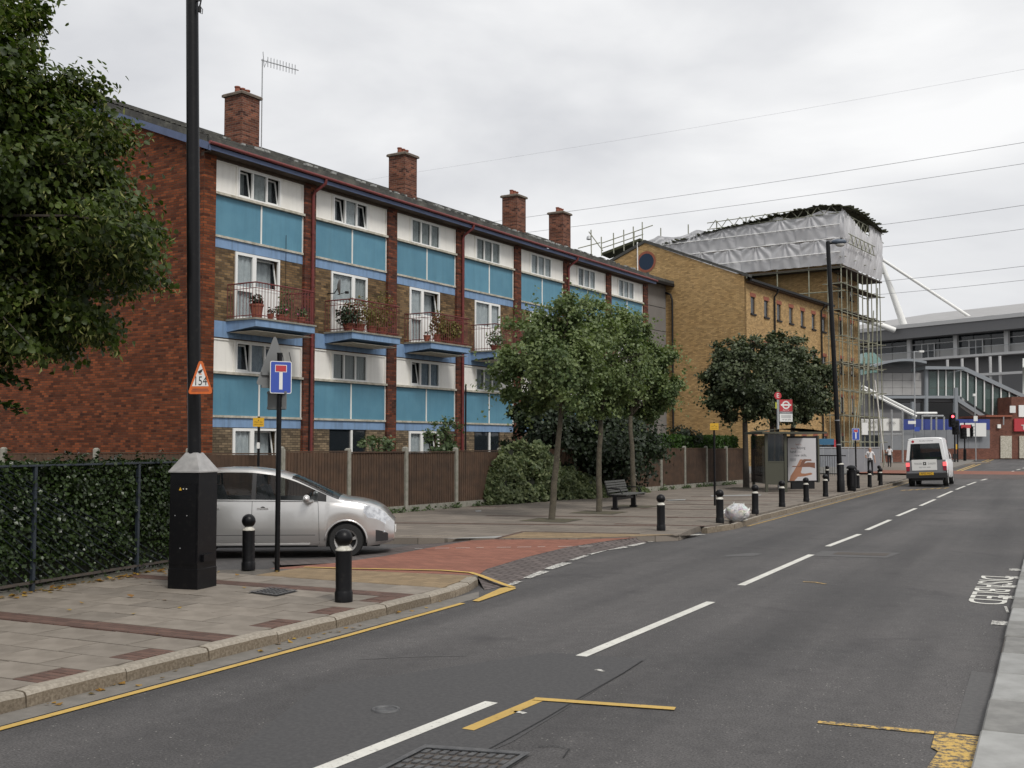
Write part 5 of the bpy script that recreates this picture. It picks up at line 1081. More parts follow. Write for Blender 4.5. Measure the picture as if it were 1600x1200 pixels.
mb = M(); mb.sphere((0, 0, 0), .19, 12, sc3=(1, .6, .55)); me = mb.mesh('bowl', mat('lamp_bowl', (.5, .48, .44), .3), True); me.transform(frame_mat(hd_ + vdir*.34 + Vector((0, 0, -.06)), vdir, (-uy, ux, 0))); link('bowl', me, TL)
M().cyl(hd_ + vdir*.38 + Vector((0, 0, .1)), hd_ + vdir*.38 + Vector((0, 0, .17)), .03, n=8).obj('photocell', K['blackm'], TL)
# second no through road sign
S2 = thing('road_sign', 'far blue no through road sign on a thin black post by the litter bin', 'sign', G(1338, 757, PZ)); post(S2, 2.45, .035); dead_end(S2, 2.22, 1.0, R(10))
# bus stop
BS = thing('bus_stop', 'bus stop pole with a red letter E disc and roundel flag', 'bus stop', G(1217, 766, PZ)); post(BS, 3.5, .048, 'alu')
F = plate_frame(Vector((0, 0, 3.66)), R(8)); placed(flat([(.145*math.cos(R(15*k)), .145*math.sin(R(15*k))) for k in range(24)], .03), 'disc', K['signr'], BS, F); text_mesh('E', .24, K['signw'], 'lettering', BS, F @ Matrix.Translation((0, 0, .032)), .001)
F = plate_frame(Vector((0, 0, 3.08)) + vdir*.31, R(8)); placed(flat(rrect(.52, .86, .01), .03), 'flag', K['signw'], BS, F); F2 = F @ Matrix.Translation((0, 0, .0305))
def rect(x0, x1, y0, y1): return [(x0, y0), (x1, y0), (x1, y1), (x0, y1)]
placed(flat(rect(-.26, .26, -.03, .43), .001), 'red_field', K['signr'], BS, F2); placed(flat(rect(-.26, .26, -.125, -.032), .001), 'grey_band', K['inkgrey'], BS, F2)
F3 = F2 @ Matrix.Translation((0, 0, .0015)); ring = M(); N_ = 28
for k in range(N_):
    a, b = 2*math.pi*k/N_, 2*math.pi*(k+1)/N_; ring.add([(.105*math.cos(a), .22+.105*math.sin(a), 0), (.16*math.cos(a), .22+.16*math.sin(a), 0), (.16*math.cos(b), .22+.16*math.sin(b), 0), (.105*math.cos(b), .22+.105*math.sin(b), 0)], [(0, 1, 2, 3)])
placed(ring, 'ring', K['signw'], BS, F3); placed(flat(rect(-.21, .21, .185, .255), .0006), 'bar', K['signw'], BS, F3); text_mesh('BUS STOP', .06, K['signw'], 'lettering', BS, F3 @ Matrix.Translation((0, .015, 0)), .0003)
text_mesh('Custom House', .055, K['signw'], 'lettering', BS, F2 @ Matrix.Translation((0, -.078, .0015)), .0003)
for yv in (-.2, -.24, -.28): placed(flat(rect(-.2, .2, yv, yv+.014), .0004), 'small_print', K['inkgrey'], BS, F3)
text_mesh('147 241 474', .07, K['ink'], 'route_numbers', BS, F2 @ Matrix.Translation((0, -.355, .001)), .0003)
placed(M().box(-.03, .03, -.12, .12, 0, .03), 'timetable_tab', mat('tab_yellow', (.4, .42, .05), .6), BS, plate_frame(Vector((0, 0, 3.28)) - vdir*.07))
# bus shelter
sa_, sb_ = G(1198, 769, PZ), G(1228, 769, PZ); BSH = thing('bus_shelter', 'dark green bus shelter with a flat roof and an illuminated poster panel', 'bus shelter', sa_)
ex = (sb_ - sa_).normalized(); ey = Vector((-ex.y, ex.x, 0)); SF = frame_mat((0, 0, 0), ex, ey); wS = (sb_-sa_).length
def sh(name, mb, m): me = mb.mesh(name, K[m]); me.transform(SF); return link(name, me, BSH)
for x_ in (0, wS): sh('post', M().box(x_-.05, x_+.05, -.05, .05, -.02, 2.2), 'shelter')
for x_ in (0.1,): sh('post', M().box(x_-.05, x_+.05, 2.55, 2.65, -.02, 2.2), 'shelter')
sh('end_panel', M().box(.05, wS-.05, -.02, .02, .28, 1.12), 'shelter'); sh('glass', M().box(.05, wS-.05, -.01, .01, 1.14, 2.15), 'glassd'); sh('glass', M().box(-.02, 0, .1, 2.5, .3, 2.1), 'glassd')
sh('rail', M().box(.05, wS-.05, -.03, .03, 1.1, 1.15), 'shelter'); sh('seat', M().box(.1, .4, .4, 2.4, .55, .6), 'rust')
rf = M(); rf.grid(lambda i, j: (-.2 + 2.4*i, -.25 + 3.1*j, 2.24 + .13*math.sin(math.pi*i) ), 8, 1).box(-.2, 2.2, -.27, 2.87, 2.17, 2.24); sh('roof', rf, 'shelter')
pc0, pc1 = G(1231, 764.5, PZ) - sa_, G(1277, 763.5, PZ) - sa_; ex2 = (pc1 - pc0).normalized(); PWd = (pc1-pc0).length; PF = frame_mat(pc0, ex2, (0, 0, 1))   # x across, y up, z to the viewer
def pp(name, mb, m, pr): me = mb.mesh(name, K[m]); me.transform(PF); return link(name, me, pr)
pan_ = pp('poster_frame', M().box(-.02, PWd+.06, .27, 2.1, -.09, .0), 'blackm', BSH); pp('poster_trim', M().box(PWd+.04, PWd+.13, .25, 2.12, -.1, .02), 'shelter', BSH); pp('plinth', M().box(.2, PWd-.12, 0, .29, -.08, -.01), 'blackm', BSH)
pp('poster', M().box(.02, PWd-.04, .33, 2.02, .001, .006), 'poster', pan_)
def pt(s, x, y, size, m='ink', sx=1): text_mesh(s, size, K[m], 'lettering', pan_, PF @ Matrix.Translation((x, y, .0065)), .0003, sx)
pt('lend a', .55, 1.77, .12, 'terra'); pt('lend a', .30, 1.61, .11, 'terra'); pt('helping', .68, 1.635, .15); pt('hand', .28, 1.48, .16); pt('to learn', .58, 1.47, .08, 'inkgrey'); pt('new skills.', .66, 1.335, .15)
for yv in (1.19, 1.15, 1.11): pp('small_print', M().box(.12, .42, yv, yv+.018, .006, .0072), 'inkgrey', pan_)
def hand(pts, m, z): pp('printed_hand', M().ext([(x*PWd, .33 + 1.69*y, z) for x, y in pts], (0, 0, .0006)), m, pan_)
hand([(.05, .0), (.22, .0), (.34, .09), (.55, .10), (.80, .135), (.84, .16), (.78, .185), (.60, .165), (.47, .17), (.44, .20), (.47, .25), (.50, .34), (.46, .45), (.52, .50), (.42, .50), (.30, .34), (.20, .22), (.10, .12)], 'handb', .0065)
hand([(.93, .29), (.93, .42), (.68, .43), (.56, .40), (.62, .46), (.82, .465), (.80, .50), (.55, .505), (.48, .47), (.44, .38), (.40, .345), (.16, .345), (.15, .325), (.44, .32), (.58, .32), (.74, .32)], 'handd', .0075)
# rubbish bag
RB = G(1150, 815, PZ) + Vector((0, .1, 0)); mb = M(); mb.sphere((0, 0, .2), 1, 30, sc3=(.285, .26, .215))
vs = []
for p in mb.v:
    v = Vector(p); d = v - Vector((0, 0, .2)); nz = noise.noise(d * 9) * .16 + noise.noise(d * 22) * .09; v = Vector((0, 0, .2)) + d * (1 + nz); v.z = max(v.z, .004); vs.append(tuple(v))
mb.v = vs; RBo = mb.obj('rubbish_bag', K['bagplastic'], None, RB, smooth=True, label='full clear plastic bag of rubbish leaning on a bollard at the kerb', category='bag')
mb = M(); gb = random.Random(2)
for k in range(26):
    a, h = gb.uniform(0, 6.3), gb.uniform(.05, .4); r_ = .27 * math.sqrt(max(.05, 1 - ((h-.2)/.24)**2)); p = Vector((r_*math.cos(a), r_*math.sin(a), h)); s_ = gb.uniform(.03, .07)
    mb.add([p, p + Vector((gb.uniform(-s_, s_), gb.uniform(-s_, s_), s_)), p + Vector((gb.uniform(-s_, s_), gb.uniform(-s_, s_), -s_*.3)) * 1.1, p + Vector((s_*math.cos(a), s_*math.sin(a), 0))], [(0, 1, 3), (0, 3, 2)])
mb.obj('plastic_folds', K['signw'], RBo, kind='stuff')
# bench
BN = thing('bench', 'dark slatted park bench facing the road beneath the trees', 'bench', (-10.62, 28.35, PZ))
for yv in (-.72, .72):
    M().box(-.09, .03, yv-.035, yv+.035, 0, .39).box(-.13, .07, yv-.045, yv+.045, 0, .06).obj('leg', K['black'], BN)
    M().tube([(-.26, yv, .52), (-.2, yv, .385), (.3, yv, .385)], .025, 6).tube([(-.24, yv, .38), (-.33, yv, .78)], .022, 6).tube([(-.27, yv, .58), (.1, yv, .57), (.2, yv, .40)], .018, 6).obj('bracket', K['black'], BN)
M().box(-.06, 0, -.78, .78, .26, .33).obj('stretcher', K['black'], BN)
for k in range(5): M().cbox(-.16 + .1*k, -.075 + .1*k, -.75, .75, .40, .43, .008).obj('seat_slat', K['benchw'], BN)
for k in range(5): M().box(-.015, .015, -.75, .75, -.026, .026).obj('back_slat', K['benchw'], BN, (-.225 - .022*k, 0, .485 + .066*k), (0, R(-16), 0))
# ------------------------------------------------------------------ vehicles
def I(x, tab): return float(np.interp(x, [a for a, b in tab], [b for a, b in tab]))
def smooth_tab(tab, x, h=.05): return sum(I(x + h*k, tab) for k in (-2, -1, 0, 1, 2)) / 5
def wheel(parent, loc, r, w, out, rimr=.66, spokes=5):
    """wheel lying with its axle along y; out = +1/-1 side that shows"""
    t = M(); n = 28; prof = [(r*.66, -w/2), (r*.93, -w/2), (r, -w*.34), (r, w*.34), (r*.93, w/2), (r*.66, w/2)]
    vs = [(a*math.cos(2*math.pi*i/n), b, a*math.sin(2*math.pi*i/n)) for a, b in prof for i in range(n)]
    t.add(vs, [(k*n+i, k*n+(i+1) % n, (k+1)*n+(i+1) % n, (k+1)*n+i) for k in range(len(prof)-1) for i in range(n)])
    tyre = t.obj('wheel', K['rubber'], parent, loc, smooth=50); rm = M(); q = r*rimr
    for k in range(n):
        a, b = 2*math.pi*k/n, 2*math.pi*(k+1)/n
        for r0, r1, y0, y1 in ((q*.86, q*1.02, .36, .47), (q*.84, q*.86, .1, .36)):
            rm.add([(r0*math.cos(a), out*w*y0, r0*math.sin(a)), (r1*math.cos(a), out*w*y1, r1*math.sin(a)), (r1*math.cos(b), out*w*y1, r1*math.sin(b)), (r0*math.cos(b), out*w*y0, r0*math.sin(b))], [(0, 1, 2, 3)])
    for k in range(spokes):
        a = 2*math.pi*k/spokes + .3
        for da in ((-.16, .16),):
            def P(rr, aa, yy): return (rr*math.cos(aa), out*w*yy, rr*math.sin(aa))
            rm.add([P(q*.15, a-.5, .42), P(q*.15, a+.5, .42), P(q*.9, a+.15, .38), P(q*.9, a-.15, .38), P(q*.15, a-.5, .3), P(q*.15, a+.5, .3), P(q*.9, a+.15, .2), P(q*.9, a-.15, .2)], [(0, 1, 2, 3), (0, 3, 7, 4), (1, 5, 6, 2)])
    rm.cyl((0, out*w*.3, 0), (0, out*w*.46, 0), q*.2, n=12); rm.obj('rim', K['silver'], tyre)
    M().cyl((0, out*w*.02, 0), (0, out*w*.1, 0), q*.9, n=20).obj('brake_disc', K['blackm'], tyre)
    return tyre
def loft_car(root, L, zt, zb, zl, wb, wheels, wr, classify, tumble=.22, nst=110, arch=None, paint='carpaint', mats={}):
    """half sections swept along the car (x forward, from 0 rear to L front); faces sorted into parts by classify(x, row, z)"""
    rows_lo = [0, .10, .42, .72, .93, 1.0]; rows_hi = [.04, .36, .68, .93, 1.0]; parts = {}
    def section(x):
        Zt, Zb, Zl, W = smooth_tab(zt, x), smooth_tab(zb, x), I(x, zl), smooth_tab(wb, x)
        for xc in wheels:
            if abs(x-xc) < arch: Zl = max(Zl, wr*.98 + math.sqrt(max(0, arch**2 - (x-xc)**2)))
        Zb = min(Zb, Zt - .04); Zl = min(Zl, Zb - .05); h = Zt - .05 - Zb; wt = W - max(.05, tumble * min(1, max(0, h) / .5))
        pts = []
        for f in rows_lo: pts.append((W - (.05*(1-f/.1) if f < .1 else 0) - (.035*((f-.72)/.28)**2 if f > .72 else 0) + .012*math.sin(math.pi*f), Zl + (Zb-Zl)*f))
        for f in rows_hi: pts.append((W - .035 + (wt - W + .035)*(f**1.25), Zb + max(.004, h)*f))
        for f, dz in ((.86, -.018), (.6, -.005), (.3, .0), (0, .002)): pts.append((wt*f, Zt + dz))
        return pts
    xs = np.linspace(0, L, nst + 1); S = [section(x) for x in xs]; NR = len(S[0])
    for s in (1, -1):
        for i in range(nst):
            for j in range(NR - 1):
                xm = (xs[i] + xs[i+1]) / 2; zm = (S[i][j][1] + S[i+1][j+1][1]) / 2
                nm = classify(xm, j, zm); key = (nm, s if nm in ('headlight', 'side_window', 'rear_lamp', 'fog_lamp') else 0)
                quad = [(xs[i], s*S[i][j][0], S[i][j][1]), (xs[i+1], s*S[i+1][j][0], S[i+1][j][1]), (xs[i+1], s*S[i+1][j+1][0], S[i+1][j+1][1]), (xs[i], s*S[i][j+1][0], S[i][j+1][1])]
                parts.setdefault(key, M()).add(quad, [(0, 1, 2, 3) if s < 0 else (3, 2, 1, 0)])
    for e, x, rev in ((0, xs[0], 0), (nst, xs[-1], 1)):
        ring = [(x, p[0], p[1]) for p in S[e]] + [(x, -p[0], p[1]) for p in S[e][::-1][1:]]
        parts[('body', 0)].add(ring, [tuple(range(len(ring)))[::(-1 if rev else 1)]])
    out = {}
    for (nm, s), mb in parts.items():
        me = mb.mesh(nm, K[mats.get(nm, paint)], 40)
        import bmesh; bb = bmesh.new(); bb.from_mesh(me); bmesh.ops.remove_doubles(bb, verts=bb.verts, dist=.0008); bb.to_mesh(me); bb.free()
        me.polygons.foreach_set('use_smooth', [True]*len(me.polygons)); me.set_sharp_from_angle(angle=R(42))
        out[(nm, s)] = link(nm, me, root)
    return out, section
# silver people carrier in the side road
hx = Vector((math.cos(R(26.5 + 5)), math.sin(R(26.5 + 5)), 0)); cs = .925
fw = G(541, 871.5, 0)                              # near front wheel on the tarmac
ca = math.atan2(hx.y, hx.x); lat = Vector((-hx.y, hx.x, 0))
corg = fw - hx * 3.5 * cs + lat * .74 * cs
CAR = thing('silver_car', 'silver people carrier waiting at the mouth of the side road', 'car', (corg.x, corg.y, 0), ca); CAR.scale = (cs, cs, cs)
zt = [(0, .92), (.06, 1.15), (.3, 1.46), (.7, 1.585), (1.3, 1.635), (1.8, 1.63), (2.2, 1.575), (2.55, 1.47), (2.9, 1.31), (3.2, 1.165), (3.42, 1.075), (3.7, 1.045), (3.95, .99), (4.13, .915), (4.25, .82), (4.32, .71), (4.36, .60)]
zb = [(0, .88), (.4, 1.05), (1.0, 1.045), (2.9, 1.025), (3.4, .995), (3.8, .955), (4.1, .87), (4.36, .54)]
zl = [(0, .34), (.3, .26), (1.1, .215), (3.0, .215), (3.9, .21), (4.25, .26), (4.36, .30)]
wb = [(0, .70), (.15, .80), (.5, .855), (1.2, .88), (3.0, .88), (3.6, .865), (3.95, .82), (4.18, .74), (4.3, .64), (4.36, .52)]
def cls(x, j, z):
    if 6 <= j <= 8:
        if .42 < x < .98 or 1.03 < x < 1.80 or 1.87 < x < 2.98: return 'side_window'
        if .36 < x < 3.14: return 'window_trim'
    if j >= 10 and 2.52 < x < 3.36: return 'windscreen'
    if j >= 10 and .03 < x < .30: return 'rear_screen'
    if 3.80 < x < 4.27 and 3 <= j <= 8 and z > .665 - (x-3.8)*.03 and (x - 3.80) > (.86 - z) * .62: return 'headlight'
    if x < .2 and 3 <= j <= 6: return 'rear_lamp'
    if 4.02 < x < 4.25 and j == 1: return 'fog_lamp'
    return 'body'
cp, csec = loft_car(CAR, 4.36, zt, zb, zl, wb, (.78, 3.5), .315, cls, .21, 118, .355, 'carpaint', dict(side_window='tint', windscreen='tint', rear_screen='tint', window_trim='trimblk', headlight='lampglass', rear_lamp='reddull', fog_lamp='trimblk'))
for x_ in (.78, 3.5):
    for s in (1, -1): wheel(CAR, (x_, s*.76, .315), .315, .2, s)
M().box(.3, 4.1, -.70, .70, .2, .30).obj('underbody', K['trimblk'], CAR); M().box(.42, 1.14, -.78, .78, .3, .66).obj('wheel_arch', K['trimblk'], CAR); M().box(3.14, 3.86, -.72, .72, .3, .66).obj('wheel_arch', K['trimblk'], CAR)
mi = M()                                          # cabin
mi.box(.5, 3.1, -.7, .7, .3, .75).box(2.95, 3.3, -.72, .72, .7, .98)
mi.obj('cabin_floor', K['trimblk'], CAR)
for (x_, y_) in ((2.25, -.4), (2.25, .4), (1.35, -.45), (1.35, .45), (1.35, 0)):
    q = M(); q.box(x_-.25, x_+.25, y_-.23, y_+.23, .7, .85); q.add([(x_-.25, y_-.22, .8), (x_-.12, y_-.22, .8), (x_-.3, y_-.22, 1.28), (x_-.38, y_-.22, 1.28), (x_-.25, y_+.22, .8), (x_-.12, y_+.22, .8), (x_-.3, y_+.22, 1.28), (x_-.38, y_+.22, 1.28)], [(0, 1, 2, 3), (7, 6, 5, 4), (1, 5, 6, 2), (0, 3, 7, 4), (3, 2, 6, 7)])
    q.box(x_-.42, x_-.34, y_-.12, y_+.12, 1.3, 1.47); q.obj('seat', K['trimblk'], CAR)
mb = M(); mb.tube([(2.78 + .05*math.sin(2*math.pi*k/16), -.4 + .18*math.cos(2*math.pi*k/16), 1.0 + .17*math.sin(2*math.pi*k/16)) for k in range(17)], .014, 5); mb.obj('steering_wheel', K['trimblk'], CAR)
def side_line(pts, name, r=.0045, m='trimblk', off=.004):
    for s in (1, -1):
        P = []
        for x, f in pts:                          # f: fraction of height sill -> belt
            sec = csec(x); k = f * 5; j = min(int(k), 4); t = k - j; a, b = sec[j], sec[j+1]; P.append((x, s*(a[0]+(b[0]-a[0])*t + off), a[1]+(b[1]-a[1])*t))
        M().tube(P, r, 4).obj(name, K[m], CAR)
side_line([(1.83, .1+.9*k/8) for k in range(9)], 'door_gap'); side_line([(3.03-.04*k/8, .15+.85*k/8) for k in range(9)], 'door_gap'); side_line([(1.02, .35), (1.0, .6), (.98, .8), (.98, 1)], 'door_gap')
side_line([(1.15+.2*k, .30) for k in range(10)], 'side_crease', .007, 'trimblk', -.004); side_line([(1.15+.19*k, .12) for k in range(10)], 'sill_ridge', .02, 'carpaint', .004)
for xc in (.78, 3.5):                             # flared arch lips
    for s in (1, -1): M().tube([(xc + .375*math.cos(R(a)), s*(csec(xc + .375*math.cos(R(a)))[1][0] + .004), .31 + .375*math.sin(R(a))) for a in range(-5, 190, 13)], .018, 6).obj('arch_lip', K['carpaint'], CAR, smooth=True); side_line([(1.2+.2*k, .03) for k in range(10)], 'sill_strip', .03, 'trimblk', -.015)
side_line([(.5+.1*k, 1.0) for k in range(26)], 'belt_strip', .008, 'chrome', .006)
for s in (1, -1):
    for x_ in (2.02, 1.16): M().box(-.1, .1, -.012, .022, -.015, .015).obj('door_handle', K['carpaint'], CAR, (x_, s*.876, .90)); M().lathe([(.05, 0), (.05, .004), (.0, .003)], 12).obj('handle_recess', K['trimblk'], CAR, (x_, s*.874, .89), (R(-90*s), 0, 0))
    mm = M(); mm.sphere((0, 0, 0), .1, 12, sc3=(.72, 1.1, .78)); mm.obj('door_mirror', K['carpaint'], CAR, (2.80, s*1.0, 1.075), smooth=True); M().tube([(2.9, s*.84, 1.03), (2.83, s*.95, 1.03)], .03, 6).obj('mirror_arm', K['carpaint'], CAR)
    M().box(-.025, .025, -.006, .006, -.018, .018).obj('side_repeater', K['signy'], CAR, (3.13, s*.868, .82))
    M().sphere((4.17, s*(csec(4.17)[1][0] - .01), .46), .035, 8).obj('fog_bulb', K['chrome'], CAR)
M().grid(lambda i, j: (4.366 - .02*abs(i-.5) - .05*j, -.36 + .72*i, .58 + .10*j), 8, 2).obj('grille', K['trimblk'], CAR); M().box(4.32, 4.37, -.08, .08, .61, .67).obj('badge', K['chrome'], CAR); M().box(4.365, 4.38, -.26, .26, .42, .53).obj('number_plate', K['signw'], CAR)
# white van going away
VAN = thing('white_van', 'white panel van driving away with its brake lights on', 'van', (-5.0, 51.4, 0), R(90)); VAN.rotation_euler = (R(-2.2), 0, R(90))
VW, VL, VH = .84, 4.3, 2.2
zt2 = [(0, 2.14), (.25, 2.2), (1.6, 2.2), (2.2, 2.1), (2.6, 1.9), (3.2, 1.35), (3.5, 1.18), (4.1, 1.05), (4.3, .7)]
zb2 = [(0, 1.17), (3.2, 1.17), (3.6, 1.08), (4.3, .6)]; zl2 = [(0, .42), (4.0, .3), (4.3, .35)]; wb2 = [(0, .835), (.3, .85), (3.2, .85), (3.9, .78), (4.3, .6)]
def cls2(x, j, z):
    if 6 <= j <= 8 and 2.0 < x < 2.95: return 'side_window'
    if j >= 10 and 2.45 < x < 3.25: return 'windscreen'
    return 'body'
vp, vsec = loft_car(VAN, VL, zt2, zb2, zl2, wb2, (.75, 3.45), .33, cls2, .14, 80, .38, 'vanwhite', dict(side_window='tint', windscreen='tint'))
# open up the rear: remove the rear cap polygon from the shell and build the back doors' frame in its place
bd = vp[('body', 0)]; 
import bmesh
bb = bmesh.new(); bb.from_mesh(bd.data); kill = [f for f in bb.faces if len(f.verts) > 8 and f.calc_center_median().x < .1]; bmesh.ops.delete(bb, geom=kill, context='FACES'); bb.to_mesh(bd.data); bb.free()
def rear(name, poly, x, d, m, parent=VAN): return M().ext([(x, y, z) for y, z in poly], (d, 0, 0)).obj(name, K[m], parent)
rear('tailgate', [(-.80, .60), (.80, .60), (.815, 1.19), (-.815, 1.19)], -.012, .05, 'vangrey')
rear('pillar', [(.70, 1.19), (.83, 1.19), (.72, 2.0), (.60, 1.92)], -.015, .1, 'vanwhite'); rear('pillar', [(-.83, 1.19), (-.70, 1.19), (-.60, 1.92), (-.72, 2.0)], -.015, .1, 'vanwhite')
rear('roof_header', [(-.72, 1.93), (.72, 1.93), (.705, 2.06), (.60, 2.14), (.3, 2.17), (-.3, 2.17), (-.60, 2.14), (-.705, 2.06)], -.018, .12, 'vanwhite')
rear('rear_glass', [(-.70, 1.20), (.70, 1.20), (.60, 1.92), (-.60, 1.92)], .03, .006, 'tint')
sgn = rear('magnetic_sign', [(-.45, .74), (.60, .74), (.60, 1.22), (-.45, 1.22)], -.03, .015, 'signw')
VF = frame_mat((-.031, 0, 0), (0, -1, 0), (0, 0, 1))
text_mesh('TERRIER', .12, K['inkgrey'], 'lettering', sgn, VF @ Matrix.Translation((-.34, 1.03, 0)), .0005, .75); text_mesh('DAKERS', .12, K['inkgrey'], 'lettering', sgn, VF @ Matrix.Translation((.24, 1.03, 0)), .0005, .75); text_mesh('020 7476 4000', .08, K['inkgrey'], 'lettering', sgn, VF @ Matrix.Translation((-.06, .87, 0)), .0005)
rear('emblem', [(-.005, .97), (.125, .97), (.125, 1.11), (-.005, 1.11)], -.033, .002, 'ink', sgn); rear('emblem_square', [(.04, 1.01), (.085, 1.01), (.085, 1.07), (.04, 1.07)], -.036, .002, 'signw', sgn)
text_mesh('Stratford Dairies', .085, K['inkgrey'], 'lettering', VAN, frame_mat((-.0195, -.06, 2.05), (0, -1, 0), (0, 0, 1)), .0005); M().lathe([(.06, 0), (.06, .004), (0, .004)], 14).obj('badge', K['signr'], VAN, (-.019, .5, 2.03), (0, R(-90), 0))
for s in (1, -1):
    rear('brake_light', [(s*.70, .92), (s*.845, .92), (s*.845, 1.09), (s*.70, 1.09)][::s], -.035, .05, 'redlamp'); rear('tail_light', [(s*.70, .72), (s*.845, .72), (s*.845, .90), (s*.70, .90)][::s], -.035, .05, 'reddull')
    mm = M(); mm.box(-.05, .05, -.09, .09, -.12, .12); mm.obj('door_mirror', K['trimblk'], VAN, (2.75, s*1.0, 1.3))
    M().box(2.72, 2.78, min(s*.84, s*.98), max(s*.84, s*.98), 1.22, 1.26).obj('mirror_arm', K['trimblk'], VAN)
M().cbox(-.09, .1, -.86, .86, .40, .63, .03).obj('bumper', K['trimblk'], VAN); np_ = rear('number_plate', [(-.30, .53), (.30, .53), (.30, .66), (-.30, .66)], -.10, .008, 'signy'); text_mesh('AP02 HLC', .13, K['ink'], 'lettering', np_, frame_mat((-.102, 0, .595), (0, -1, 0), (0, 0, 1)), .0005, .85)
for x_ in (.75, 3.45):
    for s in (1, -1): wheel(VAN, (x_, s*.72, .33), .33, .22, s)
M().box(.1, 4.1, -.66, .66, .28, .44).obj('underbody', K['trimblk'], VAN)
cg = M().box(.05, 2.2, -.76, .76, .5, .56).box(2.15, 2.2, -.76, .76, .5, 1.4); cg.obj('load_floor', K['vangrey'], VAN)
bk = M(); 
for (y0, y1, z0, z1) in ((-.70, .70, 1.93, 2.0), (-.76, -.42, 1.3, 1.95), (.42, .76, 1.3, 1.95), (-.42, .42, 1.3, 1.52)): bk.box(2.15, 2.19, y0, y1, z0, z1)
bk.obj('bulkhead', K['vangrey'], VAN); M().box(.3, .8, -.55, .05, .56, 1.32).obj('green_crate', K['crate'], VAN); M().box(.5, 1.1, -.72, -.15, 1.0, 1.55).obj('blue_cloth', K['bluecloth'], VAN)

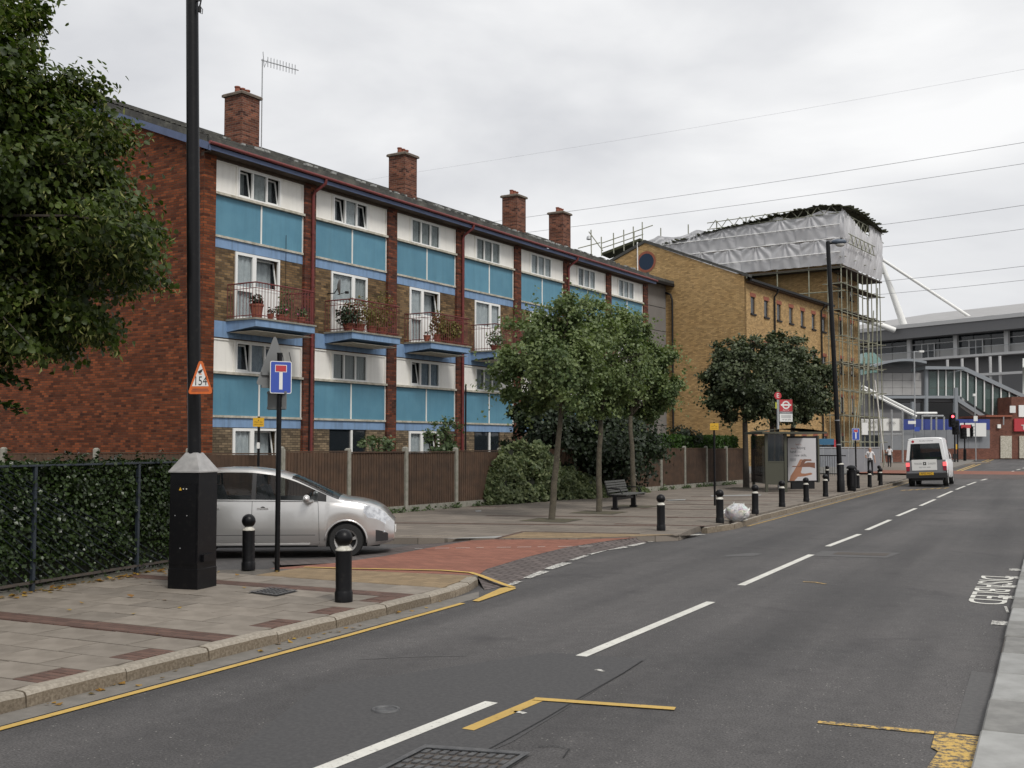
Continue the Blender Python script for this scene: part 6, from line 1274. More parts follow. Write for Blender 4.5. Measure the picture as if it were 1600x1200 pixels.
# ------------------------------------------------------------------ pedestrians
def person(label, loc, rot, h, J, hair, skin, cat='person', bag=None, hands=True):
    """J: joints in units of a 1.7 m figure facing -y; one skin grown over the skeleton"""
    base = dict(pel=(0, 0, .93), wst=(0, 0, 1.06), chs=(0, .01, 1.28), nck=(0, .01, 1.43), hed=(0, -.005, 1.52), top=(0, .0, 1.655),
                lsh=(.17, .01, 1.37), lel=(.24, .03, 1.1), lwr=(.25, -.03, .87), rsh=(-.17, .01, 1.37), rel=(-.24, .03, 1.1), rwr=(-.25, -.03, .87),
                lhp=(.09, 0, .90), lkn=(.1, -.02, .5), lan=(.1, .02, .09), lto=(.11, -.15, .03), rhp=(-.09, 0, .90), rkn=(-.1, -.02, .5), ran=(-.1, .02, .09), rto=(-.11, -.15, .03))
    base.update(J)
    for s, sg in (('l', 1), ('r', -1)):
        w = Vector(base[s+'wr']); e = Vector(base[s+'el']); d = (w-e).normalized(); side = Vector((0, -1, 0)); side = (side - d*side.dot(d)).normalized(); thick = d.cross(side)
        base[s+'pm'] = tuple(w + d*.075)
        for q, (o, L) in enumerate(((-.03, .062), (-.01, .078), (.01, .074), (.03, .058))):
            p = Vector(base[s+'pm']) + side*o; base[f'{s}f{q}a'] = tuple(p + d*L*.55 + thick*.006); base[f'{s}f{q}b'] = tuple(p + d*L + thick*.02*sg)
        base[s+'ta'] = tuple(w + d*.035 + side*-.045); base[s+'tb'] = tuple(w + d*.075 + side*-.058)
    rad = dict(pel=.135, wst=.12, chs=.14, nck=.058, hed=.092, top=.07, lsh=.06, rsh=.06, lel=.042, rel=.042, lwr=.027, rwr=.027, lhp=.085, rhp=.085, lkn=.058, rkn=.058, lan=.04, ran=.04, lto=.036, rto=.036, lpm=.03, rpm=.03)
    E_ = [('pel', 'wst'), ('wst', 'chs'), ('chs', 'nck'), ('nck', 'hed'), ('hed', 'top')]
    for s in 'lr':
        E_ += [('chs', s+'sh'), (s+'sh', s+'el'), (s+'el', s+'wr'), (s+'wr', s+'pm'), (s+'wr', s+'ta'), (s+'ta', s+'tb'), ('pel', s+'hp'), (s+'hp', s+'kn'), (s+'kn', s+'an'), (s+'an', s+'to')]
        for q in range(4): E_ += [(s+'pm', f'{s}f{q}a'), (f'{s}f{q}a', f'{s}f{q}b')]
    nm = list(base); ix = {k: i for i, k in enumerate(nm)}
    me = bpy.data.meshes.new('person'); me.from_pydata([base[k] for k in nm], [(ix[a], ix[b]) for a, b in E_], [])
    o = bpy.data.objects.new('person', me); COL.objects.link(o); md = o.modifiers.new('s', 'SKIN')
    for k, sv in zip(nm, me.skin_vertices[0].data):
        r_ = rad.get(k, .0095); sv.radius = (r_, r_ * (.72 if k in ('pel', 'wst', 'chs') else 1)); sv.use_root = (k == 'pel')
    md.use_smooth_shade = True; sb = o.modifiers.new('u', 'SUBSURF'); sb.levels = sb.render_levels = 2
    bpy.context.view_layer.update(); m2 = bpy.data.meshes.new_from_object(o.evaluated_get(bpy.context.evaluated_depsgraph_get())); bpy.data.objects.remove(o)
    m2.name = 'person'; m2.materials.clear()
    for q in (skin, 'cloth', 'clothb', 'trimblk'): m2.materials.append(K[q])
    le, re_ = Vector(base['lel']), Vector(base['rel'])
    for p in m2.polygons:
        c = p.center; arm = abs(c.x) > .165 and c.z > .55
        i = 3 if c.z < .085 else 2 if (c.z < .96 and not (abs(c.x) > .175 and c.z > .6)) else 1 if (c.z < 1.43 and (not arm or c.z > 1.2)) else 0
        if i == 1 and c.z > 1.37 and abs(c.x) < .07: i = 0
        p.material_index = i
    P = link('person', m2, None, loc, rot, label=label, category=cat); s_ = h / 1.7; P.scale = (s_, s_, s_)
    hm = M(); hm.sphere((0, .018, 1.575), .1, 14, sc3=(.93, 1.02, 1.12)); hm.v = [(x, y + (.045 if y < -.03 and z < 1.6 else 0), max(z, 1.49 if y > 0 else 1.585)) for x, y, z in hm.v]; hm.obj('hair', K[hair], P, smooth=True)
    fc = M().sphere((.033, -.092, 1.565), .011, 6).sphere((-.033, -.092, 1.565), .011, 6); fc.obj('eyes', K['ink'], P); M().add([(-.014, -.09, 1.525), (.014, -.09, 1.525), (0, -.118, 1.53), (0, -.092, 1.57)], [(0, 1, 2), (0, 2, 3), (1, 3, 2)]).obj('nose', K[skin], P); M().box(-.025, .025, -.094, -.088, 1.49, 1.497).obj('mouth', K['terra'], P)
    for s in (1, -1): M().sphere((s*.093, .005, 1.55), .024, 8, sc3=(.4, .8, 1.2)).obj('ear', K[skin], P)
    if bag:
        bx_, by_, bz_ = bag; q = M(); q.cbox(bx_-.11, bx_+.11, by_-.05, by_+.05, bz_-.1, bz_+.08, .03); Bo = q.obj('handbag', K['trimblk'], None, P.matrix_basis @ Vector((0, 0, 0)), rot, label=f'black bag carried by the {label.split(" in ")[0].split(" walking")[0].replace("person", "walker")} ' + ('towards the camera' if rot < 1 else 'away from the camera'), category='bag'); Bo.scale = (s_, s_, s_)
        M().tube([(bx_-.08, by_, bz_+.07), (bx_*.5, by_*.6, bz_+.35), (.06 if bx_ < 0 else -.06, .0, 1.44)], .011, 5).obj('strap', K['trimblk'], Bo)
    return P
wl = G(1360, 743.5, PZ)
person('person in a white shirt and black trousers walking towards the camera', wl, YAW - R(10), 1.64, dict(lkn=(.1, -.08, .51), lan=(.1, -.12, .10), lto=(.11, -.29, .04), rkn=(-.1, -.0, .5), ran=(-.1, .16, .12), rto=(-.11, .02, .03), rel=(-.25, .05, 1.1), rwr=(-.12, -.16, 1.0), lel=(.25, .04, 1.1), lwr=(.27, .0, .86)), 'hairg', 'skin', bag=(-.06, -.2, .97))
ml = G(1390, 730, PZ)
person('person with dark hair in a white top and black trousers walking away', ml, YAW + R(175), 1.70, dict(lkn=(.09, -.03, .5), lan=(.09, .05, .1), lto=(.1, -.12, .03), rkn=(-.09, -.05, .5), ran=(-.1, -.02, .09), rto=(-.11, -.19, .03)), 'hairb', 'skind', bag=(.24, .02, 1.0))
# ------------------------------------------------------------------ yellow brick building
YB = thing('yellow_brick_building', 'three storey yellow brick building with a round gable window and small red-headed windows', 'building', (-16.69, 65.43, 0), R(81.6))
def holed_wall(x0, x1, z0, z1, holes, y=0.0, dep=.13):
    xs = sorted({x0, x1, *[h[0] for h in holes], *[h[1] for h in holes]}); zs = sorted({z0, z1, *[h[2] for h in holes], *[h[3] for h in holes]}); m = M()
    for a, b in zip(xs[:-1], xs[1:]):
        for c, d in zip(zs[:-1], zs[1:]):
            if not any(h[0] < (a+b)/2 < h[1] and h[2] < (c+d)/2 < h[3] for h in holes): m.add([(a, y, c), (b, y, c), (b, y, d), (a, y, d)], [(0, 1, 2, 3)])
    for a, b, c, d in holes: m.add([(a, y, c), (b, y, c), (b, y, d), (a, y, d), (a, y+dep, c), (b, y+dep, c), (b, y+dep, d), (a, y+dep, d)], [(0, 4, 5, 1), (1, 5, 6, 2), (2, 6, 7, 3), (3, 7, 4, 0)])
    return m
wins = [(1.0 + 2.2*c, 1.72 + 2.2*c, 10.02 - 2.87*r, 11.08 - 2.87*r) for r in range(4) for c in range(7)]
UY = 15.8
holed_wall(0, UY, 0, 12.1, wins).obj('road_wall', K['brickyel'], YB)
def small_window(root, a, b, c, d, y=.0):
    w = M().box(a, b, y+.09, y+.13, c, d).obj('window', K['bluewin'], root); M().box(a+.06, b-.06, y+.08, y+.088, c+.06, d-.06).obj('pane', K['glassd'], w)
    M().box(a-.1, b+.1, y-.015, y+.1, d+.002, d+.24).obj('lintel', K['terra'], root); M().box(a-.08, b+.08, y-.07, y+.1, c-.10, c-.001).obj('sill', K['blackm'], root)
for a, b, c, d in wins: small_window(YB, a, b, c, d)
GD = 13.6
M().ext([(0, 0, 0), (0, GD, 0), (0, GD, 12.2), (0, GD/2, 15.0), (0, 0, 12.2)], (.3, 0, 0)).obj('gable_wall', K['brickyel'], YB)
M().ext([(-.06, -.35, 12.13), (-.06, GD/2, 15.0), (-.06, GD+.3, 12.2), (-.06, GD+.3, 12.36), (-.06, GD/2, 15.2), (-.06, -.35, 12.3)], (.45, 0, 0)).obj('coping', K['roofdark'], YB)
M().add([(.3, -.35, 12.0), (UY, -.35, 12.0), (UY, GD/2, 14.75), (.3, GD/2, 14.75)], [(0, 1, 2, 3)]).add([(.3, GD+.3, 12), (UY, GD+.3, 12), (UY, GD/2, 14.75), (.3, GD/2, 14.75)], [(3, 2, 1, 0)]).obj('roof', K['roofdark'], YB)
M().box(.2, UY, -.42, -.30, 11.92, 12.06).obj('gutter', K['blackm'], YB); M().box(0.3, UY, -.3, -.002, 11.85, 11.95).obj('soffit', K['dwood'], YB)
for u in (4.75, 13.75): M().tube([(u, -.36, 11.95), (u, -.3, 11.7), (u, -.1, 11.45), (u, -.1, .1)], .06, 7).obj('downpipe', K['blackm'], YB)
M().tube([(-.12, 5.3, 11.6), (-.12, 4.95, 11.45), (-.12, 4.83, 11.1), (-.12, 4.83, .1)], .065, 7).obj('downpipe', K['blackm'], YB)
rw_ = M(); N_ = 24; cy_, cz_ = 6.72, 13.75
for k in range(N_):
    a, b = 2*math.pi*k/N_, 2*math.pi*(k+1)/N_; rw_.add([(-.02, cy_+.54*math.cos(a), cz_+.54*math.sin(a)), (-.02, cy_+.70*math.cos(a), cz_+.70*math.sin(a)), (-.02, cy_+.70*math.cos(b), cz_+.70*math.sin(b)), (-.02, cy_+.54*math.cos(b), cz_+.54*math.sin(b))], [(0, 1, 2, 3)])
rw_.obj('window_ring', K['terra'], YB); M().ext([(-.01, cy_+.55*math.cos(2*math.pi*k/N_), cz_+.55*math.sin(2*math.pi*k/N_)) for k in range(N_)], (-.004, 0, 0)).obj('round_window', mat('blue_round_window', (.02, .036, .065), .6, spec=.2), YB)
M().cyl((-.03, 7.35, 12.2), (-.03, 7.35, 15.1), .04, n=6).obj('white_pipe', K['upvc'], YB)
M().box(-.02, 0, 2.8, 4.2, 2.05, 2.3).obj('red_plaque', K['terra'], YB)
LKB = thing('link_block', 'grey clad link between the flats and the yellow brick building', 'building', (-16.69, 65.43, 0), R(81.6))
for k in range(8): M().box(-12, -.01, 5.34, 5.5, .1 + 1.5*k, 1.56 + 1.5*k).obj('cladding_panel', K['cladding'], LKB)
M().box(-12, -.01, 5.5, 11, 0, 12.0).obj('core', K['room'], LKB); M().box(-12.2, 0, 4.75, 11.2, 12.12, 12.3).obj('roof', K['roofdark'], LKB); M().box(-12.2, 0, 4.72, 4.85, 11.95, 12.12).obj('gutter', K['blackm'], LKB); M().box(-2.6, -1.9, 5.28, 5.34, 5.4, 7.6).obj('red_door', K['terra'], LKB)
# tower end of the building and its scaffold
TW = thing('stair_tower', 'taller yellow brick tower at the end of the building inside scaffolding', 'building', (-16.69, 65.43, 0), R(81.6))
twn = [(18.0+2.6*c, 18.75+2.6*c, 13.0-2.9*r, 14.1-2.9*r) for r in range(5) for c in range(2)]
holed_wall(UY+.002, 22.7, 0, 17.6, twn, -.02).obj('road_wall', K['brickyel'], TW); M().box(UY+.01, 22.7, .3, 15.5, 0, 17.5).obj('core', K['brickyel'], TW)
M().box(UY+.004, UY+.012, -.02, .3, 0, 17.6).box(22.69, 22.7, -.019, .3, 0, 17.6).obj('wall_return', K['brickyel'], TW)
for a, b, c, d in twn: small_window(TW, a, b, c, d, -.02)
SCF = thing('scaffolding', 'tube scaffolding wrapped in grey plastic sheeting around the brick tower', 'scaffolding', (-16.69, 65.43, 0), R(81.6))
rs = random.Random(3); sx0, sx1, sy0 = 14.5, 24.0, -1.35
stm = M().cyl((0, 0, 0), (0, 0, 15.2), .04, n=6).mesh('standard', K['scaff']); st2 = M().cyl((0, 0, 0), (0, 0, 7.5), .045, n=6).mesh('standard', K['scaff'])
for k in range(9):
    x = sx0 + (sx1-sx0)*k/8
    for yv in ((sy0, -.35) if k % 2 == 0 else (sy0,)): link('standard', stm, SCF, (x, yv, PZ), (rs.uniform(-.004, .004), rs.uniform(-.004, .004), 0))
for k in range(7): link('standard', st2, SCF, (sx0, sy0 + 2.4*(k+1), 11.6))
ldm = M().cyl((sx0-.3, 0, 0), (sx1+.4, 0, 0), .034, n=6).mesh('ledger', K['scaff']); trm = M().cyl((0, sy0-.35, 0), (0, .05, 0), .032, n=6).mesh('transom', K['scaff'])
for k in range(8):
    z = 2.0 + 1.9*k
    for yv in (sy0, -.35): link('ledger', ldm, SCF, (0, yv, z + rs.uniform(-.1, .1)))
    for q in range(0, 9, 2): link('transom', trm, SCF, (sx0 + (sx1-sx0)*q/8, 0, z+.06))
    if k in (1, 3, 5, 6): M().box(sx0, sx1, sy0+.1, -.45, z+.1, z+.14).obj('boards', K['rust'], SCF)
for k in range(6): M().cyl((sx0+1.2+1.4*k, sy0-.06, 1+k*1.9), (sx0+2.6+1.2*k, sy0-.06, 4.6+k*1.9), .04, n=6).obj('brace', K['scaff'], SCF)
for z in (12.9, 14.6, 14.95): M().cyl((sx0, sy0-.2, z), (sx0, 15.6, z), .045, n=6).obj('ledger', K['scaff'], SCF)
M().box(sx0-.1, UY, sy0, 15.5, 14.62, 14.7).obj('boards', K['rust'], SCF); M().box(sx0, sx1+.2, sy0-.1, .1, 14.62, 14.72).obj('boards', K['rust'], SCF)
M().cyl((23.6, -1.6, .3), (21.6, -1.5, 6.8), .045, n=6).obj('brace', K['cream'], SCF)
def fold(a, z, s):                                # plastic pulled to ties every couple of metres: swags between, creases fanning from each tie
    P = 2.3; c = ((a + s*.7) / P) % 1 - .5; t = min(1, max(0, (z - 14.8) / 1.95 % 1)); n_ = noise.noise(Vector((a*.5, z*.4, s)))
    return .05*math.cos(math.pi*c)*math.sin(math.pi*t)*(1 + n_) + .05*math.sin(11*math.atan2(c*1.6, 1.12 - t) + 2*n_) * (.35 + t) + .05*noise.noise(Vector((a*2.1, z*.7, s+9)))
def sheetf(name, fn, nu, nv): return M().grid(fn, nu, nv).obj(name, K['sheet'], SCF, smooth=True)
for z0, z1, s in ((14.85, 16.75, 1), (16.7, 18.95, 7)):
    def f1(i, j):
        y = sy0 - .3 + 17.2*i; sag = .32*abs(math.sin(y*math.pi/3.3))*(j**2) * (1 if s == 7 else .25); drop = -.00*i
        return (sx0 - .08 - fold(y, z0 + (z1-z0)*j, s) - .04*math.sin(math.pi*j), y, z0 + (z1-z0)*j - sag - (.55*i*j if s == 7 else 0) + .06*noise.noise(Vector((y*1.5, j*3, s))))
    sheetf('sheeting', f1, 240, 22)
def f2(i, j):
    x = sx0 + (sx1-sx0)*i; top = np.interp(x, [14.5, 16.5, 18.5, 20.9, 21.1, 24], [19.0, 18.55, 18.1, 17.7, 18.75, 18.8]); z = 14.8 + (top-14.8)*j
    return (x, sy0 - .08 - fold(x*1.3, z, 11) - .15*math.sin(math.pi*j), z)
sheetf('sheeting', f2, 150, 26)
for z in (15.7, 16.72, 17.7): M().cyl((sx0-.24, sy0, z), (sx0-.24, 15.4, z-.05), .03, n=5).obj('sheet_rail', K['upvc'], SCF)
# temporary roof
rfm = M(); 
def zr_(y): return 19.45 - max(0, (y - .5))**1.15 * .082 - max(0, .5-y)**2 * .05
def f3(i, j): y = -1.8 + 17.6*i; x = 14.3 + 9.9*j; return (x, y, zr_(y) - .9*abs(j-.35)**1.2 + .12*noise.noise(Vector((x, y, 0))))
rfm.grid(f3, 40, 14); rfm.grid(lambda i, j: (*f3(i, j)[:2], f3(i, j)[2]-.1), 40, 14); rfo = rfm.obj('temporary_roof', K['debris'], SCF); mb = M()
for k in range(150):
    i, j = rs.random(), rs.choice((0, 0, 0, 1, rs.random())); p = Vector(f3(i, j)); L = rs.uniform(.3, 1.0); mb.box(p.x-rs.uniform(.05, .5), p.x+L*.6, p.y-.07, p.y+.07, p.z-rs.uniform(.0, .08), p.z+rs.uniform(.01, .05))
for k in range(30):
    j = rs.random(); p = Vector(f3(0, j)); mb.box(p.x-.06, p.x+.06, p.y-rs.uniform(.05, .45), p.y+.4, p.z-.06, p.z+.03)
mb.obj('roof_boards', K['debris'], rfo, kind='stuff')
mb = M()
for y0 in range(-1, 9):
    a, b = Vector((sx0-.1, y0*1.0-.2, 18.55)), Vector((sx0-.1, y0*1.0+.8, 18.55)); c = Vector((sx0-.1, y0+.3, 19.15)); mb.cyl(a, c, .03, n=5).cyl(c, b, .03, n=5)
mb.cyl((sx0-.1, -1.3, 18.55), (sx0-.1, 9, 18.5), .035, n=5).cyl((sx0-.1, -1.3, 19.15), (sx0-.1, 9, 19.0), .035, n=5)
for k in range(9):
    x = sx0 + 1.1*k; mb.cyl((x, sy0-.1, 17.9), (x+.55, sy0-.1, 18.6), .03, n=5).cyl((x+.55, sy0-.1, 18.6), (x+1.1, sy0-.1, 17.9), .03, n=5)
mb.cyl((sx0, sy0-.1, 18.6), (sx1+.8, sy0-.1, 18.6), .035, n=5).cyl((sx0, sy0-.1, 17.9), (sx1+.8, sy0-.1, 17.9), .035, n=5).obj('lattice_beam', K['scaff'], SCF, kind='stuff')
mb = M()
for z in (16.3, 17.0): mb.cyl((sx0+.2, sy0-.5, z), (sx0+6.5, sy0-.5, z), .04, n=5)
for k in range(6): mb.cyl((sx0+.3+k, sy0-.5, 16.3), (sx0+.8+k, sy0-.5, 17.0), .03, n=5).cyl((sx0+.8+k, sy0-.5, 17.0), (sx0+1.3+k, sy0-.5, 16.3), .03, n=5)
mb.obj('outrigger', K['scaff'], SCF)
M().box(18.2, 19.6, -1.5, -1.46, 2.6, 3.5).obj('notice_board', K['signw'], SCF)
# scaffold guard rail on the roof behind the flats
SR = thing('scaffold_guard_rail', 'short run of scaffold guard rail and boards on the roof behind the flats', 'scaffolding', AT(960, 390, 72)); o_ = Vector(SR.location)
for x, y0, y1 in ((924, 397, 359), (940, 400, 370), (959, 396, 364), (975, 392, 359), (990, 388, 354), (1004, 384, 347)): M().cyl(AT(x, y0, 72)-o_, AT(x-.5, y1, 72)-o_, .04, n=5).obj('standard', K['scaff'], SR)
for a, b in (((903, 388), (938, 379)), ((940, 380), (1020, 352)), ((940, 388), (1005, 366)), ((920, 362), (942, 392))): M().cyl(AT(*a, 72)-o_, AT(*b, 72)-o_, .035, n=5).obj('rail', K['scaff'], SR)
M().ext([AT(940, 395, 72.3)-o_, AT(1000, 372, 72.3)-o_, AT(1000, 376, 72.3)-o_, AT(940, 399, 72.3)-o_], (0, 1.5, 0)).obj('boards', K['debris'], SR)
M().lathe([(.02, .3), (.14, .22), (.17, .05), (.06, 0)], 10).obj('lamp', K['alu'], SR, AT(920, 375, 72)-o_)
# railings, hoarding and canopy at the foot of the yellow building
ra_, rb_ = G(1176, 741.5, PZ), G(1322, 745, PZ); IR = thing('iron_railing', 'black iron railing before the yellow brick building', 'railing', ra_); dd = rb_-ra_; nL = dd.length; dn = dd.normalized()
M().cyl((0, 0, 1.15), dd + Vector((0, 0, 1.15)), .03, n=6).cyl((0, 0, .15), dd + Vector((0, 0, .15)), .025, n=6).obj('rail', K['black'], IR); mb = M()
for k in range(int(nL/.14)): p = dn*.14*k; mb.cyl(p + Vector((0, 0, .05)), p + Vector((0, 0, 1.15)), .013, n=4, caps=False)
mb.obj('bars', K['black'], IR, kind='stuff'); pl = AT(1178, 700, 68); M().tube([AT(1172, 712, 68)-ra_, AT(1196, 737, 67)-ra_], .03, 5).obj('handrail', K['black'], IR)
wa, wb_ = AT(1170, 700, 66), AT(1330, 700, 64); M().ext([(wa.x, wa.y, 0), (wb_.x, wb_.y, 0), (wb_.x, wb_.y, .55), (wa.x, wa.y, .55)], (-.2, .1, 0)).obj('low_wall', K['slabc'], None, label='low pale wall behind the iron railing', category='wall')
ha, hb = AT(1272, 700, 65), AT(1374, 700, 71); HD = thing('site_hoarding', 'grey sheeted site fence below the scaffolding', 'fence', (ha.x, ha.y, PZ)); dd = Vector((hb.x-ha.x, hb.y-ha.y, 0)); n = 8
for k in range(n): M().ext([dd*((k+.02)/n), dd*((k+.98)/n), dd*((k+.98)/n) + Vector((0, 0, 1.5)), dd*((k+.02)/n) + Vector((0, 0, 1.5))], (.02, .02, 0)).obj('panel', K['hoardg'], HD)
M().cyl((0, 0, 1.56), dd + Vector((0, 0, 1.56)), .04, n=6).obj('rail', K['galv'], HD)
for k in range(n+1): M().cyl(dd*(k/n), dd*(k/n) + Vector((0, 0, 1.6)), .035, n=6).obj('post', K['galv'], HD)
ca_ = AT(1277, 690, 67); CN = thing('entrance_canopy', 'small blue entrance canopy on the yellow brick building', 'canopy', ca_)
M().ext([AT(1277, 685.5, 67)-ca_, AT(1303, 685.5, 67)-ca_, AT(1303, 695, 67)-ca_, AT(1277, 695, 67)-ca_], (-.5, .8, 0)).obj('fascia', mat('canopy_blue', (.03, .12, .22), .6), CN); M().ext([AT(1303.2, 687, 67)-ca_, AT(1310, 687, 67)-ca_, AT(1310, 700, 67)-ca_, AT(1303.2, 700, 67)-ca_], (-.3, .5, 0)).obj('red_end', K['signr'], CN)
M().ext([AT(1278, 695.5, 67.2)-ca_, AT(1303, 695.5, 67.2)-ca_, AT(1303, 735, 67.2)-ca_, AT(1278, 735, 67.2)-ca_], (-.3, .5, 0)).obj('doorway', K['hoardg'], CN)

# ------------------------------------------------------------------ far end of the street
def slab(name, pts, d, m, root, thick=.3, back=True):
    o = Vector(root.location); v = [AT(x, y, d if not isinstance(d, (list, tuple)) else dd_) - o for (x, y), dd_ in zip(pts, d if isinstance(d, (list, tuple)) else [d]*len(pts))]
    return M().ext(v, Vector((-uy, ux, 0)) * thick).obj(name, K[m] if isinstance(m, str) else m, root)
def bar(name, a, b, d, r, m, root, d2=None, n=6): o = Vector(root.location); return M().cyl(AT(*a, d)-o, AT(*b, d2 or d)-o, r, n=n).obj(name, K[m], root)
def box4(x0, y0, x1, y1): return [(x0, y1), (x1, y1), (x1, y0), (x0, y0)]
# banners on posts
BF = thing('banner_frame', 'row of galvanised posts carrying white estate agents banners', 'banner frame', Vector((*AT(1376, 700, 100)[:2], PZ)))
for x in (1376, 1393, 1410): bar('post', (x, 640), (x+.5, 723), 100, .09, 'galv', BF)
slab('banner', box4(1341, 655, 1374, 673), 100.2, 'signw', BF, .05); slab('banner', box4(1377, 654, 1410, 673), 100.2, 'signw', BF, .05)
text_mesh('ESTATE AGENTS', .42, K['inkgrey'], 'lettering', BF, plate_frame(AT(1357.5, 659.5, 100.1) - BF.location), .005, .6); text_mesh('LETTINGS', .3, K['inkgrey'], 'lettering', BF, plate_frame(AT(1358, 667, 100.1) - BF.location), .005)
text_mesh('SALES', .3, K['inkgrey'], 'lettering', BF, plate_frame(AT(1393, 661, 100.1) - BF.location), .005); 
for y in (679, 677): bar('rail', (1341, y), (1411, y+.6), 100, .05, 'galv', BF)
UN = thing('shuttered_unit', 'grey shuttered shop unit with a low red brick base behind the banner posts', 'building', Vector((*AT(1395, 700, 104)[:2], PZ)))
slab('wall', box4(1335, 645, 1410, 722), 106, 'halldark', UN, .5); 
for k in range(3): slab('shutter', box4(1377+17*k, 680, 1393+17*k, 703), 104, 'hoardg', UN, .3)
slab('brick_base', box4(1376, 703.3, 1430, 722), 104, 'brickshop', UN, .4)
slab('window', box4(1345, 676, 1372, 715), 105, 'glassd', UN, .3)
# hoardings and brick wall across the junction
HW = thing('junction_hoarding', 'grey and blue hoarding on a low brick wall across the junction', 'fence', Vector((*AT(1480, 700, 122)[:2], PZ)))
for k in range(8): slab('panel', box4(1411+17*k, 672, 1427.6+17*k, 700.5), 122, 'hoardg', HW, .2); slab('blue_panel', box4(1411+17*k, 655, 1427.6+17*k, 671.5), 123, 'hoardb', HW, .2)
slab('brick_wall', box4(1411, 701, 1548, 718), 121.6, 'brickshop', HW, .5)
slab('white_board', box4(1500, 661, 1541, 682), 121.5, 'signw', HW, .05); 
for x in (1441, 1455, 1463, 1475): bar('frame_post', (x, 651), (x, 672), 120, .10, 'galv', HW)
bar('frame_rail', (1432, 645.5), (1464, 645.5), 120, .13, 'upvc', HW); bar('frame_rail', (1440, 650), (1474, 650), 120, .12, 'galv', HW)
# footbridge with covered stairs
FB = thing('footbridge', 'grey covered station footbridge with glazed stairs down to the right', 'footbridge', Vector((*AT(1445, 700, 140)[:2], PZ)))
for r in range(3):
    for c in range(5): slab('panel', box4(1365+15*c, 583+11.6*r, 1379.6+15*c, 594.2+11.6*r), 140, 'bpanel', FB, .3)
slab('box_core', box4(1366, 582, 1440, 618), 140.5, 'halldark', FB, 6); slab('beam', box4(1366, 618.3, 1500, 622.5), 139.8, 'bridge', FB, .5); slab('beam', box4(1380, 623, 1500, 628), 140.5, 'halldark', FB, 3)
mb = M(); o_ = Vector(FB.location)
for k in range(10):
    a, b = k/10, (k+1)/10
    for q in (0,):
        p = [AT(1366+82*a, 579 - 15*math.sin(math.pi*min(1, a*.62+.12)), 138), AT(1366+82*b, 579 - 15*math.sin(math.pi*min(1, b*.62+.12)), 138)]; w_ = [v + Vector((-uy, ux, 0))*9 for v in p]; mb.add([p[0]-o_, p[1]-o_, w_[1]-o_, w_[0]-o_, *[v - o_ + Vector((0, 0, .3)) for v in (p[0], p[1], w_[1], w_[0])]], [(0, 3, 2, 1), (4, 5, 6, 7), (0, 1, 5, 4)])
mb.obj('arched_roof', K['bridge'], FB)
slab('bridge_roof', [(1446, 577), (1508, 577), (1508, 573), (1446, 572)], 139, 'bridge', FB, 5); slab('glazing', box4(1452, 580, 1500, 618), 140, 'bglass', FB, .1); slab('far_glazing', box4(1452, 580, 1500, 618), 144, 'bpanel', FB, .1)
for x in (1466, 1478, 1491, 1501): bar('mullion', (x, 578), (x, 620), 139.9, .09, 'upvc', FB)
slab('red_band', box4(1453, 604, 1499, 608), 140.6, 'terra', FB, .1)
st = [(1503, 580), (1632, 640), (1632, 705), (1500, 619)]; slab('stair_glazing', st, 140, 'bglass', FB, .1); slab('stair_far_side', st, 143.5, 'bpanel', FB, .1)
slab('stair_roof', [(1506, 579), (1632, 637), (1632, 631), (1510, 574)], 139.5, 'bridge', FB, 5); slab('stringer', [(1497, 621), (1632, 709), (1632, 715), (1497, 628)], 139.7, 'bridge', FB, .4); slab('stringer_lower', [(1497, 629), (1620, 712), (1620, 717), (1502, 637)], 140.2, 'bpanel', FB, .3)
for k in range(9): x = 1512 + 13*k; bar('mullion', (x, 582+6.1*k), (x, 626+8.6*k), 139.8, .09, 'upvc', FB)
for x, y0, y1, w in ((1447, 575, 648, .28), (1493, 606, 665, .32), (1426, 628, 690, .3)): bar('column', (x, y0), (x, y1), 140, w, 'bridge', FB, n=10)
slab('under_bridge_shade', box4(1440, 628, 1545, 660), 150, 'room', FB, .5)  # near-black slab standing for the shade beneath the bridge
for dy in (0, 5): bar('stair_rail', (1347, 603+dy), (1432, 646+dy), 139, .16, 'upvc', FB)
slab('left_stair', [(1347, 612), (1425, 652), (1425, 690), (1347, 690)], 141, 'halldark', FB, .4)
GT = thing('lift_tower', 'pale green glass lift tower beside the scaffolding', 'tower', Vector((*AT(1360, 700, 150)[:2], PZ)))
slab('glass', box4(1347, 566, 1372, 645), 150, 'greenglass', GT, 3); slab('glass_roof', [(1345, 568), (1352, 551), (1366, 551), (1383, 568)], 149.5, 'greenglass', GT, 4); slab('red_disc', [(1361+2.6*math.cos(R(30*k)), 594+2.6*math.sin(R(30*k))) for k in range(12)], 148.5, 'signr', GT, .1)
# exhibition hall
HA, HB_ = AT(1640, 700, 170), AT(1322, 700, 201.5); HL = thing('exhibition_hall', 'huge grey exhibition hall with a low metal roof held by white tubular masts', 'building', (HB_.x, HB_.y, 0))
hv = Vector((HA.x-HB_.x, HA.y-HB_.y, 0)); hLn = hv.length; he = hv.normalized(); hw = Vector((-he.y, he.x, 0)); HL.rotation_euler = (0, 0, math.atan2(he.y, he.x))
def hq(px):                                      # where a sight line meets the hall front
    r = ray(px, 650); dx, dy = RF(r[0], r[1]); det = dx*(-he.y) + he.x*dy
    return (-dy*HB_.x + dx*HB_.y) / (he.x*dy - he.y*dx) * 1.0
M().box(-12, hLn, -2.6, 0, 22.1, 22.75).obj('fascia', K['hallw'], HL); M().add([(-12, -2.6, 22.76), (hLn, -2.6, 22.76), (hLn, 45, 30.6), (-12, 45, 30.6)], [(0, 1, 2, 3)]).obj('roof', K['hallroof'], HL)
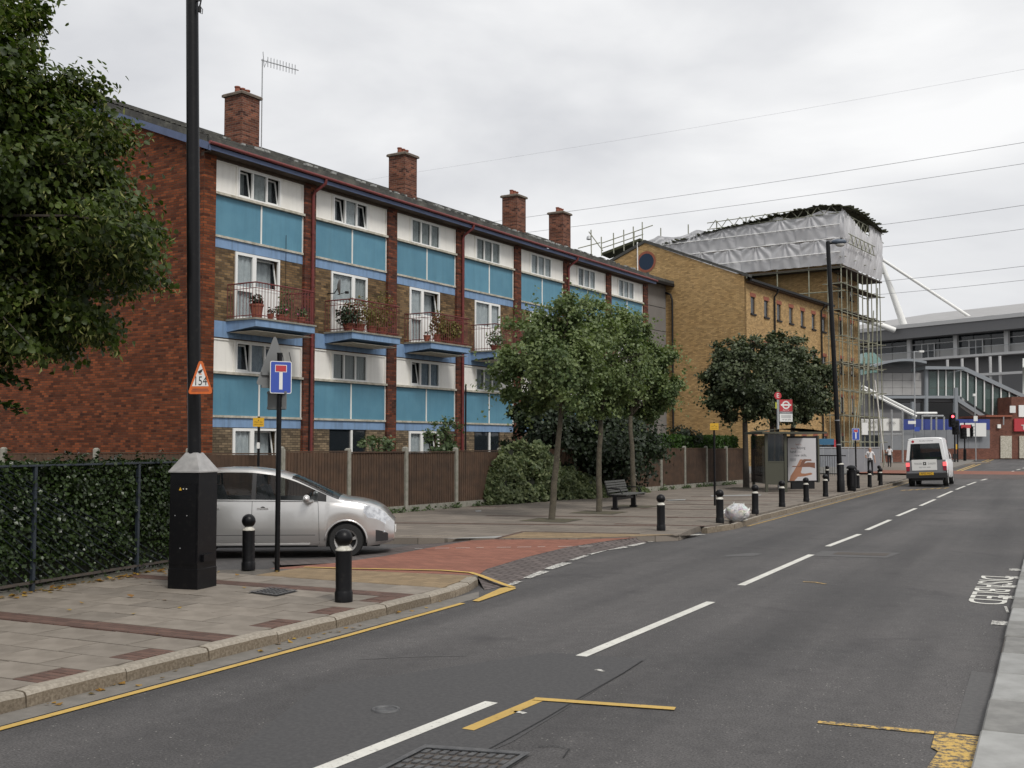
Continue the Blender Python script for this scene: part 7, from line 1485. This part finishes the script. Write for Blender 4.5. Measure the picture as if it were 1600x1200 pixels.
for k in range(8): M().box(k*5-.15, k*5+.15, -2.4, 44, 0, .1).obj('roof_seam', K['hallroof'], HL, (0, 0, 22.78), (R(9.4), 0, 0))
M().box(-12, hLn, -2.4, 1, 20.3, 22.09).obj('soffit', K['halldark'], HL); M().box(-12, hLn, 1, 40, 0, 22).obj('core', K['halldark'], HL)
n = 16
for k in range(n): x0, x1 = -12 + (hLn+12)*k/n, -12 + (hLn+12)*(k+1)/n; M().box(x0+.08, x1-.08, .3, .5, 18.2, 20.25).obj('pane', K['glassd'], HL); M().box(x0+.05, x1-.05, .3, .5, 16.9, 18.1).obj('wall_panel', K['hallwall'], HL)
for zv in (18.15, 19.3): M().box(-12, hLn, .15, .3, zv-.06, zv+.06).obj('transom', K['hallw'], HL)
M().box(-12, hLn, -1.8, .4, 16.35, 16.75).obj('walkway', K['hallw'], HL); M().cyl((-12, -1.8, 17.9), (hLn, -1.8, 17.9), .05, n=5).obj('handrail', K['galv'], HL)
for x in (1424, 1497, 1577): 
    q = hq(x); M().box(q-.35, q+.35, -.4, .2, 16.76, 20.3).obj('column', K['hallw'], HL)
for x in (1452, 1527): 
    q = hq(x); dr = M().box(q-1.3, q+1.3, .05, .14, 16.8, 19.4).obj('door', K['hallw'], HL); M().box(q-1.1, q-.1, 0, .04, 16.9, 19.2).obj('pane', K['glassd'], dr); M().box(q+.1, q+1.1, 0, .04, 16.9, 19.2).obj('pane', K['glassd'], dr)
for x in (1515, 1538, 1561, 1582, 1597): M().cyl((hq(x), -6, 0), (hq(x), -6, 15.8), .22, n=8).obj('column', K['hallw'], HL)
M().box(hq(1490), hLn, -6.4, -5.9, 12.8, 13.2).obj('beam', K['hallw'], HL)
for a, b, d, r0, r1, lab in (((1372, 395), (1414, 513), 190, .35, .66, 'thick white tubular mast leaning on the hall roof'), ((1370, 400), (1521, 499), 188, .26, .28, 'long thin white strut running down to the hall roof'), ((1338, 494), (1398, 516), 189, .5, .5, 'short thick white strut behind the scaffold poles')):
    q = AT(*a, d); m_ = M().tube([AT(*a, d)-q, (AT(*a, d)+AT(*b, d))/2-q, AT(*b, d)-q], [r0, (r0+r1)/2, r1], 12); m_.obj('roof_mast', K['tube'], None, q, smooth=40, label=lab, category='mast')
CS = thing('tensile_canopy', 'white curved canopy at the right edge before the hall', 'canopy', Vector((*AT(1590, 700, 155)[:2], 0))); o_ = Vector(CS.location)
M().grid(lambda i, j: AT(1577 + 45*i, 590 - 17*math.sin(min(1, i*1.6+.02)*math.pi/2)*(1-.0*j) + (0 if j < .5 else 0), 152 + 8*j) - o_ + Vector((0, 0, .0)), 10, 4).obj('membrane', K['tube'], CS, smooth=True); bar('mast', (1600, 560), (1600, 716), 156, .2, 'upvc', CS)
# brick shop on the right
SH = thing('corner_shop', 'dark red brick corner shop with a red sign at the far right', 'building', Vector((*AT(1570, 700, 136)[:2], PZ)))
slab('wall', box4(1541.5, 651, 1660, 717), 136, 'brickshop', SH, 8); slab('upper_wall', box4(1580.5, 620, 1660, 651), 136.1, 'brickshop', SH, 7); slab('coping', box4(1541, 648.5, 1582, 651.5), 135.8, 'terra', SH, 8.3)
sg = slab('shop_sign', box4(1585, 654, 1640, 674), 135.7, 'signr', SH, .25); text_mesh('T', .9, K['signw'], 'lettering', sg, plate_frame(AT(1599, 668, 135.65) - SH.location), .01); slab('sign_band', box4(1587, 655.5, 1636, 661), 135.65, 'hoardg', sg, .02)
for a, b in ((1563.5, 1581), (1593, 1612)):
    d_ = slab('door_frame', box4(a, 681, b, 716), 135.8, 'sill', SH, .15); slab('door', box4(a+2, 683, b-2, 716), 135.75, 'room', d_, .05)
w_ = slab('window', box4(1592, 633, 1612, 651.5), 135.9, 'upvc', SH, .15); slab('pane', box4(1594, 635, 1610, 650), 135.85, 'glassd', w_, .05); slab('wall_lamp', box4(1559, 663, 1564, 669), 135.7, 'cream', SH, .2); slab('poster', box4(1578, 634, 1587, 645), 135.7, 'signw', SH, .05)
bar('pipe', (1568, 651), (1568, 664), 135.7, .08, 'galv', SH)
# signals
def head(root, x, y, d, lit=False, w=.36, h=1.05, yaw=0):
    F = plate_frame(AT(x, y, d) - root.location, yaw); placed(flat(rrect(w*2.0, h*1.35, .1), .03), 'backboard', K['blackm'], root, F)
    hdm = placed(M().box(-w/2, w/2, -h/2, h/2, .03, .2), 'signal_head', K['black'], root, F)
    for k in range(3):
        on = lit and k == 0; placed(flat([(.13*math.cos(R(30*q)), .33 - .33*k + .13*math.sin(R(30*q))) for q in range(12)], .02), 'lens', K['lit'] if on else K['room'], hdm, F @ Matrix.Translation((0, 0, .2)))
        placed(M().box(-.15, .15, .33-.33*k+.12, .33-.33*k+.16, .2, .38), 'visor', K['black'], hdm, F)
TS = thing('traffic_signal', 'traffic signal showing red on the island beyond the van', 'traffic light', Vector((*AT(1491, 700, 107)[:2], .13)))
bar('pole', (1491.5, 650), (1492, 723.5), 107, .075, 'black', TS); head(TS, 1487.5, 656, 106.8, True); bar('pole', (1496, 665), (1496.5, 723.5), 107.3, .07, 'black', TS); head(TS, 1493, 668, 107.1); M().ext([AT(1493.5, 694, 106.7)-TS.location, AT(1495.5, 694, 106.7)-TS.location, AT(1495.5, 702, 106.7)-TS.location, AT(1493.5, 702, 106.7)-TS.location], (0, .1, 0)).obj('push_button', K['signy'], TS)
T2 = thing('traffic_signal', 'dark traffic signal pair under a red plate before the brick shop', 'traffic light', Vector((*AT(1507, 700, 112)[:2], .13)))
bar('pole', (1507, 660), (1507.5, 720), 112, .07, 'black', T2); head(T2, 1505, 675, 111.7); head(T2, 1517, 674, 112, yaw=R(50)); slab('red_plate', box4(1502, 663.5, 1517, 669), 111.4, 'signr', T2, .04); bar('bollard_base', (1507.5, 702), (1507.5, 720), 111.6, .16, 'black', T2)
FLm = thing('street_lamp', 'slim grey street lamp with a short arm in front of the footbridge', 'street lamp', Vector((*AT(1428, 700, 118)[:2], PZ))); bar('pole', (1428.5, 550), (1430, 690), 118, .075, 'galv', FLm); slab('arm', box4(1428, 548.5, 1438, 550), 118, 'galv', FLm, .1); slab('lantern', box4(1437, 547.5, 1444, 550.5), 117.9, 'signw', FLm, .25)
slab('name_plate', box4(1419, 657.5, 1431, 662.5), 117.7, 'signw', FLm, .03); slab('blue_plate', box4(1429, 667, 1437, 674), 117.6, 'signb', FLm, .03)
FL2 = thing('street_lamp', 'slim grey street lamp before the glazed stairs', 'street lamp', Vector((*AT(1524, 700, 118)[:2], PZ))); bar('pole', (1523, 617), (1525, 720), 118, .06, 'galv', FL2); slab('head', box4(1521, 615, 1526, 619), 117.9, 'signw', FL2, .2); slab('plate', box4(1521.5, 650, 1527.5, 658), 117.8, 'signw', FL2, .03)
# overhead power lines
for (x0, y0, x1, y1, r, lab) in ((560, 283, 1640, 101, .014, 'faint topmost overhead earth wire crossing the sky'), (700, 356, 1640, 216, .036, 'upper of the two thick power lines crossing above the chimneys'), (720, 376, 1640, 249.5, .036, 'lower of the two thick power lines crossing above the chimneys'),
                        (1330, 357, 1640, 314.5, .036, 'power line meeting the top of the sheeted scaffold'), (1330, 391.5, 1640, 352, .036, 'power line just below the top of the sheeted scaffold'), (1330, 444, 1640, 411, .036, 'power line above the white masts'), (1335, 463.5, 1640, 433, .034, 'lowest power line crossing the white masts')):
    q = AT(x1, y1, 150); k_ = (x1 - x0) / 1100; P_ = []
    for i in range(9):
        t = i/8; P_.append(AT(x1 + (x0-x1)*t, y1 + (y0-y1)*t + 5*k_*math.sin(math.pi*t), 150 + 70*k_*t) - q)
    M().tube(P_, r, 5).obj('power_line', K['wire'], None, q, label=lab, category='cable', group='overhead power lines')
